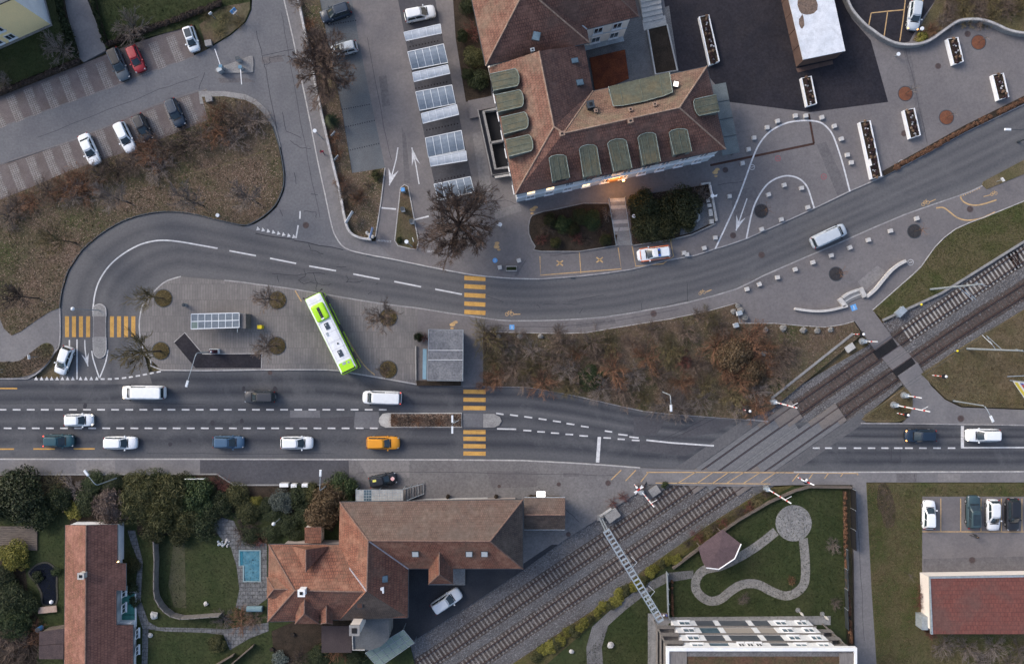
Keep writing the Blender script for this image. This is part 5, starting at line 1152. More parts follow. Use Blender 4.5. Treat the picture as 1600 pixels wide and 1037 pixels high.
hp = thing('garden_pavilion','polygonal garden pavilion with flat purple brown roof and white gutter','pavilion',(*W2(1124,858),ZP))
zp_ = lambda x,y: (1000 + x / 3.4925,740 + y / 3.4925)
hx = [zp_(*p) for p in ((318,402),(450,303),(552,382),(517,462),(430,520),(362,512),(342,480))]
cxy = W(*zp_(432,410),3.0); mb = MB(); PPP = [W(*p,2.7) for p in hx]
for i in range(len(PPP)):
    p,uv = roofuv([PPP[i],PPP[(i + 1) % len(PPP)],cxy]); mb.poly(p,0,uv)
mb.prism([p[:2] for p in PPP],2.55,2.68,0); m_purple = tilemat('purple_brown_roof',(.112,.076,.080),(.100,.068,.072),(.085,.058,.062),.25,3.0,mw=.02,fine=.2,bump=.2)
mb.build('roof',m_purple,hp)
for i in (2,3,4): MB().tube([PPP[i],PPP[(i + 1) % 7]],.09,6).build('gutter',m_whitep,hp)
for p in PPP: MB().cyl(cxy[0] + (p[0] - cxy[0]) * .85,cxy[1] + (p[1] - cxy[1]) * .85,ZP,2.6,.08,8).build('post',m_wood,hp)
wp = thing('white_pavilion','pavilion with weathered white flat roof on brown steel walls','pavilion',(*W2(1270,40),ZP))
q = [z5(*p) for p in ((135,0),(415,0),(482,318),(220,372))]; q[0] = (1234 - 25,-100); q[1] = (1304 - 22,-100)
m_wroof = surf('white_roof_membrane',(.62,.64,.68),(.54,.57,.62),s1=.4,fine=.12,c3=(.40,.42,.45),s3=1.3)
MB().prism([W2(*p,3.3) for p in q],3.1,3.3).build('roof',m_wroof,wp)
x,y,_ = W(1262,8,3.3); MB().poly([(x + 1.35 * random.uniform(.7,1.15) * math.cos(t * .45),y + 1.5 * random.uniform(.75,1.2) * math.sin(t * .45),3.306) for t in range(14)]).build('moss_patch',surf('roof_moss',(.16,.115,.09),(.12,.09,.075),s1=1.5,fine=.5,s2=4),wp)
x,y,_ = W(1253,34,3.3); MB().poly([(x + .4 * random.uniform(.6,1.2) * math.cos(t * .7),y + 1.0 * random.uniform(.6,1.2) * math.sin(t * .7),3.306) for t in range(9)]).build('moss_patch',bpy.data.materials['roof_moss'],wp)
m_brn = surf('brown_steel_panel',(.115,.075,.062),(.090,.060,.052),s1=.8,fine=.25)
for k in range(6):
    y0,y1 = 105.5 - 25 * k,105.5 - 25 * (k + 1) + 1; f = lambda y: 1243.5 - (105.5 - y) * .225
    MB().prism(PX([(f(y0),y0),(f(y1),y1),(f(y1) + 5,y1 - 1),(f(y0) + 5,y0 - 1)]),ZP,3.05).build('wall_panel',m_brn,wp)
MB().prism(PX([(1247,104.5),(1305,92),(1304,87),(1247,99)]),ZP,3.05).build('end_wall',m_brn,wp)
MB().prism(PX([(1243,108),(1300,95),(1301,101),(1246,114)]),ZP + .02,ZP + .05).build('threshold',m_brn,wp)
# ---------------------------------------------------------------- vegetation
def rot_dir(d,ang_,az):
    d = Vector(d).normalized(); u = d.orthogonal().normalized(); v = d.cross(u)
    return (d * math.cos(ang_) + (u * math.cos(az) + v * math.sin(az)) * math.sin(ang_)).normalized()
def branch(mb,p,d,L,r,lvl,spec,R,bend=.18,up=.05):
    segs = spec['segs'][lvl]; pts = [Vector(p)]; dd = Vector(d); rs = [r]
    for k in range(segs):
        dd = (dd + Vector((R.uniform(-bend,bend),R.uniform(-bend,bend),R.uniform(-bend,bend) + up))).normalized()
        pts.append(pts[-1] + dd * (L / segs)); rs.append(max(spec['rmin'],r * (1 - .62 * (k + 1) / segs)))
    mb.tube(pts,rs,spec['sides'][lvl],cap=False)
    if lvl + 1 >= len(spec['n']): return
    n = spec['n'][lvl + 1]
    for i in range(n):
        t = spec['from'][lvl] + (1 - spec['from'][lvl]) * (i + R.random()) / n; f = t * segs; k = min(int(f),segs - 1)
        q = pts[k].lerp(pts[k + 1],f - k); loc = (pts[k + 1] - pts[k]).normalized()
        a = math.radians(R.uniform(*spec['ang'][lvl])); nd_ = rot_dir(loc,a,R.uniform(0,6.283))
        branch(mb,q,nd_,L * spec['ratio'][lvl] * R.uniform(.7,1.2) * (1.1 - .35 * t),max(spec['rmin'],rs[k] * spec['rr'][lvl]),lvl + 1,spec,R,bend,up)
def tree_mesh(seed,kind):
    R = random.Random(seed); t,c = MB(),MB()
    if kind == 'pollard':      # broad, dense, knotted
        t.tube([(0,0,0),(.03,0,1.2),(0,.05,2.6)],[.32,.26,.27],8)
        spec = dict(n=[0,10,8,6],segs=[4,3,2,2],sides=[5,4,3,3],rmin=.015,**{'from': [.25,.3,.3]},ang=[(25,70),(20,60),(15,45)],ratio=[.55,.55,.6],rr=[.55,.5,.6])
        for i in range(14):
            a = i * .449 + R.uniform(-.2,.2); el = R.uniform(.25,1.0)
            branch(c,(0,0,2.5),(math.cos(a) * math.cos(el),math.sin(a) * math.cos(el),math.sin(el)),R.uniform(2.6,3.8),.13,0,spec,R,.28,.06)
    elif kind == 'big':
        t.tube([(0,0,0),(.05,.02,1.5),(0,0,3.0)],[.35,.28,.24],8)
        spec = dict(n=[0,8,6,4],segs=[4,3,3,2],sides=[5,4,3,3],rmin=.012,**{'from': [.2,.2,.2]},ang=[(25,60),(25,60),(20,50)],ratio=[.6,.55,.6],rr=[.5,.5,.6])
        for i in range(9):
            a = i * .7 + R.uniform(-.25,.25); el = R.uniform(.3,1.25)
            branch(c,(0,0,R.uniform(2.2,3.0)),(math.cos(a) * math.cos(el),math.sin(a) * math.cos(el),math.sin(el)),R.uniform(3.2,4.4),.12,0,spec,R,.22,.05)
    elif kind == 'small':      # slim young street tree about 5.5 m
        t.tube([(0,0,0),(.02,0,1.0),(0,.03,2.0),(.05,0,3.6)],[.085,.07,.06,.03],6)
        spec = dict(n=[0,8,6],segs=[3,3,2],sides=[4,3,3],rmin=.012,**{'from': [.2,.2]},ang=[(20,55),(20,50)],ratio=[.5,.55],rr=[.5,.6])
        for i in range(15):
            a = i * 2.4 + R.uniform(-.3,.3); el = R.uniform(.6,1.35); z = R.uniform(1.7,3.4)
            branch(c,(.02,.01,z),(math.cos(a) * math.cos(el),math.sin(a) * math.cos(el),math.sin(el)),R.uniform(1.4,2.2),.035,0,spec,R,.18,.04)
    elif kind == 'sapling':
        t.tube([(0,0,0),(.02,0,1.0),(0,.03,2.2)],[.04,.03,.018],5)
        spec = dict(n=[0,4],segs=[3,2],sides=[3,3],rmin=.008,**{'from': [.3]},ang=[(25,50)],ratio=[.5],rr=[.6])
        for i in range(9):
            a = i * 2.4; el = R.uniform(.5,1.3); branch(c,(0,.02,R.uniform(1.1,2.1)),(math.cos(a) * math.cos(el),math.sin(a) * math.cos(el),math.sin(el)),R.uniform(.6,1.1),.018,0,spec,R,.2,.04)
    elif kind == 'shrub':      # unit bare shrub, radius about 1, height about 1.1
        spec = dict(n=[0,5,3],segs=[4,3,2],sides=[3,3,3],rmin=.007,**{'from': [.25,.2]},ang=[(15,50),(20,55)],ratio=[.5,.55],rr=[.6,.7])
        for i in range(34):
            a = R.uniform(0,6.283); el = R.uniform(.25,1.45); rr = R.uniform(0,.28)
            branch(c,(rr * math.cos(a),rr * math.sin(a),0),(math.cos(a) * math.cos(el),math.sin(a) * math.cos(el),math.sin(el)),R.uniform(.75,1.15),.018,0,spec,R,.2,-.02)
    return t,c
def leaf_mb(seed,clumps,per,size,flat=.75,spiky=False,ext=(1,1,1)):
    """unit evergreen: leaf faces spread through clumps of an uneven dome"""
    rg = np.random.default_rng(seed); V = []
    for k in range(clumps):
        a,rr = rg.random() * 6.283,rg.random() ** .6 * .72; c = np.array([rr * math.cos(a),rr * math.sin(a),.18 + (1 - rr) * .55 + rg.random() * .15]) * ext
        R_ = .26 + .18 * rg.random()
        d = rg.normal(size=(per,3)); d /= np.linalg.norm(d,axis=1)[:,None]; d[:,2] = np.abs(d[:,2]) * 1.0 - .25
        q = c + d * R_ * (.72 + .36 * rg.random((per,1))) * np.array([1,1,flat])
        q[:,2] = np.maximum(q[:,2],.02)
        n = d + rg.normal(size=(per,3)) * .55; n /= np.linalg.norm(n,axis=1)[:,None]
        t = np.cross(n,rg.normal(size=(per,3))); t /= np.linalg.norm(t,axis=1)[:,None]; b = np.cross(n,t)
        s = size * (.6 + .8 * rg.random((per,1))); w = s * (.22 if spiky else .55); l = s * (1.7 if spiky else 1)
        V.append(np.stack([q - t * l,q - b * w,q + t * l,q + b * w],1))
    return np.concatenate(V)
MESH = {}
def with_mat(me,mat):
    k = (me.name,mat.name)
    if k not in MESH: m = me.copy(); m.materials.clear(); m.materials.append(mat); MESH[k] = m
    return MESH[k]
m_tw_brown = leafmat('twigs_brown',[(0,(.085,.062,.050)),(.5,(.125,.092,.074)),(1,(.175,.135,.110))],.9)
m_tw_grey = leafmat('twigs_grey',[(0,(.105,.086,.076)),(.5,(.155,.128,.115)),(1,(.215,.185,.168))],.9)
m_tw_rust = leafmat('twigs_rust',[(0,(.105,.052,.032)),(.5,(.155,.080,.048)),(1,(.215,.125,.080))],.9)
m_tw_red = leafmat('twigs_red',[(0,(.085,.032,.028)),(.5,(.130,.050,.042)),(1,(.165,.075,.062))],.9)
m_tw_pol = leafmat('twigs_russet',[(0,(.060,.042,.034)),(.5,(.098,.069,.056)),(1,(.150,.108,.088))],.9)
m_tw_dark = leafmat('twigs_dark',[(0,(.040,.030,.026)),(.5,(.065,.049,.041)),(1,(.100,.078,.066))],.9)
m_tw_olive = leafmat('twigs_olive',[(0,(.075,.062,.030)),(.5,(.115,.092,.048)),(1,(.155,.130,.072))],.9)
G = lambda n,a,b,c: leafmat(n,[(0,a),(.5,b),(1,c)],.6)
m_ev_dark = G('leaves_dark_green',(.012,.018,.009),(.027,.037,.016),(.052,.063,.027))
m_ev_olive = G('leaves_olive',(.030,.034,.013),(.052,.055,.021),(.095,.090,.038))
m_ev_dolive = G('leaves_dark_olive',(.016,.020,.008),(.036,.040,.016),(.070,.070,.030))
m_ev_mid = G('leaves_mid_green',(.018,.030,.012),(.034,.052,.020),(.062,.080,.030))
m_ev_yel = G('leaves_yellow_green',(.070,.072,.016),(.135,.125,.026),(.22,.20,.045))
m_ev_blue = G('leaves_blue_grey',(.060,.075,.066),(.100,.120,.105),(.150,.170,.150))
m_ev_bron = G('leaves_bronze',(.070,.046,.026),(.115,.078,.045),(.170,.125,.075))
m_ev_pinkb = G('leaves_pinkish_brown',(.10,.072,.062),(.15,.112,.098),(.20,.158,.14))
SHR = [tree_mesh(s,'shrub')[1].mesh('bare_shrub',m_tw_brown) for s in (1,2,3,4)]
def ever(seed,cl,per,size,**kw): return np_mesh('evergreen',leaf_mb(seed,cl,per,size,**kw),[(0,1,2,3)],m_ev_dark)
EVG = [ever(s,16,170,.075) for s in (21,22,23)]
EVB = [ever(s,44,190,.042) for s in (31,32)]                       # larger crowns, finer leaves
SPK = [ever(s,30,150,.060,spiky=True) for s in (41,42)]           # needle sprays
def shrub(px,py,r,h,mat,label,kind='bare',group=None,z=ZP + .05,name=None,cat='shrub',part='twigs'):
    pool = {'bare': SHR,'ever': EVG,'big': EVB,'spiky': SPK}[kind]
    x,y = W2(px,py,0); o = thing(name or ('bare_shrub' if kind == 'bare' else 'evergreen_shrub'),label,cat,(x,y,z),random.uniform(0,6.28),group)
    k = r * random.uniform(.92,1.1)
    inst(with_mat(random.choice(pool),mat),part if kind == 'bare' else 'foliage',o,(0,0,0),0,(k,k * random.uniform(.9,1.1),h))
    return o
TM = {}
for kd,seeds in (('pollard',(5,)),('big',(6,8)),('small',(10,11,12)),('sapling',(14,15))):
    TM[kd] = [tuple(m.mesh(n,m_bark if n == 'trunk' else m_tw_brown) for m,n in zip(tree_mesh(s,kd),('trunk','crown'))) for s in seeds]
def tree(px,py,kind,sc,mat,label,group=None,z=ZP + .05,idx=None,szz=None,bark=None,rz=None):
    x,y = W2(px,py,0); o = thing('bare_tree',label,'tree',(x,y,z),random.uniform(0,6.28) if rz is None else rz,group)
    tm,cm = TM[kind][(idx if idx is not None else random.randrange(99)) % len(TM[kind])]
    inst(tm if bark is None else with_mat(tm,bark),'trunk',o,sc=(sc,sc,szz or sc)); inst(with_mat(cm,mat),'crown',o,sc=(sc,sc,szz or sc))
    return o
tree(519,122,'pollard',1.22,m_tw_pol,'large bare tree spreading over the bed and pavement beside the car park',bark=m_bark)
tree(720,357,'pollard',1.42,m_tw_pol,'broad bare pollarded tree at the car park corner by the crossing')
tree(483,20,'small',1.2,m_tw_brown,'small bare tree in the bed at the top edge of the car park')
tree(545,308,'small',.8,m_tw_brown,'small bare tree in the bed above the white sign board')
pit = surf('pit_ground_cover',(.085,.062,.028),(.055,.045,.022),s1=2,fine=.5,s2=6,bump=.6,bs=8)
def round_bed(c,r,h,mat,label,cat='bed',group=None,name='round_bed',rim=None):
    x,y = W2(*c); t = thing(name,label,cat,(x,y,ZP),0,group)
    n = 20; mb = MB()
    for i in range(4):
        a0,a1 = i / 4,(i + 1) / 4
        for k in range(n):
            p = lambda f,kk: (r * (1 - f) * math.cos(kk * 6.2832 / n),r * (1 - f) * math.sin(kk * 6.2832 / n),.03 + h * math.sin(f * 1.57) + random.uniform(0,.02))
            mb.poly([p(a0,k),p(a0,k + 1),p(a1,k + 1),p(a1,k)] if i < 3 else [p(a0,k),p(a0,k + 1),p(1,0)])
    mb.build('bed',mat,t,world=False)
    MB().ribbon([(1.06 * r * math.cos(k * .314),1.06 * r * math.sin(k * .314)) for k in range(20)],.1,.035,closed=True).build('rim',rim or m_steeldk,t,world=False)
    return t
m_pitleaf = leafmat('pit_leaves',[(0,(.055,.042,.018)),(.5,(.105,.078,.030)),(1,(.165,.125,.055))])
for i,(c,lab) in enumerate((((256,466),'upper left platform end'),((252,548),'lower left platform end'),((434,469),'upper platform edge left of the bus'),((433,540),'platform near the yellow box'),((607,496),'upper road side right of the bus'),((607,577),'main road side right of the bus'))):
    rbd = round_bed(c,1.22,.14,pit,'round brown tree bed at the ' + lab)
    q = RNG.random((420,2)); a,rr = q[:,0] * 6.283,np.sqrt(q[:,1]) * 13
    sc_ = scatter('ground_cover',None,0,.06,.05,.12,m_pitleaf,None,None,'leaf',rbd,1.2,pts=np.stack([c[0] + rr * np.cos(a),c[1] + rr * np.sin(a)],1))
    sc_.location = (-ORG[rbd.name][0],-ORG[rbd.name][1],.06)
    tree(c[0],c[1],'small',(1.35,1.9,1.3,1.3,1.6,.8)[i],m_tw_olive if i < 2 else m_tw_brown,'slim bare tree in the round bed at the ' + lab,z=ZP)
pitd = surf('dark_grille',(.030,.030,.034),(.045,.042,.044),s1=2,fine=.3)
for i,(c,lab) in enumerate((((1189,330),'inside the white painted loop'),((1428,361.5),'near the cycle path'),((1305.6,428),'above the curved bench wall'))):
    round_bed(c,.95,.03,pitd,'round black tree grille ' + lab,'tree grille',name='tree_grille')
    tree(c[0],c[1],'sapling',1.15,m_tw_rust,'thin rust brown tree in the black grille ' + lab,z=ZP)
for i,(c,lab) in enumerate((((1528,67),'nearest the curved concrete wall'),((1414,147),'beside the dark asphalt'),((1478,184),'nearest the long brown hedge'))):
    round_bed(c,1.0,.05,m_rustbed,'round rust coloured tree bed ' + lab)
    tree(c[0],c[1],'sapling',.9 if i != 1 else 1.3,m_tw_grey,'thin bare sapling in the round rust bed ' + lab,z=ZP)

# upper left verge
tree(62,466,'small',1.5,m_tw_dark,'bare dark tree in the lower tip of the large verge')
tree(120,380,'small',1.5,m_tw_olive,'bare tree in the left part of the large verge beside the curve')
tree(318,322,'small',1.5,m_tw_grey,'bare tree in the large verge above the road bend')
tree(205,318,'small',1.5,m_tw_grey,'bare tree in the middle of the large leaf strewn verge')
tree(404,318,'small',1.5,m_tw_grey,'bare tree near the right corner of the large verge')
gv = 'bare shrubs behind the lower stall row'
for x,y,r,m in ((20,318,1.6,'b'),(45,310,1.4,'r'),(70,296,1.5,'b'),(100,290,2.0,'r'),(128,284,2.1,'r'),(150,272,1.8,'b'),(178,262,2.0,'d'),(205,250,1.7,'b'),(232,240,1.8,'r'),(225,222,1.4,'r'),(255,232,1.9,'b'),(285,222,1.9,'d'),(308,212,1.9,'b'),(330,200,1.7,'r'),(352,195,1.8,'d'),(372,185,1.9,'b'),(395,185,1.6,'g'),(340,172,1.3,'r'),(362,215,1.6,'g'),(10,335,1.5,'g'),(112,300,1.6,'g'),(245,262,1.6,'g')):
    nm = {'b': ('brown',m_tw_brown),'r': ('rust brown',m_tw_rust),'d': ('dark brown',m_tw_dark),'g': ('greyish',m_tw_grey)}[m]
    shrub(x + 7,y + 4,r * 1.2,r * .85,nm[1],'%s bare shrub in the row along the lower parking stalls' % nm[0],group=gv + ', ' + nm[0])
# top left gardens
shrub(98,78,2.2,2.0,m_tw_grey,'large grey bare bush beside the yellow house'); shrub(210,46,2.5,2.2,m_tw_grey,'large grey bare bush on the lawn right of the footpath'); shrub(8,128,1.4,1.2,m_tw_grey,'grey bare bush at the left edge above the stalls')
def hedge(pts,w,h,mat,label,n=60,cat='hedge',core=True,kind='ever'):
    P = PX(pts); t = thing('hedge',label,cat,(*P[0],ZP))
    n = int(n * 1.7); Q = resample(P,max(2,int(n / 5)))
    if core: MB().wall(Q,w * .7,ZP - .1,ZP + h * .5).build('core',m_soil,t)
    L = []
    for k in range(n):
        f = RNG.random() * (len(Q) - 1); i = int(f); a,b = Q[i],Q[min(i + 1,len(Q) - 1)]; u = f - i
        c = np.array([a[0] + (b[0] - a[0]) * u + RNG.uniform(-.2,.2) * w,a[1] + (b[1] - a[1]) * u + RNG.uniform(-.2,.2) * w,ZP + h * .62])
        m = leaf_mb(int(RNG.integers(1e9)),1,110,.09 * max(.8,w))[:,:,:] ; m = (m - m.mean((0,1))) * np.array([w * 1.25,w * 1.25,h * 1.2]) + c; L.append(m)
    me = np_mesh('foliage',np.concatenate(L),[(0,1,2,3)],mat); o = bpy.data.objects.new('foliage',me); C.objects.link(o); o.parent = t; o.location = (-ORG[t.name][0],-ORG[t.name][1],-ORG[t.name][2])
    return t
hedge([(92,-30),(103,30),(121,86)],1.1,1.4,m_ev_dark,'dark green clipped hedge on the left of the narrow footpath',50)
hedge([(143,-30),(153,20),(168,70)],.7,1.2,m_ev_dark,'dark green clipped hedge on the right of the narrow footpath',40)
hedge([(-40,163),(60,124),(127,97)],.8,.8,m_tw_dark,'brown bare hedge between the lawn and the left parking stalls',60)
hedge([(170,72),(260,38),(345,8)],.9,.8,m_tw_dark,'brown bare hedge between the lawn and the right parking stalls',60)
for i,(x,y,r) in enumerate(((322,24,1.0),(352,30,1.1),(372,36,1.0),(345,52,.9))): shrub(x,y,r,r * .6,m_tw_olive,'low brownish shrub in the grassy corner near the parking sign',group='corner shrubs')
# bed behind the white wall
for x,y,r,m in ((486,40,1.0,m_tw_rust),(492,60,1.1,m_tw_brown),(500,90,1.0,m_tw_brown),(522,215,1.0,m_tw_rust),(528,240,1.1,m_tw_rust),(536,285,1.2,m_tw_rust),(548,300,1.3,m_tw_brown),(562,310,1.2,m_tw_rust),(545,325,1.0,m_tw_dark),(590,275,.9,m_ev_olive),(575,290,.8,m_tw_brown)):
    shrub(x,y,r,r * .9,m,'small brown shrub in the bed behind the white wall','bare' if m.name.startswith('tw') else 'ever',group='shrubs in the walled bed')
def conifer(px,py,r,h,label,mat=None):
    x,y = W2(px,py); t = thing('conifer',label,'tree',(x,y,ZP)); rg = np.random.default_rng(int(px))
    MB().tube([(0,0,0),(0,0,h)],[.09,.02],6).build('trunk',m_bark,t,world=False); V = []
    for lv in range(9):
        z = .25 + h * lv / 9.5; R_ = r * (1 - lv / 9.8)
        for k in range(11):
            a = k * .571 + lv * .4 + rg.random() * .3; n = 16
            for j in range(n):
                f = (j + .5) / n; c = np.array([R_ * f * math.cos(a),R_ * f * math.sin(a),z - .28 * R_ * f * f + .05]); s = .10 + .12 * (1 - f)
                t1 = np.array([math.cos(a + (-1) ** j * .8),math.sin(a + (-1) ** j * .8),-.15]) * s * 1.6; b1 = np.array([-math.sin(a),math.cos(a),.3]) * s * .35
                V.append(np.stack([c - b1,c + t1 * .5 - b1 * .5,c + t1,c + b1]))
    me = np_mesh('crown',np.array(V),[(0,1,2,3)],mat or m_ev_dark); inst(me,'crown',t)
    return t
conifer(521,192,1.5,3.0,'small dark spruce with star shaped branches behind the white wall')
shrub(625,375,.55,.6,m_ev_dark,'round dark green bush in the triangular island','ever'); shrub(648,385,.45,.4,m_tw_rust,'rust brown plant at the tip of the triangular island')
# dark shrubbery left of the tiled building
sheet('shrub_bed',[(700,-120),(735,-120),(745,40),(765,110),(768,150),(728,160),(712,60)],ZP + .04,m_soil,'dark soil bed left of the tiled buildings','bed')
for x,y,r,m,l in ((732,15,1.5,m_ev_dark,'at the top edge'),(738,52,1.5,m_tw_red,'with reddish twigs'),(742,92,1.6,m_ev_olive,'with olive leaves'),(748,128,1.5,m_ev_dark,'nearest the light well'),(724,60,1.0,m_ev_dark,'beside the walkway edge'),(733,120,1.1,m_ev_dark,'in the middle of the bed')):
    shrub(x,y,r,1.6,m,'dark shrub in the bed left of the tiled building, ' + l,'bare' if m.name.startswith('tw') else 'big')
# beds in front of the tiled building
bl = [(828,342),(838,334),(870,327),(950,318),(962,384),(845,393),(836,385),(826,365)]
bed1 = thing('flower_bed','kerbed bed with low dark plants left of the garden stair','bed',(*W2(890,355),ZP))
MB().prism(PX(smooth(bl,2,True)),0,ZP + .12).build('soil',m_soil,bed1); MB().wall(PX(smooth(bl,2,True)),.16,0,ZP + .18,closed=True).build('edging',m_conc2,bed1)
br = [(983,308),(1110,288),(1117,348),(1080,366),(1048,374),(988,383)]
bed2 = thing('flower_bed','kerbed bed with big rounded evergreens and gravel right of the garden stair','bed',(*W2(1045,340),ZP))
MB().prism(PX(br),0,ZP + .12).build('soil',m_soil,bed2); MB().wall(PX([(1117,350),(1080,367),(1048,375),(988,384)]),.18,0,ZP + .3).build('edging',m_conc2,bed2)
MB().prism(PX([(1065,332),(1085,320),(1112,316),(1116,346),(1080,364),(1062,368)]),0,ZP + .14).build('gravel',m_gravel,bed2)
for x,y,r,m in ((880,352,1.4,m_ev_mid),(925,345,1.5,m_ev_mid),(855,360,1.0,m_tw_dark),(900,372,1.0,m_tw_red),(940,360,.9,m_tw_dark),(950,335,.9,m_tw_grey),(845,375,.9,m_tw_red),(868,380,.9,m_ev_olive),(905,340,1.2,m_ev_dolive),(945,375,1.0,m_ev_dolive),(895,360,1.1,m_ev_dolive),(860,345,1.1,m_ev_dolive),(915,375,.8,m_tw_dark)):
    shrub(x,y,r,.9 if m.name.startswith('tw') else 1.2,m,'low %s plant in the bed left of the garden stair' % ('green' if m.name.startswith('le') else 'brown'),'bare' if m.name.startswith('tw') else 'big',group='low plants left of the stair, ' + ('green' if m.name.startswith('le') else 'brown'))
for x,y,r,h,l in ((1005,325,2.5,2.2,'nearest the lit entrance'),(1060,324,3.0,2.8,'tallest in the middle of the bed'),(1010,354,2.4,2.2,'next to the stair railing'),(1040,355,2.4,2.1,'above the white and orange car'),(1070,348,1.5,1.6,'beside the gravel')):
    shrub(x,y,r,h,m_ev_dolive,'big rounded evergreen bush %s' % l,'big')
shrub(1095,308,1.3,1.2,m_tw_grey,'brown bare shrub by the white board at the bed corner')
# embankment thicket
ge = 'thicket shrubs on the embankment'
kinds = [(m_tw_brown,'brown'),(m_tw_rust,'rust brown'),(m_tw_olive,'olive'),(m_tw_grey,'greyish'),(m_tw_rust,'rust brown')]
ep = [(770,530),(790,545),(770,565),(775,590),(800,575),(810,530),(835,545),(830,575),(850,595),(862,560),(870,535),(885,580),(895,605),(905,550),(915,585),(935,560),(945,605),(950,535),(960,580),(975,610),(985,540),(990,580),(1005,620),(1010,560),(1020,520),(1030,590),(1040,625),(1050,550),(1065,600),(1075,520),(1085,570),(1095,625),(1105,600),(1112,545),(1125,510),(1130,580),(1145,545),(1140,620),(1160,590),(1165,560),(1170,530),(1185,615),(1190,575),(1195,545),(1205,590),(1215,560),(1150,640),(760,525),(762,598),(925,535),(820,592),(1060,640),(1100,500),(1180,640),(1230,545)]
for i,(x,y) in enumerate(ep):
    m,nme = kinds[(i * 7 + i // 5) % 4 if not (1110 < x < 1200 and 520 < y < 610) else 4]
    r = random.uniform(1.3,2.3); shrub(x + random.uniform(-5,5),min(y + random.uniform(-4,4),638),r,r * .8,m,'%s thicket shrub %s, %s' % (nme,'by the kiosk path' if x < 850 else 'left of the green bush' if x < 925 else 'right of the green bush' if x < 1000 else 'above the curved lamp' if x < 1075 else 'by the russet shrubs' if x < 1155 else 'towards the tracks','upper side' if y < 545 else 'middle' if y < 592 else 'main road side'),group=ge)
shrub(922,590,1.9,1.2,m_ev_mid,'single green bush among the bare thicket','big'); shrub(1066,562,1.4,1.2,m_tw_red,'reddish bare shrub among the brown thicket')
shrub(1143,553,2.6,2.4,m_ev_bron,'large russet leafy shrub near the stone cube row end','big'); shrub(1170,580,2.2,1.9,m_ev_bron,'russet leafy shrub lower in the embankment','big')
for x,y,l in ((872,519,'left'),(1083,493,'right')): tree(x,y,'small',.9,m_tw_brown,'bare fan shaped tree at the pavement edge of the embankment, %s one' % l)
# level crossing and railway edge
for x,y,r,m in ((1050,757,.6,m_ev_mid),(1012,762,.7,m_tw_rust),(985,775,.8,m_tw_red),(968,785,.7,m_tw_red)): shrub(x - 12,y,r,.6,m,'low %s plant beside the barrier at the forecourt corner' % {'leaves_mid_green': 'green','twigs_rust': 'rust brown'}.get(m.name,'dark red'),'ever' if m.name.startswith('le') else 'bare',group='plants at forecourt corner ' + m.name)
sheet('verge_strip',[(801,1037),(960,931),(1005,891),(1097,826),(1200,762),(1240,758),(1200,778),(1100,846),(1010,906),(960,945),(850,1040),(800,1080),(740,1080)],ZP + .038,surf('mossy_bank',(.055,.054,.020),(.075,.058,.034),s1=.6,fine=.5,s2=5,c3=(.10,.09,.026),s3=.4,bump=.5),'mossy bank between the railway and the apartment garden','bank')
gb = 'yellow green plants on the railway bank'
for k in range(24):
    t = k / 23; x,y = 838 + (1052 - 838) * t,1022 + (868 - 1022) * t
    shrub(x + random.uniform(-4,4),y + random.uniform(-4,4),random.uniform(.7,1.1),.6,m_ev_yel if k % 3 else m_ev_olive,'%s cushion plant in the row along the railway bank' % ('yellow green' if k % 3 else 'olive'),'ever',group=gb + (', yellow' if k % 3 else ', olive'))
for k in range(10):
    t = k / 9; shrub(1075 + 120 * t,848 - 76 * t + random.uniform(-4,4),random.uniform(.7,1.0),.6,(m_tw_dark,m_tw_red,m_tw_olive)[k % 3],'%s low shrub on the bank behind the garden pavilion' % ('dark','reddish','olive brown')[k % 3],group='bank shrubs %d' % (k % 3))
for x,y,r,m in ((1300,850,1.0,m_tw_grey),(1160,934,.8,m_tw_grey),(1235,905,.6,m_tw_rust),(1305,940,.8,m_tw_grey)): shrub(x,y,r,.7,m,'small bare bush on the garden lawn near (%s)' % {1300: 'the long fence',1160: 'the lower path bend',1235: 'the right path bend',1305: 'the lower fence corner'}[x].replace('(',''),z=ZP + .03)
for o in list(C.objects):
    if 'label' in o and '(' in o['label']: o['label'] = o['label'].replace('(','').replace(')','')
# right side
for x,y,r,m,l in ((1437,62,1.0,m_ev_yel,'yellow green shrub inside the curved wall beside the lamp'),(1450,50,1.1,m_tw_rust,'rust brown shrub inside the curved wall'),(1470,38,1.2,m_tw_grey,'grey bare shrub inside the curved wall')): shrub(x,y,r,.9,m,l,'ever' if m.name.startswith('le') else 'bare')
sheet('shrub_bank',[(1470,-150),(1462,0),(1444,30),(1425,64),(1440,66),(1475,45),(1500,36),(1525,34),(1560,45),(1600,54),(1700,60),(1700,-150)],ZP + .06,m_dry,'brown shrub bank behind the curved concrete wall','bank')
for k in range(16): shrub(1482 + (k % 6) * 22 + random.uniform(-6,6),4 + (k // 6) * 14 + random.uniform(-5,5),1.4,1.0,(m_tw_brown,m_tw_olive)[k % 2],'%s bare shrub on the bank behind the curved wall' % ('brown','olive')[k % 2],group='curved wall shrubs %d' % (k % 2))
hb_ = [(1379,272),(1445,236),(1507,202),(1600,157),(1700,108)]
sheet('hedge_bed',[(1378,268),(1445,231),(1507,196),(1600,150),(1700,100),(1700,112),(1600,162),(1507,207),(1445,241),(1380,276)],ZP + .10,m_soil,'long narrow soil strip between the plaza and the upper road','bed')
hedge([(1395,264),(1445,237),(1507,202),(1600,156),(1660,126)],.75,.5,m_tw_rust,'long low brown hedge between the plaza and the upper road',90,core=False)
for x,y in ((1450,985),(1440,925),(1437,940)): shrub(x,y,1.0,1.0,m_tw_red,'dark red bare creeper shrub at the garage end wall',group='red shrubs at garage')
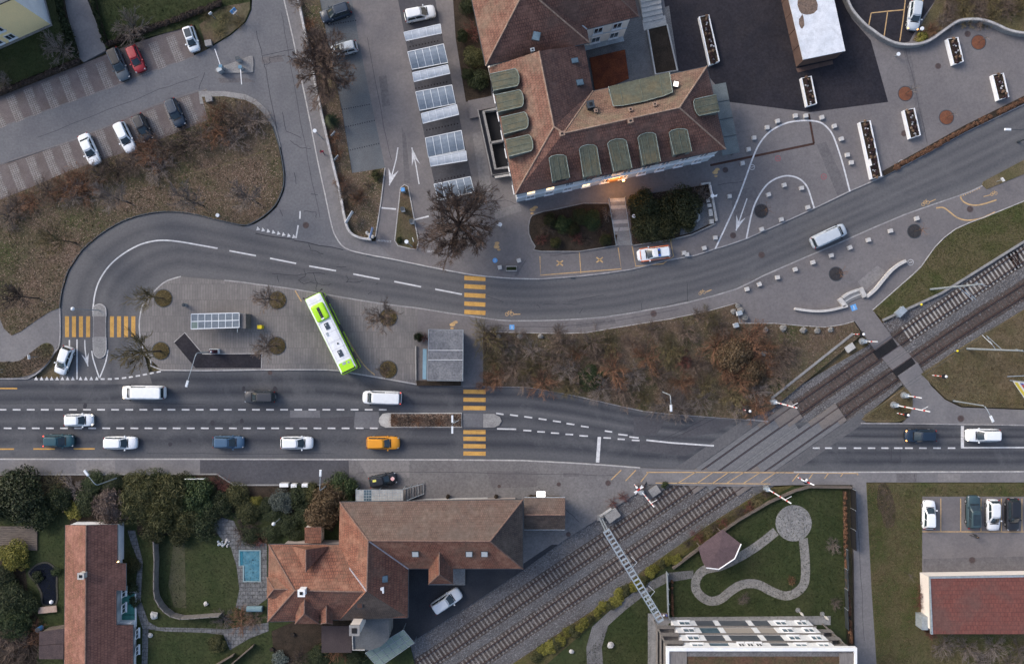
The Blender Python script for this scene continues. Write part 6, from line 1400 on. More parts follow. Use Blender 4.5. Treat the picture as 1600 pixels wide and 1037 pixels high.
for x,y,r in ((1470,1008,1.6),(1510,1012,1.7),(1550,1010,1.7),(1590,1015,1.6),(1530,1035,1.6),(1575,1036,1.5)): shrub(x,y,r,1.2,m_tw_grey,'grey bare shrub in the row below the garage',group='shrubs below garage')
tree(1412,893,'sapling',1.0,m_tw_grey,'thin bare sapling on the rough lawn left of the garage',z=ZP)
# lower left garden
LG = [(48,772,3.6,3.0,m_ev_dark,'big','large dark green bush behind the garden wall near the left edge'),(98,776,2.0,1.8,m_ev_dark,'big','dark evergreen between the left bush and the grey shrub'),(180,790,2.6,2.6,m_ev_pinkb,'spiky','big greyish pink shrub above the long house'),(120,795,1.4,1.0,m_ev_yel,'ever','yellow green low bush above the long house roof'),
      (235,765,2.8,2.4,m_ev_olive,'spiky','olive conifer at the left of the garden screen'),(275,770,3.0,3.0,m_ev_olive,'spiky','tall olive conifer in the middle of the garden screen'),(262,800,2.8,2.8,m_ev_olive,'spiky','wide olive conifer overhanging the lawn'),(310,775,2.7,2.4,m_ev_mid,'big','green bush right of the olive conifers'),(295,805,2.3,2.2,m_ev_olive,'spiky','olive conifer beside the pool path'),(330,795,2.0,1.6,m_ev_dark,'big','dark evergreen above the stone path'),
      (372,772,1.9,1.4,m_ev_olive,'big','olive shrub left of the yellow green bush by the driveway'),(402,782,1.0,.9,m_ev_yel,'big','small yellow green bush by the driveway'),(443,780,1.7,1.6,m_ev_blue,'big','blue grey rounded shrub below the driveway'),(470,775,1.7,1.5,m_ev_dark,'big','dark shrub right of the blue grey one'),(518,778,2.4,3.2,m_ev_bron,'spiky','large bronze brown tree beside the station roof'),(505,800,2.3,2.8,m_ev_bron,'spiky','bronze brown bush above the small shed'),(535,762,2.3,2.2,m_ev_mid,'big','green bush beside the dark parked car'),(420,790,1.2,1.0,m_ev_dark,'big','dark low bush between the yellow and blue grey shrubs'),
      (30,864,2.3,1.8,m_ev_yel,'big','bright yellow green bush at the left edge below the deck'),(25,930,2.6,2.0,m_ev_dark,'spiky','dark bush at the left edge beside the pond'),(30,965,2.4,2.0,m_ev_mid,'spiky','green feathery bush at the left edge below the pond'),(45,1005,2.2,1.6,m_tw_dark,'bare','dark bare shrub left of the small shed'),(15,1020,2.3,1.5,m_tw_dark,'bare','dark bare shrub in the lower left corner'),(62,900,.9,.7,m_ev_dark,'ever','dark plant on the left bank of the pond'),(12,900,2.0,1.5,m_ev_dark,'big','dark green bush between the yellow bush and the pond'),(90,890,.7,.6,m_ev_mid,'ever','small green plant on the pond rim'),
      (210,882,1.1,.8,m_ev_olive,'big','olive bush beside the long house wall'),(208,918,.9,.8,m_ev_dark,'ever','dark potted shrub at the winter garden'),(213,938,.8,.6,m_ev_dark,'ever','dark bush on the teal terrace'),(342,1003,1.2,1.0,m_ev_olive,'big','small olive bush on the lower lawn'),(377,968,1.6,.5,m_tw_rust,'bare','low brown bed plant beside the pool terrace'),(398,966,1.3,.5,m_tw_brown,'bare','low brown plant next to the pool cover box'),(350,965,1.3,.5,m_tw_grey,'bare','low grey plant at the end of the curved screen'),
      (385,828,1.6,.8,m_tw_dark,'bare','dark bare shrub above the pool'),(410,838,1.2,.8,m_tw_red,'bare','reddish shrub at the pool corner'),(450,815,1.7,1.0,m_ev_dark,'big','dark ground cover beside the lamp post path'),(465,838,1.3,.8,m_ev_dark,'big','dark plants beside the small shed'),(150,752,1.6,.9,m_ev_mid,'big','green bush at the pavement behind the curved street lamp'),(20,752,1.7,.9,m_ev_mid,'big','green bush at the pavement in the left corner'),(85,757,1.8,.8,m_tw_olive,'bare','bare olive twigs at the pavement edge'),(120,765,1.7,.9,m_tw_grey,'bare','grey bare twigs left of the curved street lamp'),(215,750,1.8,1.2,m_ev_olive,'big','olive bush at the pavement right of the curved lamp'),(345,757,1.3,.7,m_tw_red,'bare','red brown shrub at the driveway corner'),
      (530,1010,1.8,1.2,m_tw_rust,'bare','brown shrub at the lower edge below the brown shed'),(560,1022,1.6,1.2,m_ev_dark,'big','dark green bush at the lower edge beside the glass lean to'),(500,1022,1.6,1.0,m_ev_dark,'big','dark bush at the lower edge left of the brown shed'),(440,1025,1.2,.7,m_ev_blue,'ever','grey green bush at the lower edge by the garden path'),(470,1030,1.4,.8,m_tw_dark,'bare','dark bare shrub at the lower edge by the garden path')]
sheet('shrub_floor',[(-60,800),(110,795),(110,822),(215,800),(215,835),(340,835),(350,800),(420,800),(480,815),(520,830),(545,780),(300,780),(-60,790)],ZP + .036,m_soil,'dark soil under the garden shrubs','bed')
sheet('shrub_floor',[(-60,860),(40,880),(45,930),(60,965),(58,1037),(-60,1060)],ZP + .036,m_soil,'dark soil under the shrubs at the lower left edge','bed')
LG += [(8,780,2.6,2.2,m_ev_dark,'big','dark bush at the very left edge above the deck'),(70,800,2.4,2.2,m_ev_dark,'big','dark bush above the right end of the deck'),(140,782,1.8,1.3,m_ev_dark,'big','dark shrub left of the greyish pink shrub'),(212,790,2.4,2.2,m_ev_olive,'spiky','olive conifer right of the greyish pink shrub'),(245,825,2.2,1.8,m_ev_dolive,'spiky','dark olive conifer at the top of the fenced lawn'),(285,832,1.9,1.6,m_ev_dolive,'spiky','dark olive conifer above the worn lawn strip'),(318,815,2.0,1.7,m_ev_dark,'big','dark bush at the upper right of the fenced lawn'),(350,785,2.0,1.5,m_ev_dark,'big','dark bush left of the olive shrub by the driveway'),(390,795,1.6,1.2,m_ev_dolive,'big','dark olive bush above the pool'),(430,800,1.5,1.0,m_ev_dark,'big','dark bush below the blue grey shrub'),(490,770,1.6,1.5,m_ev_olive,'big','olive bush left of the bronze tree'),(480,800,1.6,1.2,m_ev_dark,'big','dark bush left of the bronze bush'),(250,752,1.8,1.3,m_ev_mid,'big','green bush at the pavement above the olive conifers'),(285,752,1.7,1.2,m_ev_dolive,'big','dark olive bush at the pavement beside the white board'),(325,765,1.6,1.2,m_ev_dolive,'big','dark olive bush below the white board'),(180,755,1.5,.9,m_ev_dark,'big','dark bush at the pavement under the curved lamp'),(50,752,1.5,.8,m_tw_brown,'bare','brown bare shrub at the pavement near the left edge'),(45,940,1.8,1.4,m_ev_dark,'big','dark bush left of the pale bench'),(60,985,1.6,1.2,m_tw_rust,'bare','rust brown shrub above the small shed'),(20,990,2.2,1.6,m_tw_brown,'bare','brown bare shrub at the left edge near the shed'),(395,835,1.4,.9,m_ev_dark,'big','dark shrub at the upper pool edge'),(425,830,1.4,.9,m_ev_dark,'big','dark shrub between pool and lamp post')]
for x,y,r,h,m,kd,l in LG: shrub(x,y,r * 1.12,h,m,l,kd,z=ZP + .03)
shrub(655,526,.8,1.1,m_ev_dark,'dark green shrub at the corner of the kiosk','big'); shrub(664,528,.7,1.0,m_tw_red,'dark red shrub beside the kiosk wall')
for x in (765,762): pass
for k in range(9): shrub(616 + 12 * k,656 + random.uniform(-3,3),.75,.45,(m_tw_rust,m_tw_brown,m_tw_dark)[k % 3],'low brown shrub in the long median bed',group='median bed shrubs',z=ZP + .06)
MB().ribbon(PX([(-40,345),(30,333),(75,324),(218,293),(338,262),(420,235)]),.22,ZP + .056).build('worn_line',m_dry,gr_nw)
# loose leaves and grass (uncountable)
m_leaf = leafmat('fallen_leaves',[(0,(.085,.052,.036)),(.35,(.138,.088,.063)),(.75,(.205,.145,.108)),(1,(.29,.225,.175))])
m_blade = leafmat('grass_blades',[(0,(.034,.046,.013)),(.5,(.060,.074,.022)),(1,(.110,.110,.045))])
m_bladeD = leafmat('dry_grass_blades',[(0,(.075,.057,.032)),(.5,(.135,.105,.065)),(1,(.22,.18,.12))])
lp0 = pts_in(NWI,90000); wgt = np.full(len(lp0),.16)
for cx_,cy_,sx_,sy_,k_ in ((395,290,45,32,.9),(300,310,60,22,.8),(215,315,50,22,.6),(120,400,45,60,.55),(60,340,60,25,.4),(60,470,50,40,.5),(330,265,60,16,.35)): wgt = np.maximum(wgt,k_ * np.exp(-((lp0[:,0] - cx_) / sx_) ** 2 - ((lp0[:,1] - cy_) / sy_) ** 2))
lp0 = lp0[RNG.random(len(lp0)) < wgt]
scatter('fallen_leaves',None,0,ZP + .05,.05,.13,m_leaf,'brown fallen leaves scattered over the large verge','leaves',pts=lp0)
scatter('grass',NWI,26000,ZP + .05,.05,.12,m_blade,'short winter grass of the large verge','grass','tuft')
EMBP = [(755,518),(873,521),(917,519.5),(960,512),(1047,498),(1105,486),(1150,473.5),(1155,505),(1210,505),(1250,508.6),(1288,511),(1316,507),(1333,502),(1346,522),(1320,545),(1245,606),(1205,640),(1165,655),(1061,647),(1004,641),(954,630),(902,618),(824,604),(755,603)]
scatter('fallen_leaves',EMBP,16000,ZP + .05,.05,.13,m_leaf,'brown fallen leaves under the embankment thicket','leaves')
scatter('grass',EMBP,16000,ZP + .05,.07,.16,m_bladeD,'dry tufted grass on the embankment','grass','tuft')
for poly,n,mt,lab in (([(1363,485),(1407,446),(1438,418),(1460,387),(1492,359),(1539,340),(1600,315),(1640,300),(1640,350),(1564,397),(1470,457),(1382,502)],11000,m_blade,'green grass of the verge above the railway'),([(1438,584),(1507,540),(1600,484),(1640,460),(1640,638),(1600,638),(1501,634),(1477,622),(1455,600)],12000,m_bladeD,'dry tufted grass right of the track crossing'),([(1353,754),(1640,754),(1640,775),(1440,775),(1440,1000),(1640,1000),(1640,1060),(1371,1060),(1361,916)],16000,m_blade,'rough grass around the garage'),([(1353,754),(1430,775),(1440,900),(1420,1037),(1371,1037),(1361,916)],5000,m_bladeD,'dry straw in the rough grass left of the car park'),([(468,0),(480,60),(500,160),(523,260),(541,343),(563,372),(587,370),(602,263),(550,271),(535,176),(508,43),(500,0)],6000,m_leaf,'brown leaves in the walled bed'),(MED,1200,m_bladeD,'dry grass on the triangular island'),
                         ([(1020,965),(1322,965),(1322,762),(1240,759),(1200,763),(1100,838),(1000,915),(900,1040),(1015,1040)],24000,G('lawn_blades',(.018,.027,.010),(.031,.042,.014),(.056,.062,.026)),'short dark lawn grass of the apartment garden'),([(0,800),(560,770),(560,1037),(0,1037)],26000,bpy.data.materials.get('lawn_blades') or m_blade,'short dark grass in the lower left garden'),([(-20,145),(125,92),(99,0),(-20,-20)],5000,m_blade,'grass on the lawn of the yellow house'),([(140,0),(166,76),(305,40),(391,0)],6000,m_blade,'grass on the lawn right of the footpath'),([(0,565),(30,564),(68,537),(80,537),(85,548),(75,567),(33,589),(0,590)],2500,m_bladeD,'rough grass on the island beside the waiting white car'),([(1346,655),(1380,630),(1412,608),(1424,620),(1424,638),(1412,656)],2000,m_bladeD,'rough grass around the barrier posts')):
    scatter('grass' if 'leaves' not in lab else 'fallen_leaves',poly,n,ZP + .05,.05,.13,bpy.data.materials['lawn_blades'] if 'lower left garden' in lab else mt,lab,'grass' if 'leaves' not in lab else 'leaves','tuft' if 'leaves' not in lab else 'leaf')
for poly,n,lab in ((NWI,500,'coarse grass tussocks on the large verge'),([(1353,754),(1640,754),(1640,775),(1440,775),(1440,1000),(1640,1000),(1640,1060),(1371,1060),(1361,916)],600,'coarse grass tussocks around the garage'),([(1438,584),(1507,540),(1600,484),(1640,460),(1640,638),(1501,634),(1477,622),(1455,600)],450,'coarse dry tussocks right of the track crossing')):
    P_ = pts_in(poly,n); P_ = np.concatenate([P_ + RNG.normal(0,2.2,P_.shape) for _ in range(4)]); P_ = P_[inpoly(P_,inset(poly,2))]
    scatter('grass_tussocks',None,0,ZP + .05,.09,.2,m_bladeD,lab,'grass','tuft',pts=P_)
scatter('bark_mulch',[(611,646),(721,646),(721,666),(611,666)],2500,ZP + .06,.05,.12,m_leaf,'brown bark mulch in the long median bed','mulch')
scatter('fallen_leaves',[(985,306),(1110,288),(1070,366),(988,383)],1500,ZP + .12,.04,.09,m_leaf,'dark leaf litter under the evergreens','leaves')
# ---------------------------------------------------------------- vehicles
m_tyre = surf('tyre_rubber',(.014,.014,.015),fine=.2,rough=.9)
m_rim = surf('alloy_rim',(.42,.43,.45),fine=.1,rough=.35,metal=.7)
m_cglass = surf('car_glass',(.018,.028,.034),(.028,.042,.050),s1=1.2,fine=0,rough=.05,spec=.7)
m_head = surf('headlight_glass',(.30,.32,.35),fine=0,rough=.1,spec=.6)
m_tail = surf('tail_light_red',(.26,.02,.02),fine=0,rough=.2)
m_trim = surf('black_trim',(.018,.018,.020),fine=.1,rough=.6)
m_plate = surf('number_plate',(.62,.62,.60),fine=.05)
m_lithead = emit('lit_headlight',(1.0,.82,.6),1.6); m_lit_or = emit('lit_orange',(1.0,.42,.12),1.8); m_littail = emit('lit_tail',(1.0,.08,.04),1.0)
ME_W = MB().tube([(0,-.1,0),(0,.1,0)],.31,14).mesh('wheel',m_tyre); ME_R = MB().tube([(0,-.115,0),(0,.115,0)],.19,10).mesh('rim',m_rim)
STY = dict(  # rear belt, front belt, rear roof, front roof (fractions of length), belt z, roof z, bonnet z
    hatch=(-.475,.24,-.40,.04,.92,1.47,.90),estate=(-.48,.22,-.44,.05,.92,1.48,.90),sedan=(-.36,.22,-.24,.05,.92,1.42,.90),suv=(-.48,.22,-.43,.04,1.02,1.70,1.02),van=(-.492,.33,-.475,.22,1.10,1.98,1.05),city=(-.48,.27,-.42,.08,.94,1.52,.92),pickup=(-.10,.22,-.04,.05,1.02,1.72,1.02))
def rrect(x0,x1,w0,w1,r,z,n=3):
    """rounded outline, rear half width w0, front half width w1"""
    P = []
    for cx,cy,a0 in ((x1 - r,w1 - r,0),(x0 + r,w0 - r,90),(x0 + r,-w0 + r,180),(x1 - r,-w1 + r,270)):
        for k in range(n + 1):
            a = math.radians(a0 + 90 * k / n); P.append((cx + r * math.cos(a),cy + r * math.sin(a),z))
    return P
def loft(mb,rings,mi=0,cap=True,lo=True):
    b = len(mb.v); n = len(rings[0])
    for r in rings: mb.v.extend(r)
    for i in range(len(rings) - 1):
        for k in range(n):
            k2 = (k + 1) % n; mb.f.append((b + i * n + k,b + i * n + k2,b + (i + 1) * n + k2,b + (i + 1) * n + k)); mb.m.append(mi)
    if cap: mb.f.append(tuple(b + (len(rings) - 1) * n + k for k in range(n))); mb.m.append(mi)
    if lo: mb.f.append(tuple(b + k for k in range(n))[::-1]); mb.m.append(mi)
def car(px,py,d,L,Wd,style,color,label,roof=None,z=ZP,lit=None,rails=False,extra=None,zc=.9,metal=0.0,cat='car',name=None):
    rb,fb,rr,fr,zb,zt,zh = STY[style]; x,y = W2(px,py,zc); t = thing(name or {'van': 'van'}.get(style,'car'),label,cat,(x,y,z),ang(*d))
    pm = paint(color,metal=metal); rm = paint(roof) if roof else pm; w = Wd / 2
    st = [(-.5,.50,.66),(-.495,.70,.74),(-.48,.83,.84),(-.455,.91,zh - .02),(-.40,.97,zh + .01),(-.2,1,zh + .02),(.0,1,zh + .02),(.2,1,zh + .01),(.30,.985,zh - .01),(.38,.955,zh - .05),(.435,.90,zh - .12),(.465,.82,zh - .18),(.487,.68,zh - .26),(.5,.42,zh - .34)]
    rings = []
    for u,f,zz in st:
        hw = w * f; X = u * L
        rings.append([(X,-hw * .93,.22),(X,-hw,.42),(X,-hw * .995,zz - .22),(X,-hw * .95,zz - .07),(X,-hw * .82,zz),(X,0,zz + .025),(X,hw * .82,zz),(X,hw * .95,zz - .07),(X,hw * .995,zz - .22),(X,hw,.42),(X,hw * .93,.22)])
    mb = MB(); loft(mb,rings); body = mb.build('body',pm,t,world=False,shade=True)
    g = MB(); wb,wt_ = w * .90,w * .74
    if style == 'van': wt_ = w * .82
    B = rrect(rb * L,fb * L + .06,wb,wb * .93,.34,zb - .05); Tt = rrect(rr * L,fr * L + .03,wt_,wt_ * .95,.30,zt - .05); T2 = rrect(rr * L + .08,fr * L - .08,wt_ - .1,wt_ * .95 - .1,.16,zt); T2b = rrect(rr * L + .14,fr * L - .14,wt_ - .15,wt_ * .95 - .15,.14,zt + .006); T3 = rrect(rr * L + .4,fr * L - .4,wt_ - .4,wt_ * .95 - .4,.1,zt + .02)
    M1 = [tuple(B[i][k] * .5 + Tt[i][k] * .5 for k in range(3)) for i in range(len(B))]
    loft(g,[B,M1,Tt],0,cap=False); loft(g,[Tt,T2,T2b,T3],1); g.build('cabin',[pm,rm],t,world=False,shade=True)
    def pane(nm,a,b,c,e,off):      # a,b bottom; c,e top
        n = (Vector(b) - Vector(a)).cross(Vector(e) - Vector(a)).normalized()
        if n.dot(Vector(off)) < 0: n = -n
        P = [Vector(p) + n * .016 for p in (a,b,c,e)]; Q = [p - n * .03 for p in P]
        fc = [(0,1,2,3)] + [(i,(i + 1) % 4,(i + 1) % 4 + 4,i + 4) for i in range(4)]
        m = MB(); m.add([tuple(p) for p in P + Q],fc); m.build(nm,m_cglass,t,world=False)
    def curved(nm,q,bul,off):
        a,b,c_,d_ = (Vector(p) for p in q); N = 6; P = []
        for v in (0,1):
            for i in range(N + 1):
                u = i / N; p = (a.lerp(b,u) if v == 0 else d_.lerp(c_,u)); P.append(tuple(p + Vector((off[0] * (bul * (1 - (2 * u - 1) ** 2) + .012),0,.012))))
        MB().add(P,[(i,i + 1,N + 2 + i,N + 1 + i) if off[0] > 0 else (i,i + 1,N + 2 + i,N + 1 + i) for i in range(N)]).build(nm,m_cglass,t,world=False)
    lr = lambda xb,wb_,xt,wt2,s,k: (xb + (xt - xb) * k,s * (wb_ + (wt2 - wb_) * k),zb - .05 + (zt - zb) * k)
    f0,f1 = (fb * L,wb * .93 - .12),(fr * L,wt_ * .95 - .14)
    curved('windscreen',(lr(f0[0],f0[1],f1[0],f1[1],-1,.10),lr(f0[0],f0[1],f1[0],f1[1],1,.10),lr(f0[0],f0[1],f1[0],f1[1],1,.93),lr(f0[0],f0[1],f1[0],f1[1],-1,.93)),.10,(1,0))
    r0,r1_ = (rb * L,wb - .13),(rr * L,wt_ - .15)
    pane('rear_window',lr(r0[0],r0[1],r1_[0],r1_[1],1,.18),lr(r0[0],r0[1],r1_[0],r1_[1],-1,.18),lr(r0[0],r0[1],r1_[0],r1_[1],-1,.9),lr(r0[0],r0[1],r1_[0],r1_[1],1,.9),(-1,0,.3))
    xr0,xf0,xr1,xf1 = rb * L + .28,fb * L - .3,rr * L + .25,fr * L - .12; xm0,xm1 = (xr0 + xf0) / 2,(xr1 + xf1) / 2 - .02
    for s in (-1,1):
        for a,b,c,e in (((xr0,xm0 - .05,xm1 - .05,xr1)),((xm0 + .05,xf0,xf1,xm1 + .05))):
            if style == 'van' and a == xr0: continue
            k0,k1 = .14,.86; yb = lambda k: s * (wb * .985 + (wt_ * .985 - wb * .985) * k); zz = lambda k: zb - .05 + (zt - zb) * k; li = lambda u,v,k: u + (v - u) * k
            pane('side_window',(li(a,e,k0),yb(k0),zz(k0)),(li(b,c,k0),yb(k0),zz(k0)),(li(b,c,k1),yb(k1),zz(k1)),(li(a,e,k1),yb(k1),zz(k1)),(0,s,.2))
        MB().box(fb * L - .32,s * (w + .07),zb + .02,.16,.2,.13).build('mirror',pm if style != 'van' else m_trim,t,world=False)
        MB().box(.448 * L,s * w * .70,zh - .22,.2,.30,.1,s * -.6).build('headlight',{None: m_head,'head': m_lithead,'orange': m_lit_or}.get(lit if lit != 'tail' else None,m_head),t,world=False)
        MB().box(-.476 * L,s * w * .76,zb - .14,.09,.22,.2,s * .5).build('tail_light',m_littail if lit == 'tail' else m_tail,t,world=False)
        if rails: MB().tube([(rr * L + .25,s * (wt_ - .06),zt - .02),(rr * L + .35,s * (wt_ - .06),zt + .05),(fr * L - .35,s * (wt_ * .95 - .06),zt + .05),(fr * L - .25,s * (wt_ * .95 - .06),zt - .02)],.025,5).build('roof_rail',m_rim,t,world=False)
        MB().box(0,s * (w * .985),.30,L * .42,.05,.14).build('sill',m_trim,t,world=False)
        for u in (-.30,.31):
            wh = inst(ME_W,'wheel',t,(u * L,s * (w - .10),.31)); inst(ME_R,'rim',wh)
    MB().box(.492 * L,0,.42,.08,w * 1.1,.16).build('front_grille',m_trim,t,world=False); MB().box(-.498 * L,0,.50,.04,.5,.12).build('number_plate',m_plate,t,world=False)
    MB().box(fb * L + .10,0,zh + .028,.14,w * 1.35,.03).build('cowl',m_trim,t,world=False)
    if roof == 'pano' or extra == 'pano': MB().box((rr + fr) / 2 * L,0,zt + .022,(fr - rr) * L * .66,wt_ * 1.45,.03).build('glass_roof',m_cglass,t,world=False)
    if extra == 'bed': MB().box(-.30 * L,0,zh + .03,.34 * L,w * 1.5,.04).build('load_bed_cover',m_trim,t,world=False)
    if extra == 'police':
        for s in (-1,1): MB().box(-.02 * L,s * (w * .955),.80,L * .86,.12,.13).build('orange_stripe',paint((.75,.17,.04)),t,world=False)
        MB().box(.41 * L,0,zh + .0,.10,w * 1.4,.05).build('bonnet_stripe',paint((.75,.17,.04)),t,world=False); MB().box(-.465 * L,0,zb + .05,.08,w * 1.3,.2).build('rear_stripe',paint((.75,.17,.04)),t,world=False)
        lb = MB().box(-.12 * L,0,zt + .09,.34,1.1,.11).build('light_bar',m_steeldk,t,world=False)
        for s in (-1,1): MB().box(-.12 * L,s * .4,zt + .11,.26,.28,.12).build('blue_lens',surf('blue_lens',(.03,.10,.5),fine=0,rough=.2),lb,world=False)
    if extra == 'ad':
        MB().box(-.26 * L,.25,zt + .025,.5,.30,.02).build('roof_panel',surf('yellow_panel',(.65,.62,.15),fine=.2),t,world=False)
        MB().cyl(.36 * L,-.05,zh - .05,zh + .025,.28,12).build('bonnet_badge',surf('pink_badge',(.62,.22,.22),(.7,.55,.55),s1=6,fine=.1),t,world=False)
    return t
WH,OFF = (.70,.72,.74),(.62,.64,.66); SIL = (.42,.46,.50); SLATE = (.065,.085,.105); DKB = (.018,.032,.055); BLK = (.018,.020,.026); ORA = (.62,.26,.02); TEAL = (.02,.065,.085); BLU = (.05,.10,.17)
ZL_ = ZR + .03
car(184,100,(85,195),4.85,1.86,'estate',SLATE,'long slate grey estate car with black roof beside the red car',roof=(.012,.013,.016),z=ZL_,rails=True)
car(211,91.5,(65,155),3.95,1.72,'hatch',(.30,.022,.030),'red small hatchback in the upper left stall row',z=ZL_)
car(298,60.5,(45,140),3.65,1.66,'city',WH,'white small car with black glass roof in the upper stall row',z=ZL_,extra='pano')
car(138.5,233,(85,190),4.75,1.82,'sedan',WH,'white saloon car in the lower stall row at left',z=ZL_)
car(194,214,(85,180),4.6,1.82,'estate',WH,'white estate car beside the dark car with roof bars',z=ZL_)
car(222,199,(75,155),4.1,1.74,'hatch',BLK,'dark car with silver roof bars partly under brown twigs',z=ZL_,rails=True)
car(273,176,(65,150),4.2,1.78,'estate',DKB,'dark blue car at the right end of the lower stall row',z=ZL_,rails=True)
ZC = ZP + .02
car(524.5,20,(-180,62),4.5,1.85,'suv',DKB,'dark blue off road car at the top of the blue grey strip',z=ZC,rails=True)
car(537,76,(-170,42),3.9,1.72,'city',SIL,'silver small car half hidden by the large bare tree',z=ZC)
car(656,21.5,(190,-40),4.5,1.82,'suv',OFF,'silver white people carrier above the first glass carport',z=ZC)
car(1022,396,(-1,.13),4.85,1.86,'estate',WH,'white estate car with orange stripes and roof light bar in the yellow bay',z=ZC,extra='police')
car(1429.5,24,(-18,140),4.2,1.78,'estate',SIL,'silver car with glowing headlight in the walled car park',z=ZC,lit='orange')
car(98.5,563,(-62,168),4.15,1.78,'hatch',WH,'white hatchback waiting at the give way line',z=ZR,lit=None)
car(121.6,656.5,(1,-.02),4.2,1.78,'hatch',WH,'white hatchback with lit headlights alone in the middle lane',z=ZR,lit='head')
car(598,750,(1,-.2),4.0,1.72,'hatch',BLK,'black small car with yellow roof panel beside the glass canopy',z=ZP,extra='ad')
car(697.5,938.5,(130,-86),4.75,1.88,'suv',OFF,'white off road car in the dark yard behind the station',z=ZP + .01)
car(1452,804,(0.02,-1),4.15,1.76,'hatch',WH,'white hatchback leftmost in the lower right car park',z=ZP + .05)
car(1521.7,800,(0.0,-1),4.8,1.88,'estate',(.035,.062,.075),'dark teal car with sunroof in the lower right car park',z=ZP + .05,extra='pano')
car(1552.5,804.6,(0.0,1),4.5,1.80,'hatch',OFF,'white car between the dark teal and black cars',z=ZP + .05)
car(1583,804,(0.0,1),4.7,1.80,'estate',BLK,'black estate car with red tail lights at the right of the car park',z=ZP + .05)
# traffic on the roads
car(222,613.5,(-1,0),6.2,2.0,'van',WH,'long white van driving left in the upper lane near the give way line',z=ZR,zc=1.2,lit='head',cat='van')
car(596,621.5,(-1,-.03),5.6,1.95,'van',OFF,'silver white van driving left past the end of the platform',z=ZR,zc=1.2,lit='tail',cat='van')
car(405,620,(-1,0),4.5,1.8,'estate',(.035,.038,.046),'dark grey car driving left below the boarding ramp',z=ZR)
car(90,689,(1,0),4.4,1.8,'hatch',TEAL,'dark teal car driving right in the lower lane near the left edge',z=ZR,lit='tail')
car(187,692,(1,0),4.8,1.84,'estate',WH,'white estate car driving right behind the blue car',z=ZR)
car(356,691,(1,0),4.5,1.8,'hatch',BLU,'blue hatchback driving right in the lower lane',z=ZR)
car(463,692,(1,0),4.7,1.82,'hatch',WH,'white hatchback driving right between the blue and orange cars',z=ZR)
car(598,692,(1,0),4.8,1.84,'suv',ORA,'orange yellow car driving right beside the median island',z=ZR)
car(1297,368,(92,-42),5.3,1.9,'van',SIL,'silver van driving up the upper road past the stone cubes',z=ZR,zc=1.2,cat='van')
car(1440,681,(-1,0),4.5,1.8,'hatch',(.012,.024,.045),'dark navy car driving left away from the stop line',z=ZR,lit='orange')
car(1537,680,(-1,0),4.9,1.84,'suv',WH,'white car with bright headlights driving left at the stop line',z=ZR,lit='head')
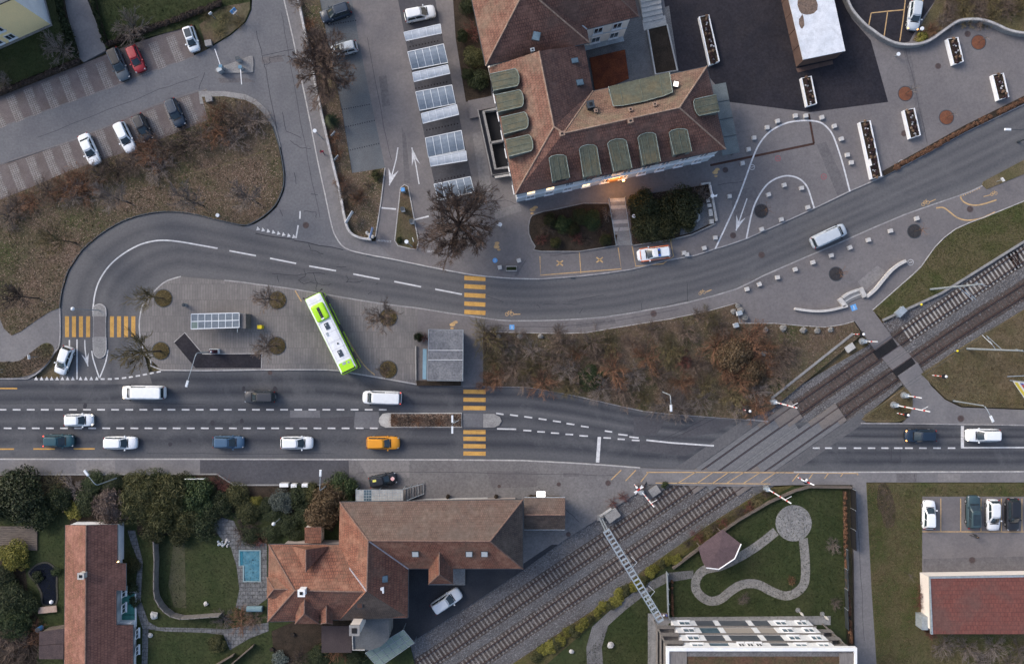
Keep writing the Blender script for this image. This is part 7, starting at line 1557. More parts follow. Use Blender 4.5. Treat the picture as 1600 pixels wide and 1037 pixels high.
# the bus
LIME = (.36,.66,.02)
def bus():
    x,y = W2(517,521,3.0); t = thing('bus','white roofed lime green bus standing diagonally at the platform','bus',(x,y,ZP),ang(-61,-124))
    L,w,h = 12.0,1.27,3.0; pl,pw = paint(LIME),surf('bus_roof_white',(.74,.75,.77),(.62,.63,.65),s1=.6,fine=.12,s2=3,rough=.4)
    R0 = [rrect(-L / 2,L / 2,w,w,r,z,4) for z,r in ((.3,.22),(1.0,.25))]
    mb = MB(); loft(mb,R0,0,cap=False); mb.build('lower_body',pl,t,world=False,shade=False)
    R1 = [rrect(-L / 2 + o,L / 2 - o,w - o * .6,w - o * .6,.25,z,4) for z,o in ((1.0,.0),(2.35,.03))]
    mb = MB(); loft(mb,R1,0,cap=False,lo=False); mb.build('window_band',m_cglass,t,world=False)
    R2 = [rrect(-L / 2 + o,L / 2 - o,w - o * .7,w - o * .7,.28,z,4) for z,o in ((2.35,.02),(2.78,.05),(2.93,.16))]
    mb = MB(); loft(mb,R2,0,cap=False,lo=False); mb.build('roof_edge',pl,t,world=False,shade=True)
    R3 = [rrect(-L / 2 + o,L / 2 - o,w - o * .7,w - o * .7,.25,z,4) for z,o in ((2.93,.16),(3.0,.34),(3.03,.7))]
    mb = MB(); loft(mb,R3,0,lo=False); mb.build('roof',pw,t,world=False,shade=True)
    ac = MB(); loft(ac,[rrect(2.05,4.6,.98,.98,.3,3.0,3),rrect(2.12,4.5,.93,.93,.3,3.22,3),rrect(2.3,4.3,.75,.75,.25,3.28,3)]); a = ac.build('air_conditioner',pl,t,world=False,shade=True)
    MB().box(3.25,0,3.29,1.6,.40,.05).build('grille',m_trim,a,world=False)
    for k in range(4): MB().cyl(2.65 + .4 * k,0,3.30,3.33,.14,10).build('fan',m_steeldk,a,world=False)
    MB().box(2.33,0,3.28,.2,.44,.06).build('grille_cap',pw,a,world=False)
    for X in (1.15,-3.1):
        hh = MB().box(X,-.02,3.05,.95,.62,.10,0).build('roof_hatch',surf('hatch_dark',(.05,.065,.085),fine=.15),t,world=False); MB().box(X + .22,.08,3.11,.16,.12,.03).build('handle',pw,hh,world=False)
    m_seam = surf('roof_seam',(.40,.41,.43),fine=.1)
    for X in (4.9,1.9,.2,-1.2,-2.3,-3.9): MB().box(X,0,3.033,.035,2.0,.02).build('roof_seam',m_seam,t,world=False)
    for s in (-1,1): MB().box(-.9,s * .88,3.02,5.6,.04,.03).build('roof_rib',m_seam,t,world=False)
    MB().box(.1,.45,3.06,.5,.3,.08).build('vent',m_steel,t,world=False); MB().cyl(-1.7,-.3,3.03,3.12,.12,10).build('antenna',m_trim,t,world=False)
    MB().box(-5.0,0,3.035,1.3,1.9,.05).build('engine_cover',pl,t,world=False)
    MB().box(-4.6,.15,3.06,.35,.5,.05).build('vent',m_steel,t,world=False); MB().box(-4.7,-.5,3.06,.3,.3,.05).build('vent',m_steel,t,world=False)
    g = MB().box(-5.68,0,2.98,.30,2.05,.12).build('rear_grille',m_trim,t,world=False)
    for s in (-1,1):
        for X in (3.6,-2.6):
            wh = inst(ME_W,'wheel',t,(X,s * (w - .14),.46),0,(1.5,1.3,1.5)); inst(ME_R,'rim',wh)
        MB().tube([(5.85,s * 1.1,2.7),(6.2,s * 1.3,2.6),(6.25,s * 1.42,2.3)],.04,6).build('mirror_arm',m_trim,t,world=False); MB().box(6.25,s * 1.43,2.15,.12,.2,.4).build('mirror',m_trim,t,world=False)
        MB().box(5.96,s * .9,.8,.1,.35,.2).build('headlight',m_head,t,world=False); MB().box(-5.97,s * 1.0,1.3,.08,.2,.5).build('tail_light',m_tail,t,world=False)
        for k in range(6): MB().box(-4.3 + 1.75 * k,s * (w - .015),1.68,.08,.04,1.35).build('window_post',m_trim,t,world=False)
    for X in (4.75,.3,-4.1): MB().box(X,-(w - .005),1.35,1.15,.05,2.0).build('door',m_cglass,t,world=False)
    MB().box(5.93,0,2.55,.14,1.9,.5).build('destination_display',m_trim,t,world=False)
    return t
bus()
# ---------------------------------------------------------------- glass carports
m_pane = surf('carport_glass',(.20,.235,.275),(.14,.17,.205),s1=.5,fine=.15,s2=3,rough=.06,spec=.8)
m_pane_sheen = surf('carport_glass_sky_sheen',(.50,.53,.56),(.40,.43,.47),s1=.6,fine=.15,s2=3,rough=.08,spec=.8)  # sky reflection of the tilted narrow strips painted into the glass colour
m_alu = surf('white_aluminium',(.60,.63,.66),fine=.08,rough=.4)
def carport(label,big,small,base):
    t = thing('glass_carport',label,'carport',(*W2(*base),ZP + .02),group='glass carports beside the car park')
    def strip(q,z0,z1,mat,sag):
        A,B,D,E_ = W(*q[0],z0),W(*q[1],z0),W(*q[2],z1),W(*q[3],z1); n = 5
        pt = lambda i,j: tuple((A[k] + (B[k] - A[k]) * i) * (1 - j) + (E_[k] + (D[k] - E_[k]) * i) * j + (sag * 4 * j * (1 - j) if k == 2 else 0) for k in range(3))
        f = MB()
        for i in range(n + 1):
            for a,b in ((0,.25),(.25,.5),(.5,.75),(.75,1)): f.bar(pt(i / n,a),pt(i / n,b),.07,.09)
        for j in (0,1): f.bar(pt(0,j),pt(1,j),.09,.11)
        f.build('frame',m_alu,t)
        for i in range(n):
            m = MB(); a,b = (i + .03) / n,(i + .97) / n; J = [.03,.27,.5,.73,.97]
            for u,v in zip(J[:-1],J[1:]): m.poly([pt(a,u),pt(a,v),pt(b,v),pt(b,u)])
            m.build('pane',mat,t)
        return pt
    pts = []
    if big: p = strip(big,2.9,2.45,m_pane,.22); pts += [p(.06,.5),p(.94,.5)]
    if small: p = strip(small,2.75,2.45,m_pane_sheen,.1); pts += [p(.06,.3),p(.94,.3)]
    if big and small:
        a,b = W(*big[3],2.3),W(*big[2],2.3); MB().bar(a,b,.35,.12).build('gutter',m_steeldk,t)
    for q in pts: MB().cyl(q[0],q[1],ZP,q[2] - .05,.06,8).build('post',m_alu,t)
carport('short glass carport roof nearest the silver people carrier',None,((631,51),(688,38),(690,52),(634.5,64)),(660,60))
carport('second glass carport from the top, with wide and narrow panes',((637,81.5),(693,69),(699.7,98),(644,109)),((644.5,114),(699.7,101.6),(703,115),(647,128)),(675,105))
carport('third glass carport from the top, beside the sunken light well',((649.5,144),(706,133),(712,162),(656,173)),((658,178),(713.5,163.5),(717,179),(661,193)),(688,168))
carport('fourth glass carport from the top, level with the painted arrows',((664.6,216),(721,204),(726,234.5),(669.6,246)),((671,247),(728,236),(730,251),(673,260)),(700,235))
carport('lowest glass carport half under the pollarded tree',((678,288),(735,276),(741,300),(685,313)),None,(712,300))

# ---------------------------------------------------------------- bus shelter, platform things
bsx = thing('bus_shelter','long bus shelter with two rows of glass roof panes on the platform','shelter',(*W2(340,505),ZP))
zs = lambda x,y: (270 + x / 7.975,470 + y / 7.975)
A,B,D,E_ = (W(*zs(*p),2.6) for p in ((230,165),(828,150),(828,330),(228,350)))
pt = lambda i,j: tuple((A[k] + (B[k] - A[k]) * i) * (1 - j) + (E_[k] + (D[k] - E_[k]) * i) * j for k in range(3))
f = MB()
for i in range(8): f.bar(pt(i / 7,0),pt(i / 7,1),.08,.08)
for j in (0,.5,1): f.bar(pt(0,j),pt(1,j),.12,.1)
f.build('frame',m_alu,bsx)
m_shg = surf('shelter_glass',(.15,.175,.20),(.115,.135,.155),s1=1.2,fine=.2,s2=4,rough=.08,spec=.7)
for i in range(7):
    for j in range(2): MB().poly([pt((i + .06) / 7,(j + .06) / 2),pt((i + .06) / 7,(j + .94) / 2),pt((i + .94) / 7,(j + .94) / 2),pt((i + .94) / 7,(j + .06) / 2)]).build('pane',m_green if (i,j) == (0,1) else m_shg,bsx)
for i in (0,.5,1):
    for j in (.04,.96): p = pt(i,j); MB().cyl(p[0],p[1],ZP,2.55,.05,8).build('post',m_alu,bsx)
p,q = pt(.05,.12),pt(.95,.12); MB().bar((p[0],p[1],1.2),(q[0],q[1],1.2),.03,1.9).build('back_panel',m_shg,bsx); MB().bar((p[0],p[1] - .4,.55),(q[0],q[1] - .4,.55),.4,.06).build('bench',m_wood,bsx)
MB().prism([W2(*zs(*p),2.4) for p in ((835,165),(905,160),(905,345),(835,345))],ZP,2.3).build('end_cabin',m_woodgrey,bsx)
MB().tube([W(*zs(805,330),2.5),W(*zs(806,392),2.5)],.05,6).build('sign_arm',m_steel,bsx)
def box_thing(name,label,cat,c,s,rot,mats,top=None,z=ZP,group=None,part='body'):
    x,y = W2(*c,s[2] * .8); t = thing(name,label,cat,(x,y,z),rot,group)
    MB().box(0,0,s[2] / 2,s[0],s[1],s[2],taper=.96).build(part,mats[0],t,world=False)
    MB().box(0,0,s[2] + .02,s[0] * 1.05,s[1] * 1.05,.05).build(top or 'lid',mats[-1],t,world=False)
    return t
m_yelbox = surf('yellow_enamel',(.72,.55,.03),fine=.1,rough=.4)
box_thing('post_box','bright yellow box standing on the platform left of the bus','box',(406.5,510.8),(.6,.5,1.0),0,(m_yelbox,m_yelbox))
tk = thing('ticket_machine','dark red machine with pale frame beside the boarding ramp','machine',(*W2(337.5,549),ZP))
MB().box(0,0,.85,.6,.4,1.7).build('body',surf('dark_red_enamel',(.07,.03,.04),fine=.1),tk,world=False); MB().wall([(-.6,-.3),(-.6,.35),(.6,.35),(.6,-.3)],.08,0,.7).build('frame',m_alu,tk,world=False); MB().ball((0,0,1.75),.14,8).build('beacon',m_whitep,tk,world=False)
bn = thing('litter_bin','silver litter bin at the upper edge of the platform','bin',(*W2(291,476.5),ZP)); MB().cyl(0,0,0,.85,.26,12).build('body',m_steel,bn,world=False); MB().cyl(0,0,.85,.92,.28,12,r1=.2).build('lid',m_steeldk,bn,world=False)

# ---------------------------------------------------------------- lamps
def lamp(label,base,top,head,zt=None,z=ZP,mat=None):
    """bent street lamp; base px on the ground, top and head px at the height the lean shows"""
    b,t0 = Vector((base[0] - CX,base[1] - CY)),Vector((top[0] - CX,top[1] - CY)); zt = zt or H * (1 - b.length / t0.length)
    B_ = W2(*base); t = thing('street_lamp',label,'street lamp',(*B_,z)); T_ = W(base[0] + (top[0] - base[0]) * 0,base[1],0)
    hd = W(*head,zt); ox,oy = hd[0] - B_[0],hd[1] - B_[1]; ln = max(.01,math.hypot(ox,oy)); ux,uy = ox / ln,oy / ln
    MB().tube([(0,0,0),(0,0,1.2),(0,0,zt - .5),(ux * .15,uy * .15,zt - .15),(ux * .5,uy * .5,zt)] + [(ox,oy,zt + .1)],[.11,.09,.07,.06,.05,.04],8).build('pole',mat or m_steel,t,world=False)
    MB().cyl(0,0,0,.12,.2,10).build('base',m_steeldk,t,world=False)
    m = MB(); a = math.atan2(oy,ox); m.box(ox + ux * .3,oy + uy * .3,zt + .1,.95,.34,.14,a,taper=.8); m.build('lamp_head',m_alu,t,world=False)
    return t
lamp('curved street lamp behind the pavement at the lower left',(186,745),(150,757),(138,741),6.0)
lamp('curved street lamp beside the bronze bush by the driveway',(514,755),(504,760),(501,742),5.2)
lamp('curved street lamp leaning over the main road from the boarding ramp',(333,549.6),(306,549),(294,596),5.8)
lamp('curved street lamp at the lower edge of the embankment',(1035,612),(1045,615),(1048,634),5.5)
lamp('long curved street lamp on the dry grass above the footpath',(1489,626),(1539,629),(1547,651),7.4)
lamp('street lamp at the right edge of the upper road',(1590,222),(1620,210),(1577,203),6.0,mat=m_steeldk)
def post_lamp(label,c,h,top='disc',z=ZP,arm=None):
    t = thing('post_lamp',label,'lamp',(*W2(*c),z)); MB().tube([(0,0,0),(0,0,h)],[.07,.05],8).build('pole',m_steel,t,world=False)
    if top == 'disc': MB().cyl(0,0,h,h + .12,.27,14).build('lamp_head',m_alu,t,world=False)
    elif top == 'ball': MB().ball((0,0,h + .2),.27,10).build('lamp_head',m_alu,t,world=False)
    elif top == 'twin':
        for s in (-1,1): MB().box(0,s * .75,h,.26,1.0,.14).build('lamp_head',m_alu,t,world=False)
        MB().tube([(0,0,h * .8),(.9,.5,h * .85)],.04,6).build('bracket',m_steel,t,world=False)
    if arm: MB().prism([(0,-.1),(arm[0],arm[1]),(arm[0] * .6 + .2,arm[1] - .35)],h - .02,h + .02).build('canopy',m_whitep,t,world=False)
    return t
post_lamp('tall ball lamp on the refuge island between the crossings',(155.5,484.6),6.4,'ball'); post_lamp('disc lamp on the pavement beside the white wall',(504,217),4.2); post_lamp('disc lamp at the tip of the triangular island',(645,386),6.4)
post_lamp('white disc post lamp on the plaza right of the pollarded tree',(782,355),2.6,arm=(-.75,.15)); post_lamp('white disc post lamp at the corner of the evergreen bed',(1106,311),2.4,arm=(.7,.25)); post_lamp('white disc post beside the curved concrete wall',(1398,89),.9); post_lamp('twin headed lamp in the long median bed',(711,656),5.0,'twin')
post_lamp('slim white lamp post in the garden beside the station',(440,808),3.4,'ball')
post_lamp('small disc lamp on the verge above the road bend',(344,338),.8)
post_lamp('small glowing garden lamp at the silver car',(1434,50),1.0); post_lamp('disc lamp standing in the bed by the garden stair',(988,340),1.2)
# ---------------------------------------------------------------- signs, cabinets
def sign(label,c,h,w,hh,rot,mat,name='road_sign',two=True,z=ZP):
    t = thing(name,label,'sign',(*W2(*c),z)); ca,sa = math.cos(rot),math.sin(rot); d = w * .42 if two else 0
    for s in ((-1,1) if two else (0,)): MB().cyl(-sa * s * d,ca * s * d,0,h,.035,6).build('post',m_steel,t,world=False)
    MB().box(0,0,h - hh / 2 + .1,.06,w,hh,rot).build('panel',mat,t,world=False)
    return t
ps = sign('blue parking sign on the grassy corner at the side road',(373,27),2.4,.9,.8,-.8,m_blue,two=False); MB().box(.05,-.04,2.1,.02,.12,.5,-.8).build('letter',m_white,ps,world=False); MB().box(.04,-.02,1.5,.05,.8,.22,-.8).build('sub_panel',m_whitep,ps,world=False)
sign('small white sign on the grassy corner',(337,30),2.0,.5,.5,-.9,m_whitep,two=False); sign('large white board behind the white retaining wall',(549,342),1.9,2.0,1.2,2.6,m_whitep,'sign_board'); sign('white and blue sign board at the end of the white wall',(583,366),1.8,1.6,1.1,-.25,surf('blue_white_board',(.50,.56,.66),(.16,.26,.52),s1=2.5,fine=.1),'sign_board')
sign('small sign on the island beside the waiting white car',(60,557),2.2,.6,.5,0.1,m_whitep,two=False); sign('blue and white bus sign at the left edge',(6,579),2.4,.5,.9,-.1,surf('blue_white_sign',(.45,.55,.68),(.18,.32,.55),s1=3,fine=.1),two=True)
sign('white notice board at the corner of the evergreen bed',(1107,300),1.6,1.3,.9,.2,m_whitep,'notice_board'); sign('white notice beside the long planter',(1353,257),1.4,1.0,.8,.25,m_whitep,'notice_board')
sign('small sign in the triangular island',(647,376),1.2,.6,.4,.3,m_whitep,two=False); sign('white board on the garden bed beside the pavement',(310,745),1.3,2.7,.5,math.pi / 2,m_whitep,'sign_board')
sign('white sign on the narrow planted strip',(1556,284),1.6,.6,.5,.6,m_whitep,two=False)
for c,l in (((629,327),'left edge of the triangular island'),((643,346),'right edge of the triangular island')): box_thing('ticket_column','white ticket column at the ' + l,'machine',c,(.5,.55,1.3),.2,(m_whitep,m_steeldk))
bc = box_thing('barrier_column','blue grey ticket column with ring at the top of the triangular island','machine',(630,297),(.5,.5,1.3),.1,(m_steel,m_blue))
for k,c in enumerate(((524,213),(529,250))): sign('grey information sign in the walled bed, %s one' % ('upper','lower')[k],c,1.5,.9,.6,-.7,m_steel,'info_sign',two=False)
for c,l in (((444.5,757),'left'),((460,758),'middle'),((477,757.5),'right')): box_thing('utility_box','pale box in the row below the driveway, %s one' % l,'box',c,(1.2 if l == 'left' else .8,.5,.9),0,(m_conc,m_whitep))
ent = sheet('traffic_island',smooth([(337,110),(340,106),(352,103),(376,94),(392,88),(396,92),(396,110),(392,114),(360,114.5),(341,114)],2,True),ZR + .14,m_conc2,'small barrier island at the entrance of the upper left car park','island')
def boom(label,base,tip,z=ZR + .13):
    t = thing('parking_barrier',label,'barrier',(*W2(*base,.6),z)); a,b = W2(*base,1.0),W2(*tip,1.0)
    MB().box(0,0,.55,.45,.4,1.1).build('housing',m_steel,t,world=False); MB().box(0,0,1.12,.5,.45,.06).build('lid',surf('blue_grey_paint',(.12,.22,.30),fine=.1),t,world=False)
    MB().bar((0,0,.95),(b[0] - a[0],b[1] - a[1],1.0),.09,.12).build('boom',m_whitep,t,world=False)
boom('white parking barrier boom pointing to the upper left',(347,106),(338,79)); boom('white parking barrier boom pointing down to the verge',(377.5,107),(379.6,134))
box_thing('ticket_machine','pale ticket machine at the left tip of the barrier island','machine',(344,110),(.7,.5,1.1),.5,(m_steel,m_steel),z=ZR + .13); box_thing('ticket_machine','blue grey ticket machine on the barrier island','machine',(372,92.5),(.55,.45,1.2),.2,(m_steel,m_steeldk),z=ZR + .13)
for c,l in (((326,68),'beside the white small car'),((327,155),'at the lower stall row')): box_thing('stone_block','grey stone block ' + l,'block',c,(.9,.8,.5),.2,(m_conc2,m_conc2))

# ---------------------------------------------------------------- walls and stairs
rwl = thing('retaining_wall','long white retaining wall curving along the pavement','wall',(*W2(510,220),ZP))
Q = smooth([(462,-60),(468,0),(480,60),(490,110),(500,160),(511,210),(523,262),(533,303),(540.5,343),(548,363),(563,372),(581,375)],4)
MB().wall(PX(Q),.32,ZP - .1,ZP + .75).build('wall',surf('weathered_white_wall',(.50,.50,.50),(.36,.35,.35),s1=1.2,fine=.25,s2=4,c3=(.22,.21,.20),s3=1.0),rwl)
for k in range(4): MB().ball(W(574 + 3 * (k % 3) + k,364 + 3 * k,.3),.3,7,jit=.2).build('boulder',m_conc,rwl)
cw = thing('curved_wall','long curved concrete wall winding around the upper right plaza','wall',(*W2(1450,50),ZP))
zc_ = lambda x,y: (1360 + x / 6.667,y / 6.667)
Q = [z5(*p) for p in ((440,-60),(470,5),(510,85),(580,165))] + [zc_(*p) for p in ((0,350),(100,420),(250,483),(430,490),(580,448),(720,352),(850,262),(950,235),(1100,235),(1250,277),(1400,345),(1600,378))] + [(1680,60)]
MB().wall(PX(smooth(Q,5)),.42,ZP,ZP + .95).build('wall',m_conc2,cw); MB().wall(PX(smooth(Q,5)),.26,ZP + .95,ZP + 1.0).build('coping',m_kerbw,cw)
bw = thing('bench_wall','pale curved bench wall with short stairs on the station plaza','bench wall',(*W2(1325,455),ZP))
zb_ = lambda x,y: (1230 + x / 8,390 + y / 8)
m_bw = surf('pale_bench_concrete',(.48,.46,.44),(.40,.385,.37),s1=1.5,fine=.2,s2=5)
MB().wall(PX(smooth([zb_(*p) for p in ((80,738),(200,757),(350,770),(500,760),(620,735),(735,703))],4)),.34,ZP,ZP + .5).build('bench',m_bw,bw)
MB().wall(PX(smooth([zb_(*p) for p in ((975,590),(1080,500),(1180,380),(1280,265),(1380,187),(1462,145))],4)),.42,ZP,ZP + .5).build('bench',m_bw,bw)
MB().bar(W(*zb_(648,612),.3),W(*zb_(718,705),.3),.62,.62).build('cheek_wall',m_bw,bw); MB().bar(W(*zb_(908,480),.3),W(*zb_(965,590),.3),.62,.62).build('cheek_wall',m_bw,bw)
for k in range(4):
    o_ = 26 * k; P_ = [(676 + o_ * .55,600 + o_),(760 + o_ * .5,545 + o_),(880 + o_ * .45,500 + o_)]
    MB().wall(PX(smooth([zb_(*p) for p in P_],3)),.36,ZP - .05,ZP + .42 - .1 * k).build('step',m_bw if k % 2 == 0 else m_conc2,bw)
gs = thing('garden_stair','straight stair of grey steps between the two plant beds','stairs',(*W2(970,350),ZP))
for k in range(13):
    t = k / 13; y0,y1 = 311 + 73 * t,311 + 73 * (t + 1 / 13); x0,x1 = 952 + 10 * t,975 + 11 * t
    pale = k in (0,1,2,6,7,8); MB().prism(PX([(x0,y0),(x1,y0 - 1),(x1 + .8,y1 - 1),(x0 + .8,y1)]),0,ZP + .34 - .024 * k).build('step',m_conc if pale and k % 2 == 0 else m_conc2,gs)
for a,b in (((951,311),(963,384)),((976,309),(987,383))): MB().tube([W(a[0],a[1],1.3),W(b[0],b[1],1.1)],.04,6).build('railing',m_steel,gs)
for a,b in (((951,311),(963,384)),((976,309),(987,383))):
    for t in (0,.33,.66,1): p = W2(a[0] + (b[0] - a[0]) * t,a[1] + (b[1] - a[1]) * t); MB().cyl(p[0],p[1],ZP,1.2,.03,6).build('railing_post',m_steel,gs)
ws = thing('stone_wall','low pale stone wall with seat blocks at the right end of the evergreen bed','wall',(*W2(1112,320),ZP))
MB().wall(PX([(1094,289),(1107,287),(1112,312),(1118,346)]),.32,ZP,ZP + .55).build('wall',m_conc,ws)
for x,y,sx,sy in ((1105,314.5,.5,.5),(1107,322,.6,.5),(1109,333,.55,1.0),(1110.5,347,.6,.6)): MB().box(*W2(x,y),ZP + .25,sx,sy,.5,.12).build('seat_block',m_conc,ws)
fo = thing('stone_fountain','small three sided stone fountain in the gravel','fountain',(*W2(1081,338),ZP))
MB().wall(PX(smooth([(1080,325),(1091,337),(1089,346),(1075,345),(1071,337)],2,True)),.3,ZP,ZP + .35,closed=True).build('rim',m_conc,fo); MB().ball(W(1082,338.5,.3),.36,7,jit=.15).build('stone',m_conc2,fo)

# ---------------------------------------------------------------- seat cubes, planters, rocks
m_cube = surf('white_stone',(.47,.46,.45),(.40,.39,.38),s1=2,fine=.15,s2=6)
ME_C = MB().box(0,0,.22,.58,.58,.44,taper=.94).mesh('stone_cube',m_cube)
def cubes(lst,where,group,rot=.3):
    ordn = ['first','second','third','fourth','fifth','sixth','seventh','eighth','ninth','tenth','eleventh','twelfth']
    for k,c in enumerate(lst):
        o = bpy.data.objects.new('stone_cube',ME_C); C.objects.link(o); o.location = (*W2(*c,.4),ZP + .02); o.rotation_euler = (0,0,rot + random.uniform(-.12,.12))
        tag(o,'white stone seat cube, %s %s' % (ordn[k],where),'stone cube',group)
cubes([r1(*p) for p in ((215,930),(276,906),(367,872),(455,832),(543,797),(635,762),(727,723),(820,685),(930,640),(1061,578))],'from the left along the lower kerb of the upper road','cubes along the station plaza')
cubes([r1(*p) for p in ((192,303),(222,234),(250,177),(315,125),(367,93),(456,67),(508,67),(588,75),(650,118),(685,182),(715,262),(735,300))],'from the left around the outer white loop line','cubes around the outer loop',.2)
cubes([r1(*p) for p in ((288,632),(322,459),(400,412),(487,427),(518,523),(386,583))],'clockwise from the lower left inside the inner white loop','cubes inside the loop',.3)
cubes([z8(*p) for p in ((84,868),(203,825),(1232,778),(1250,787),(1358,747),(1427,683),(1515,425))],'from the left along the plaza kerb below the tiled building','cubes below the tiled building',.2)
m_heath = leafmat('heather',[(0,(.15,.085,.055)),(.4,(.24,.15,.10)),(.8,(.32,.23,.16)),(1,(.38,.31,.23))]); m_wfl = leafmat('white_flowers',[(0,(.45,.45,.48)),(1,(.66,.66,.68))]); m_dpl = leafmat('dark_plants',[(0,(.03,.018,.022)),(1,(.08,.045,.05))])
CUSH = {m.name: np_mesh('plant',leaf_mb(50,6,60,.13),[(0,1,2,3)],m) for m in (m_heath,m_wfl,m_dpl)}
def planter(q,label,h=.75):
    P = PX(q,h); cx,cy = sum(p[0] for p in P) / 4,sum(p[1] for p in P) / 4; t = thing('planter_box',label,'planter',(cx,cy,ZP),group='white planter boxes on the plaza')
    MB().wall(P,.16,ZP,ZP + h,closed=True).build('trough',m_whitep,t); MB().prism(inset(P,.05),ZP,ZP + h - .14).build('soil',m_soil,t)
    a,b = Vector(((P[0][0] + P[1][0]) / 2,(P[0][1] + P[1][1]) / 2)),Vector(((P[2][0] + P[3][0]) / 2,(P[2][1] + P[3][1]) / 2)); L = (b - a).length; n = int(L / .42)
    for k in range(n):
        c = a.lerp(b,(k + .6) / (n + .2)); m = (m_heath,m_dpl,m_wfl,m_dpl,m_wfl,m_dpl)[k % 6]
        s = random.uniform(.40,.52) if m is not m_wfl else random.uniform(.24,.34)
        inst(CUSH[m.name],'plant',t,(c.x - cx + random.uniform(-.18,.18),c.y - cy,h - .10),random.random() * 6,(s,s,s * .9))
planter([(1092.5,27),(1107,24),(1123.5,96),(1109,102)],'long white planter box on the dark asphalt near the courtyard'); planter([(1252,122.5),(1267,119.5),(1275.5,162),(1261,166.5)],'white planter box at the corner of the dark asphalt below the pavilion')
planter([(1480,61.5),(1496,59),(1504.5,96.5),(1490,101)],'white planter box nearest the curved concrete wall'); planter([(1550.5,118),(1567,115),(1575.5,151.5),(1560,156.5)],'white planter box at the right edge of the plaza'); planter([(1412,173),(1428,169.5),(1437.5,211.5),(1422,216.5)],'white planter box in the middle near the brown hedge'); planter([(1343,191.5),(1359,189),(1377,275.5),(1362,279.5)],'longest white planter box ending at the upper road')
hs = thing('horse_trough','old stone trough planted with dark green beside the stone cubes','planter',(*W2(799,420),ZP)); MB().wall([(-.75,-.3),(.75,-.3),(.75,.3),(-.75,.3)],.1,0,.5,closed=True).build('trough',m_conc,hs,world=False); MB().box(0,0,.2,1.4,.5,.4).build('soil',m_soil,hs,world=False)
for k in range(3): inst(with_mat(EVG[k],m_ev_mid),'plant',hs,(-.45 + .45 * k,0,.38),k,(.28,.28,.25))
gb2 = [(1156,484,.5),(1162,496,.55),(1152,478,.4),(1222,512,.55),(1254,516,.5),(1275,517,.45),(1297,515,.45),(1192,552,.5),(780,526,.35),(812,525,.45),(845,525,.4),(1145,487,.45),(1195,515,.4)]
for k,(x,y,r) in enumerate(gb2):
    o = MB().ball((0,0,r * .4),r,8,0,.65,.28).build('boulder',surf('boulder_stone',(.20,.195,.185),(.14,.135,.13),s1=2,fine=.35) if k == 0 else bpy.data.materials['boulder_stone']); o.location = (*W2(x,y),ZP + .05); tag(o,'grey boulder at the plaza edge of the embankment','boulder','boulders along the embankment')
box_thing('utility_cabinet','white cabinet at the plaza corner beside the embankment','cabinet',(1155,489),(.7,.6,.9),.3,(m_whitep,m_steel)); box_thing('litter_bin','white bin at the lower plaza corner beside the embankment','bin',(1150,508),(.6,.6,.8),.3,(m_whitep,m_steel))

# ---------------------------------------------------------------- railway furniture
m_redw = None
def striped(mb_len,n): pass
def barrier(label,base,h,z=ZP + .05,lean=(0,0)):
    t = thing('crossing_barrier',label,'barrier',(*W2(*base),z))
    MB().box(0,0,.55,.5,.55,1.1).build('housing',m_steel,t,world=False); MB().box(-.35,.1,.7,.35,.3,.4).build('counterweight',m_steel,t,world=False); MB().cyl(0,0,0,.1,.5,10).build('base',m_conc2,t,world=False)
    a = MB(); n = max(4,int(h / .55))
    for k in range(n): a.bar((.1 + lean[0] * k / n,lean[1] * k / n,.9 + (h - .9) * k / n),(.1 + lean[0] * (k + 1) / n,lean[1] * (k + 1) / n,.9 + (h - .9) * (k + 1) / n),.13,.13,1 if k % 5 == 4 else 0)
    a.build('arm',[m_whitep,m_red],t,world=False)
    if h > 6: MB().bar((.1 + lean[0] * .75,lean[1] * .75,h * .78),(.9,.5,h * .80),.05,.05).build('arm_stay',m_whitep,t,world=False)
barrier('long raised white barrier arm on the embankment side of the crossing',(1207,627),9.0); barrier('short raised barrier arm at the footpath crossing above the tracks',(1346,533),4.4); barrier('short raised barrier arm on the grass patch below the tracks',(1411,617),4.6); barrier('long raised white barrier arm on the grass patch beside the footpath',(1395,632),9.4); barrier('long raised white barrier arm beside the apartment garden',(1196,762),9.6); barrier('long raised white barrier arm at the forecourt corner',(1001,767),9.6)
def signal(label,base,h=2.6,cross=False,z=ZP + .05,rot=0.0):
    t = thing('crossing_signal',label,'signal',(*W2(*base),z)); s = MB()
    for k in range(5): s.cyl(0,0,h * k / 5,h * (k + 1) / 5,.06,8,k % 2)
    s.build('post',[m_whitep,m_red],t,world=False); MB().cyl(0,0,h,h + .06,.36,12).build('hood',m_trim,t,world=False); MB().box(.12 * math.cos(rot),.12 * math.sin(rot),h - .35,.2,.5,.6,rot).build('lamp_box',m_trim,t,world=False)
    MB().ball((.22 * math.cos(rot),.22 * math.sin(rot),h + .1),.2,8).build('bell',m_whitep,t,world=False)
    if cross:
        for sg in (-1,1):
            c = MB(); dx,dy = -math.sin(rot) * .75 * sg,math.cos(rot) * .75 * sg
            for k in range(3): c.bar(tuple((-dx + 2 * dx * k / 3,-dy + 2 * dy * k / 3,h + .2 + 1.0 * k / 3)),tuple((-dx + 2 * dx * (k + 1) / 3,-dy + 2 * dy * (k + 1) / 3,h + .2 + 1.0 * (k + 1) / 3)),.16,.05,1 if k == 1 else 0)
            c.build('cross_arm',[m_whitep,m_red],t,world=False)
signal('black hooded crossing signal on the lower edge of the embankment',(1160,639)); signal('black hooded crossing signal on the small grass patch',(1401,645)); signal('red and white crossing signal right of the footpath',(1456,586),3.0); signal('red and white crossing signal at the plaza end of the footpath',(1333,522),2.6)
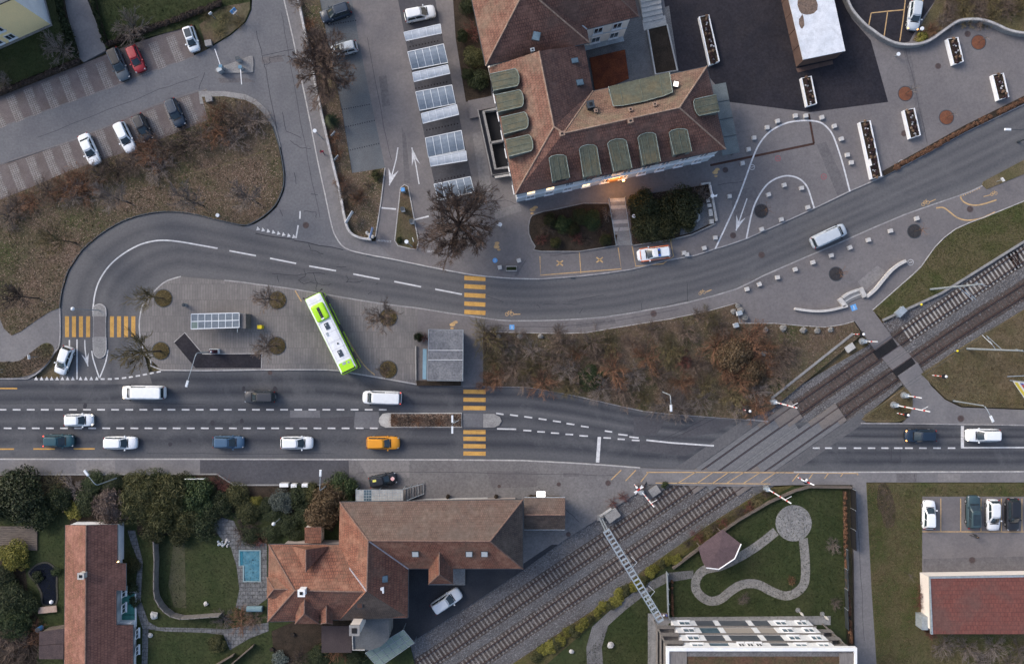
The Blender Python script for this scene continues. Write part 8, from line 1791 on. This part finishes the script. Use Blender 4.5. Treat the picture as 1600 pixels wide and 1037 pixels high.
signal('crossing signal with red and white cross at the forecourt corner',(991,756),3.0,True,rot=2.3); signal('crossing signal with red and white cross beside the garden wall',(1246,745),3.0,True,rot=1.2)
def mast(label,base,h,arm,group=None):
    t = thing('catenary_mast',label,'mast',(*W2(*base),-.1)); a = Vector(arm)
    MB().cyl(0,0,0,.25,.35,10).build('foot',m_conc2,t,world=False); MB().tube([(0,0,0),(0,0,h)],[.15,.10],8).build('pole',m_steel,t,world=False)
    z = 6.8; p = a * 3.2
    MB().tube([(0,0,z),(p.x,p.y,z + .3)],.05,6).build('bracket',m_steel,t,world=False); MB().tube([(0,0,z + 1.4),(p.x * .95,p.y * .95,z + .35)],.035,6).build('stay',m_steel,t,world=False); MB().tube([(p.x * .3,p.y * .3,z + .1),(p.x * 1.05,p.y * 1.05,z - .6)],.035,6).build('steady_arm',m_alu,t,world=False)
    for k in (.35,.7): MB().ball((p.x * k,p.y * k,z + .3),.1,6).build('insulator',m_corten,t,world=False)
    MB().tube([(-.7,.2,h - .3),(.9,-.25,h - .3)],.04,6).build('crosshead',m_steel,t,world=False)
mast('tall catenary mast between the grass verge and the upper track',(1453,452),12.2,(.75,-.55)); mast('tall catenary mast on the dry grass beside the lower track',(1510,544.6),12.2,(-.45,.6))
pg_ = thing('catenary_portal','grey steel lattice portal spanning both railway tracks','portal',(*W2(980,868),-.1)); og = ORG[pg_.name]
nA,nB = W2(938,808),W2(1007,922); zt = 8.2
for q in (nA,nB):
    for dx in (-.18,.18): MB().bar((q[0] + dx,q[1],-.1),(q[0] + dx,q[1],zt),.12,.16).build('leg',m_steel,pg_)
    MB().box(q[0],q[1],.0,.9,.9,.4).build('foot',m_conc2,pg_)
ta,tb = Vector((*nA,zt)),Vector((*nB,zt)); d = (tb - ta).normalized(); nn = Vector((-d.y,d.x,0)) * .42; ta -= d * .4; tb += d * 1.2
for s in (-1,1):
    for dz in (0,.6): MB().bar(ta + nn * s + Vector((0,0,dz)),tb + nn * s + Vector((0,0,dz)),.13,.12).build('chord',m_steel,pg_)
nl = 22
for k in range(nl + 1):
    p = ta.lerp(tb,k / nl); MB().bar(p - nn + Vector((0,0,.6)),p + nn + Vector((0,0,.6)),.22 if k < nl else .3,.06).build('batten',m_steel,pg_)
    if k < nl: q = ta.lerp(tb,(k + 1) / nl); s = 1 if k % 2 else -1; MB().bar(p + nn * s,q + nn * s + Vector((0,0,.6)),.05,.05).build('brace',m_steel,pg_)
for t_,s in ((.45,1),(.78,1)):
    p = ta.lerp(tb,t_); w_ = Vector((math.cos(math.radians(34.8)),math.sin(math.radians(34.8)),0)); MB().tube([p,p + w_ * 1.3 + Vector((0,0,-.9)),p + w_ * 1.0 + Vector((-.5,.8,-1.4))],.04,6).build('steady_arm',m_alu,pg_)
# contact wires
for nm,Tq in (('upper',TN),('lower',TS)):
    Q = [(p[0],p[1],5.9) for p in offs(Tq,0)]; o = MB().tube(Q,.018,4).tube([(x,y,7.0) for x,y,z in Q],.018,4).build('contact_wire',m_steeldk); tag(o,'overhead contact wires above the %s railway track' % nm,'wire')
box_thing('relay_cabinet','flat grey cabinet lid beside the foot of the lattice portal','cabinet',(957,805),(1.9,1.3,.8),.62,(m_steel,m_conc2),z=-.1); box_thing('relay_cabinet','grey cabinet beside the upper track near the barrier','cabinet',(1023,767),(1.4,1.1,.5),.6,(m_conc2,m_conc2),z=-.1); box_thing('relay_cabinet','pale grey slab on the ballast left of the footpath crossing','slab',(1328,543),(1.3,.9,.3),.6,(m_conc,m_conc),z=-.05); box_thing('relay_cabinet','blue grey cabinet on the ballast right of the plaza','cabinet',(1408,487),(1.4,.9,.9),.75,(m_steel,m_steel),z=-.1)
o = MB().bar(W(937,806,.8),W(955,794,.8),.25,.18).build('guard_rail',m_conc); tag(o,'short pale guard rail at the foot of the lattice portal','guard rail')
for k,(a,b,l) in enumerate((((1205,622),(1332,521),'along the embankment'),((1379,500),(1470,458),'along the lower edge of the green verge'),((1470,458),(1600,377),'along the railway at the right edge'))):
    t = thing('cable_duct','grey concrete cable duct ' + l,'duct',(*W2(*a),-.1)); MB().bar(W(*a,.05),W(*b,.05),.34,.4).build('duct',m_conc2,t)
tw = thing('garden_wall','low brown wall along the railway edge of the apartment garden','wall',(*W2(1150,800),ZP)); MB().wall(PX([(1050,886),(1092,854),(1150,812),(1200,783),(1240,765),(1262,759),(1328,760)]),.3,0,ZP + .6).build('wall',m_wood,tw)

# yellow small beacons
for c,l in (((1436,476),'near the upper track'),((1492,548),'near the lower track')):
    t = thing('marker_post','small yellow marker post on the ballast ' + l,'post',(*W2(*c),-.13)); MB().cyl(0,0,0,.7,.05,6).build('post',m_steel,t,world=False); MB().ball((0,0,.8),.17,8).build('marker',m_yelbox,t,world=False)
# billboard
bd = thing('billboard','colourful billboard on grey posts at the right edge of the dry grass','billboard',(*W2(1588,606),ZP)); a,b = W2(1577,594),W2(1604,634)
for p in (a,b): MB().cyl(p[0],p[1],ZP,3.2,.07,8).build('post',m_steel,bd)
pl_ = MB().bar((a[0],a[1],1.9),(b[0],b[1],1.9),.10,2.3).build('panel',m_whitep,bd); va,vb = Vector(a),Vector(b); nrm = Vector((-(vb - va).y,(vb - va).x)).normalized(); nrm = nrm if nrm.x < 0 else -nrm
for t0,t1,z0,z1,c in ((.05,.95,2.2,2.9,(.10,.14,.38)),(.12,.42,2.25,2.85,(.50,.09,.06)),(.05,.95,1.0,1.7,(.66,.55,.08)),(.5,.9,1.75,2.5,(.62,.60,.64))):
    p,q = va.lerp(vb,t0) + nrm * (.06 + .004 * t0 + .003 * z0),va.lerp(vb,t1) + nrm * (.06 + .004 * t0 + .003 * z0); MB().bar((p.x,p.y,(z0 + z1) / 2),(q.x,q.y,(z0 + z1) / 2),.012,z1 - z0).build('print',surf('poster_print',c,fine=.1),pl_)
MB().tube([W(1574,588,3.2),(W(1620,586,3.2))],.06,6).build('lamp_bar',m_steel,bd)

# ---------------------------------------------------------------- apartment garden
gpth = thing('garden_path','pale winding garden path loop ending in a round terrace','path',(*W2(1170,880),ZP)); gpth['kind'] = 'structure'
m_gp = surf('pale_path_paving',(.235,.225,.215),(.20,.19,.182),s1=.8,fine=.2,s2=6)
lp_ = smooth([zp_(*p) for p in ((740,312),(640,390),(540,452),(440,500),(350,522),(305,575),(310,640),(370,688),(435,682),(495,635),(560,600),(640,600),(720,640),(790,662),(850,645),(895,590),(900,480),(888,350))],5)
MB().wall(PX(lp_),1.3,-.2,ZP + .05).build('path',m_gp,gpth); x,y = W2(*zp_(836,267)); MB().cyl(x,y,-.2,ZP + .06,2.62,36).build('terrace',m_conc2,gpth)
sheet('gravel_path',[(918,1060),(916,1010),(925,978),(960,946),(1005,913),(1040,894),(1083,890),(1083,902),(1042,909),(1010,926),(978,951),(950,976),(940,1010),(944,1060)],ZP + .045,m_gravel,'narrow grey gravel path through the apartment garden','path')
fn = thing('metal_fence','long dark fence with brown hedge between garden and footpath','fence',(*W2(1328,860),ZP))
for k in range(7):
    y0 = 762 + 31 * k; pd = W2(1328.5,y0),W2(1330,y0 + 31)
    if k < 3: MB().bar((*pd[0],.9),(*pd[1],.9),.08,1.6).build('fence_panel',m_trim,fn)
    else: MB().bar((pd[0][0] - .9,pd[0][1],.7),(pd[1][0] - .9,pd[1][1],.7),.06,1.1).build('fence_panel',m_steeldk,fn)
    MB().cyl(pd[0][0] - (0 if k < 3 else .9),pd[0][1],ZP,1.8 if k < 3 else 1.3,.04,6).build('post',m_steel,fn)
hedge([(1318,765),(1319,850),(1323,930),(1328,1010)],.55,.8,m_tw_rust,'thin rust brown hedge along the dark fence',60)
f2 = thing('metal_fence','grey fence at the left of the apartment garden path','fence',(*W2(1044,930),ZP)); MB().bar(W(1042,893,.6),W(1044,962,.6),.07,1.1).build('fence_panel',m_steel,f2)
for y in (893,916,939,962): p = W2(1042 + (y - 893) * .03,y); MB().cyl(p[0],p[1],ZP,1.3,.05,6).build('post',m_steel,f2)
hedge([(1049,905),(1050,960)],.4,.6,m_tw_rust,'short rust brown hedge beside the grey garden fence',20)
for c,l in (((1246,952),'by the facade of the apartment block'),((1284,958),'at the right terrace of the apartment block')):
    t = thing('parasol','folded pale parasol ' + l,'parasol',(*W2(*c),ZP)); MB().cyl(0,0,0,2.3,.04,6).build('pole',m_steel,t,world=False); MB().tube([(0,0,.9),(0,0,1.6),(0,0,2.3)],[.1,.22,.05],8).build('canopy',m_conc,t,world=False); MB().cyl(0,0,0,.08,.35,10).build('foot',m_conc2,t,world=False)
td = thing('patio_set','cluttered table with coloured things on the apartment terrace','table',(*W2(1035,958),ZP)); MB().box(0,0,.72,1.4,.8,.05).build('table_top',m_wood,td,world=False)
for sx in (-.6,.6):
    for sy in (-.3,.3): MB().box(sx,sy,.35,.06,.06,.7).build('leg',m_wood,td,world=False)
for k,c in enumerate(((.5,.06,.06),(.6,.6,.62),(.08,.1,.3))): MB().box(-.4 + .4 * k,.1,.85,.25,.2,.22,k).build('crate',surf('crate_paint',c,fine=.1),td,world=False)

# ---------------------------------------------------------------- lower left garden
zd = lambda x,y: (200 + x / 3.377,730 + y / 3.377)
pool = thing('swimming_pool','small bright blue swimming pool on a stone terrace','pool',(*W2(395,880),ZP))
m_terr = tilemat('stone_terrace',(.120,.122,.128),(.150,.150,.152),(.070,.070,.072),.7,.55,mw=.05,c3=(.095,.098,.104),s3=.4,fine=.35,bump=.3,coord='Object')
terr = sheet('stone_terrace',[zd(*p) for p in ((440,295),(500,262),(560,280),(600,370),(735,400),(735,690),(640,760),(570,735),(590,640),(575,520),(545,420),(490,370))],ZP + .05,m_terr,'grey stone terrace around the swimming pool','terrace')
pq = [zd(*p) for p in ((590,435),(700,435),(700,598),(612,598),(612,515),(590,515))]
m_water = surf('pool_water',(.085,.205,.260),(.042,.135,.190),s1=1.5,fine=.3,s2=3,rough=.06,spec=.6,bump=.15,bs=4)
MB().prism(PX(pq),0,ZP + .06).build('water',m_water,pool); MB().wall(PX(pq),.22,0,ZP + .12,closed=True).build('coping',surf('pool_coping',(.20,.27,.29),fine=.2),pool); MB().prism(PX([zd(*p) for p in ((592,437),(608,437),(608,512),(592,512))]),0,ZP + .08).build('pool_step',surf('pool_step',(.03,.14,.20),fine=.2),pool)
pc = thing('pool_cover_box','blue grey rounded box on the terrace below the pool','box',(*W2(*zd(675,738)),ZP)); MB().tube([(-1.1,0,.4),(1.1,0,.4)],.42,10).build('barrel',surf('blue_grey_plastic',(.13,.20,.23),fine=.15),pc,world=False); MB().box(0,0,.1,2.3,.7,.2).build('stand',m_steeldk,pc,world=False)
cf = thing('garden_fence','curved screen of weathered wooden panels around the lawn','fence',(*W2(260,920),ZP)); FP = [zd(*p) for p in ((160,375),(162,430),(165,480),(163,530),(162,580),(162,630),(168,672),(190,712),(215,740),(250,765),(300,778),(350,776),(400,772),(455,768),(500,765))]
for a,b in zip(FP[:-1],FP[1:]):
    MB().bar((*W2(*a),.85),(*W2(*b),.85),.14,1.5).build('panel',m_woodgrey,cf); p = W2(*a); MB().cyl(p[0],p[1],ZP,1.75,.07,6).build('post',m_wood,cf)
for k,pts in enumerate(([zd(*p) for p in ((0,330),(40,330),(80,490),(75,600),(70,700),(110,810),(160,840),(400,845),(520,850),(743,815),(743,860),(640,900),(540,960),(505,880),(400,868),(200,862),(110,850),(105,1037),(75,1037),(80,850),(45,740),(45,600),(60,500),(20,400))],)):
    sheet('garden_path',pts,ZP + .045,m_terr,'winding grey stone garden path beside the long house','path')
sheet('worn_lawn',[zd(*p) for p in ((245,380),(300,390),(310,740),(245,735),(215,620))],ZP + .03,surf('worn_grass',(.066,.064,.040),(.052,.054,.03),s1=.8,fine=.4),'pale worn strip in the fenced lawn','lawn')
pond = thing('garden_pond','black kidney shaped garden pond beside the long house','pond',(*W2(70,910),ZP)); z0_ = lambda x,y: (x / 3.377,730 + y / 3.377)
pp = smooth([z0_(*p) for p in ((155,555),(200,510),(255,500),(300,540),(303,620),(300,715),(230,720),(222,660),(190,600))],3,True)
MB().prism(PX(pp),0,ZP + .04).build('water',surf('black_water',(.004,.005,.010),fine=0,rough=.1,spec=.15),pond); MB().wall(PX(pp),.25,0,ZP + .1,closed=True).build('rim',surf('pond_rim',(.05,.048,.04),fine=.4),pond)
x,y = W2(*z0_(276,706)); MB().ball((x,y,ZP + .12),.3,10).build('float',m_whitep,pond)
bnc = thing('garden_bench','pale wooden bench slab at the lower end of the pond','bench',(*W2(*z0_(262,742)),ZP)); MB().box(0,0,.42,2.7,.9,.1,.1).build('seat',surf('pale_wood',(.36,.27,.22),(.30,.22,.18),s1=1.5,fine=.2),bnc,world=False)
for sx in (-1.1,1.1): MB().box(sx,sx * .1,.18,.12,.7,.36,.1).build('leg',m_wood,bnc,world=False)
dk = thing('wooden_deck','weathered wooden deck at the left edge of the garden','deck',(*W2(20,838),ZP))
for k in range(13): MB().prism(PX([(-40,821 + 2.9 * k),(60,821 + 2.9 * k),(60,823.6 + 2.9 * k),(-40,823.6 + 2.9 * k)]),ZP,ZP + .22).build('plank',m_wood,dk)
shd = thing('garden_shed','small dark shed roof beside the lower end of the long house','shed',(*W2(85,1000),ZP)); q = [z0_(*p) for p in ((215,870),(335,850),(335,1010),(215,1005))]; MB().prism([W2(*p,2.2) for p in q],ZP,2.1).build('wall',m_wood,shd)
for k in range(2): MB().prism([W2(*p,2.3) for p in (z0_(205,868 + 72 * k),z0_(335,850 + 80 * k),z0_(335,928 + 82 * k),z0_(205,938 + 72 * k))],2.12,2.25 + .05 * k).build('roof_panel',surf('shed_roof',(.075,.055,.055),(.055,.042,.044),s1=1,fine=.35) if k == 0 else bpy.data.materials['shed_roof'],shd)
t = thing('water_butt','small bright blue barrel beside the dark shed','barrel',(*W2(*z0_(222,842)),ZP)); MB().cyl(0,0,0,.9,.35,12).build('barrel',m_blue,t,world=False); MB().cyl(0,0,.9,.95,.37,12).build('lid',m_steeldk,t,world=False)
for c,r,l in ((zd(145,775),.6,'large pale garden stone on the lawn left of the curved screen'),(zd(122,880),.35,'small pale garden stone beside the path fork'),(zd(415,716),.35,'pale stone on the fenced lawn'),((954,1006),.5,'pale flower shaped stone on the lawn near the gravel path'),((893,1016),.35,'pale stone beside the mossy bank')):
    o = MB().ball((0,0,r * .4),r,9,0,.55,.2).build('garden_stone',m_conc); o.location = (*W2(*c),ZP + .03); tag(o,l,'stone')
rk = thing('rockery','round pile of white pebbles beside the pool terrace','rockery',(*W2(*zd(512,395)),ZP))
for k in range(26): a,rr = random.random() * 6.28,random.random() ** .5; MB().ball((rr * .95 * math.cos(a),rr * .7 * math.sin(a),.12),random.uniform(.1,.2),6,0,.7,.2).build('pebble',m_cube if k % 2 else m_steel,rk,world=False)
gsf = thing('garden_fence','slanting wooden fence rails at the lower edge behind the station building','fence',(*W2(440,1000),ZP))
for a,b in (((545,1037),(665,935)),((430,1060),(560,985))): MB().bar(W(*zd(*a),.6),W(*zd(*b),.6),.12,.9).build('rail',m_wood,gsf)
MB().prism(PX([(425,985),(470,965),(505,972),(505,1000),(455,1035),(430,1037)]),0,ZP + .09).build('worn_ground',m_soil,garden)
for c,l in (((459,989),'upper'),((426,1012),'lower')):
    t = thing('flower_pot','dark round pot on the worn garden ground, %s one' % l,'pot',(*W2(*c),ZP)); MB().cyl(0,0,0,.4,.22,12,r1=.3).build('pot',m_trim,t,world=False); MB().cyl(0,0,.36,.41,.24,12).build('soil',m_soil,t,world=False)

# ---------------------------------------------------------------- people
def person(label,c,rz,jacket,trousers,skin=(.45,.28,.2),hair=(.05,.035,.025),step=.25,z=ZP):
    V = {'pel': (0,0,.95),'wai': (0,0,1.08),'che': (.02,0,1.32),'nec': (.03,0,1.46),'chin': (.05,0,1.54),'head': (.05,0,1.66),'hl': (0,.10,.90),'kl': (step * .5,.10,.50),'al': (step * .7,.10,.10),'tl': (step * .7 + .16,.11,.04),'hr': (0,-.10,.90),'kr': (-step * .2,-.10,.50),'ar': (-step * .9,-.10,.12),'tr': (-step * .9 + .16,-.11,.04),'sl': (.01,.18,1.38),'el': (-.10,.24,1.12),'wl': (.02,.25,.90),'fl': (.05,.25,.82),'sr': (.01,-.18,1.38),'er': (-.02,-.24,1.12),'wr': (.16,-.24,.94),'fr': (.21,-.24,.87)}
    R_ = dict(pel=(.15,.13),wai=(.14,.12),che=(.17,.14),nec=(.06,.06),chin=(.07,.07),head=(.10,.11),hl=(.10,.10),kl=(.065,.065),al=(.045,.045),tl=(.04,.035),hr=(.10,.10),kr=(.065,.065),ar=(.045,.045),tr=(.04,.035),sl=(.075,.075),el=(.05,.05),wl=(.035,.035),fl=(.03,.035),sr=(.075,.075),er=(.05,.05),wr=(.035,.035),fr=(.03,.035))
    ks = list(V); E2 = [('pel','wai'),('wai','che'),('che','nec'),('nec','chin'),('chin','head'),('pel','hl'),('hl','kl'),('kl','al'),('al','tl'),('pel','hr'),('hr','kr'),('kr','ar'),('ar','tr'),('che','sl'),('sl','el'),('el','wl'),('wl','fl'),('che','sr'),('sr','er'),('er','wr'),('wr','fr')]
    me = bpy.data.meshes.new('person'); me.from_pydata([V[k] for k in ks],[(ks.index(a),ks.index(b)) for a,b in E2],[])
    o = bpy.data.objects.new('person',me); C.objects.link(o); sm_ = o.modifiers.new('skin','SKIN'); o.modifiers.new('sub','SUBSURF').levels = 1; o.modifiers['sub'].render_levels = 2
    for i,k in enumerate(ks): me.skin_vertices[0].data[i].radius = R_[k]
    me.skin_vertices[0].data[0].use_root = True
    m,t,b = newmat('clothing'); tc = nd(t,'ShaderNodeTexCoord'); s = nd(t,'ShaderNodeSeparateXYZ'); t.links.new(tc.outputs['Object'],s.inputs[0]); dv = nd(t,'ShaderNodeMath',operation='DIVIDE'); t.links.new(s.outputs[2],dv.inputs[0]); dv.inputs[1].default_value = 1.8
    cr = ramp(t,dv.outputs[0],[(0,(.02,.02,.02)),(.055,trousers),(.50,jacket),(.83,skin)])
    [n for n in t.nodes if n.type == 'VALTORGB'][-1].color_ramp.interpolation = 'CONSTANT'; t.links.new(cr,b.inputs['Base Color']); b.inputs['Roughness'].default_value = .8; me.materials.append(m)
    o.location = (*W2(*c),z); o.rotation_euler = (0,0,rz); tag(o,label,'person')
    hr_ = MB(); hr_.ball((.035,0,1.70),.14,10,0,1.0); h_ = hr_.build('hair',surf('hair',hair,fine=.3),o,world=False,shade=True)
    return o
person('person in red jacket walking on the pavement beside the white wall',(506,240),ang(.1,1),(.42,.04,.07),(.08,.05,.07)); person('person in dark clothes walking in the lower right car park',(1517,834),ang(-1,0),(.02,.022,.026),(.018,.02,.026),z=ZP + .05)

# things that look alike and stand in a row: tell them apart by their order
by = {}
for o in C.objects:
    if o.parent is None and 'label' in o: by.setdefault(o['label'],[]).append(o)
for lab,os_ in by.items():
    if len(os_) > 1:
        for k,o in enumerate(sorted(os_,key=lambda q: q.location.x)):
            n = k + 1; o['label'] = '%s, %d%s from left' % (lab,n,{1: 'st',2: 'nd',3: 'rd'}.get(n % 10 if n // 10 != 1 else 0,'th'))
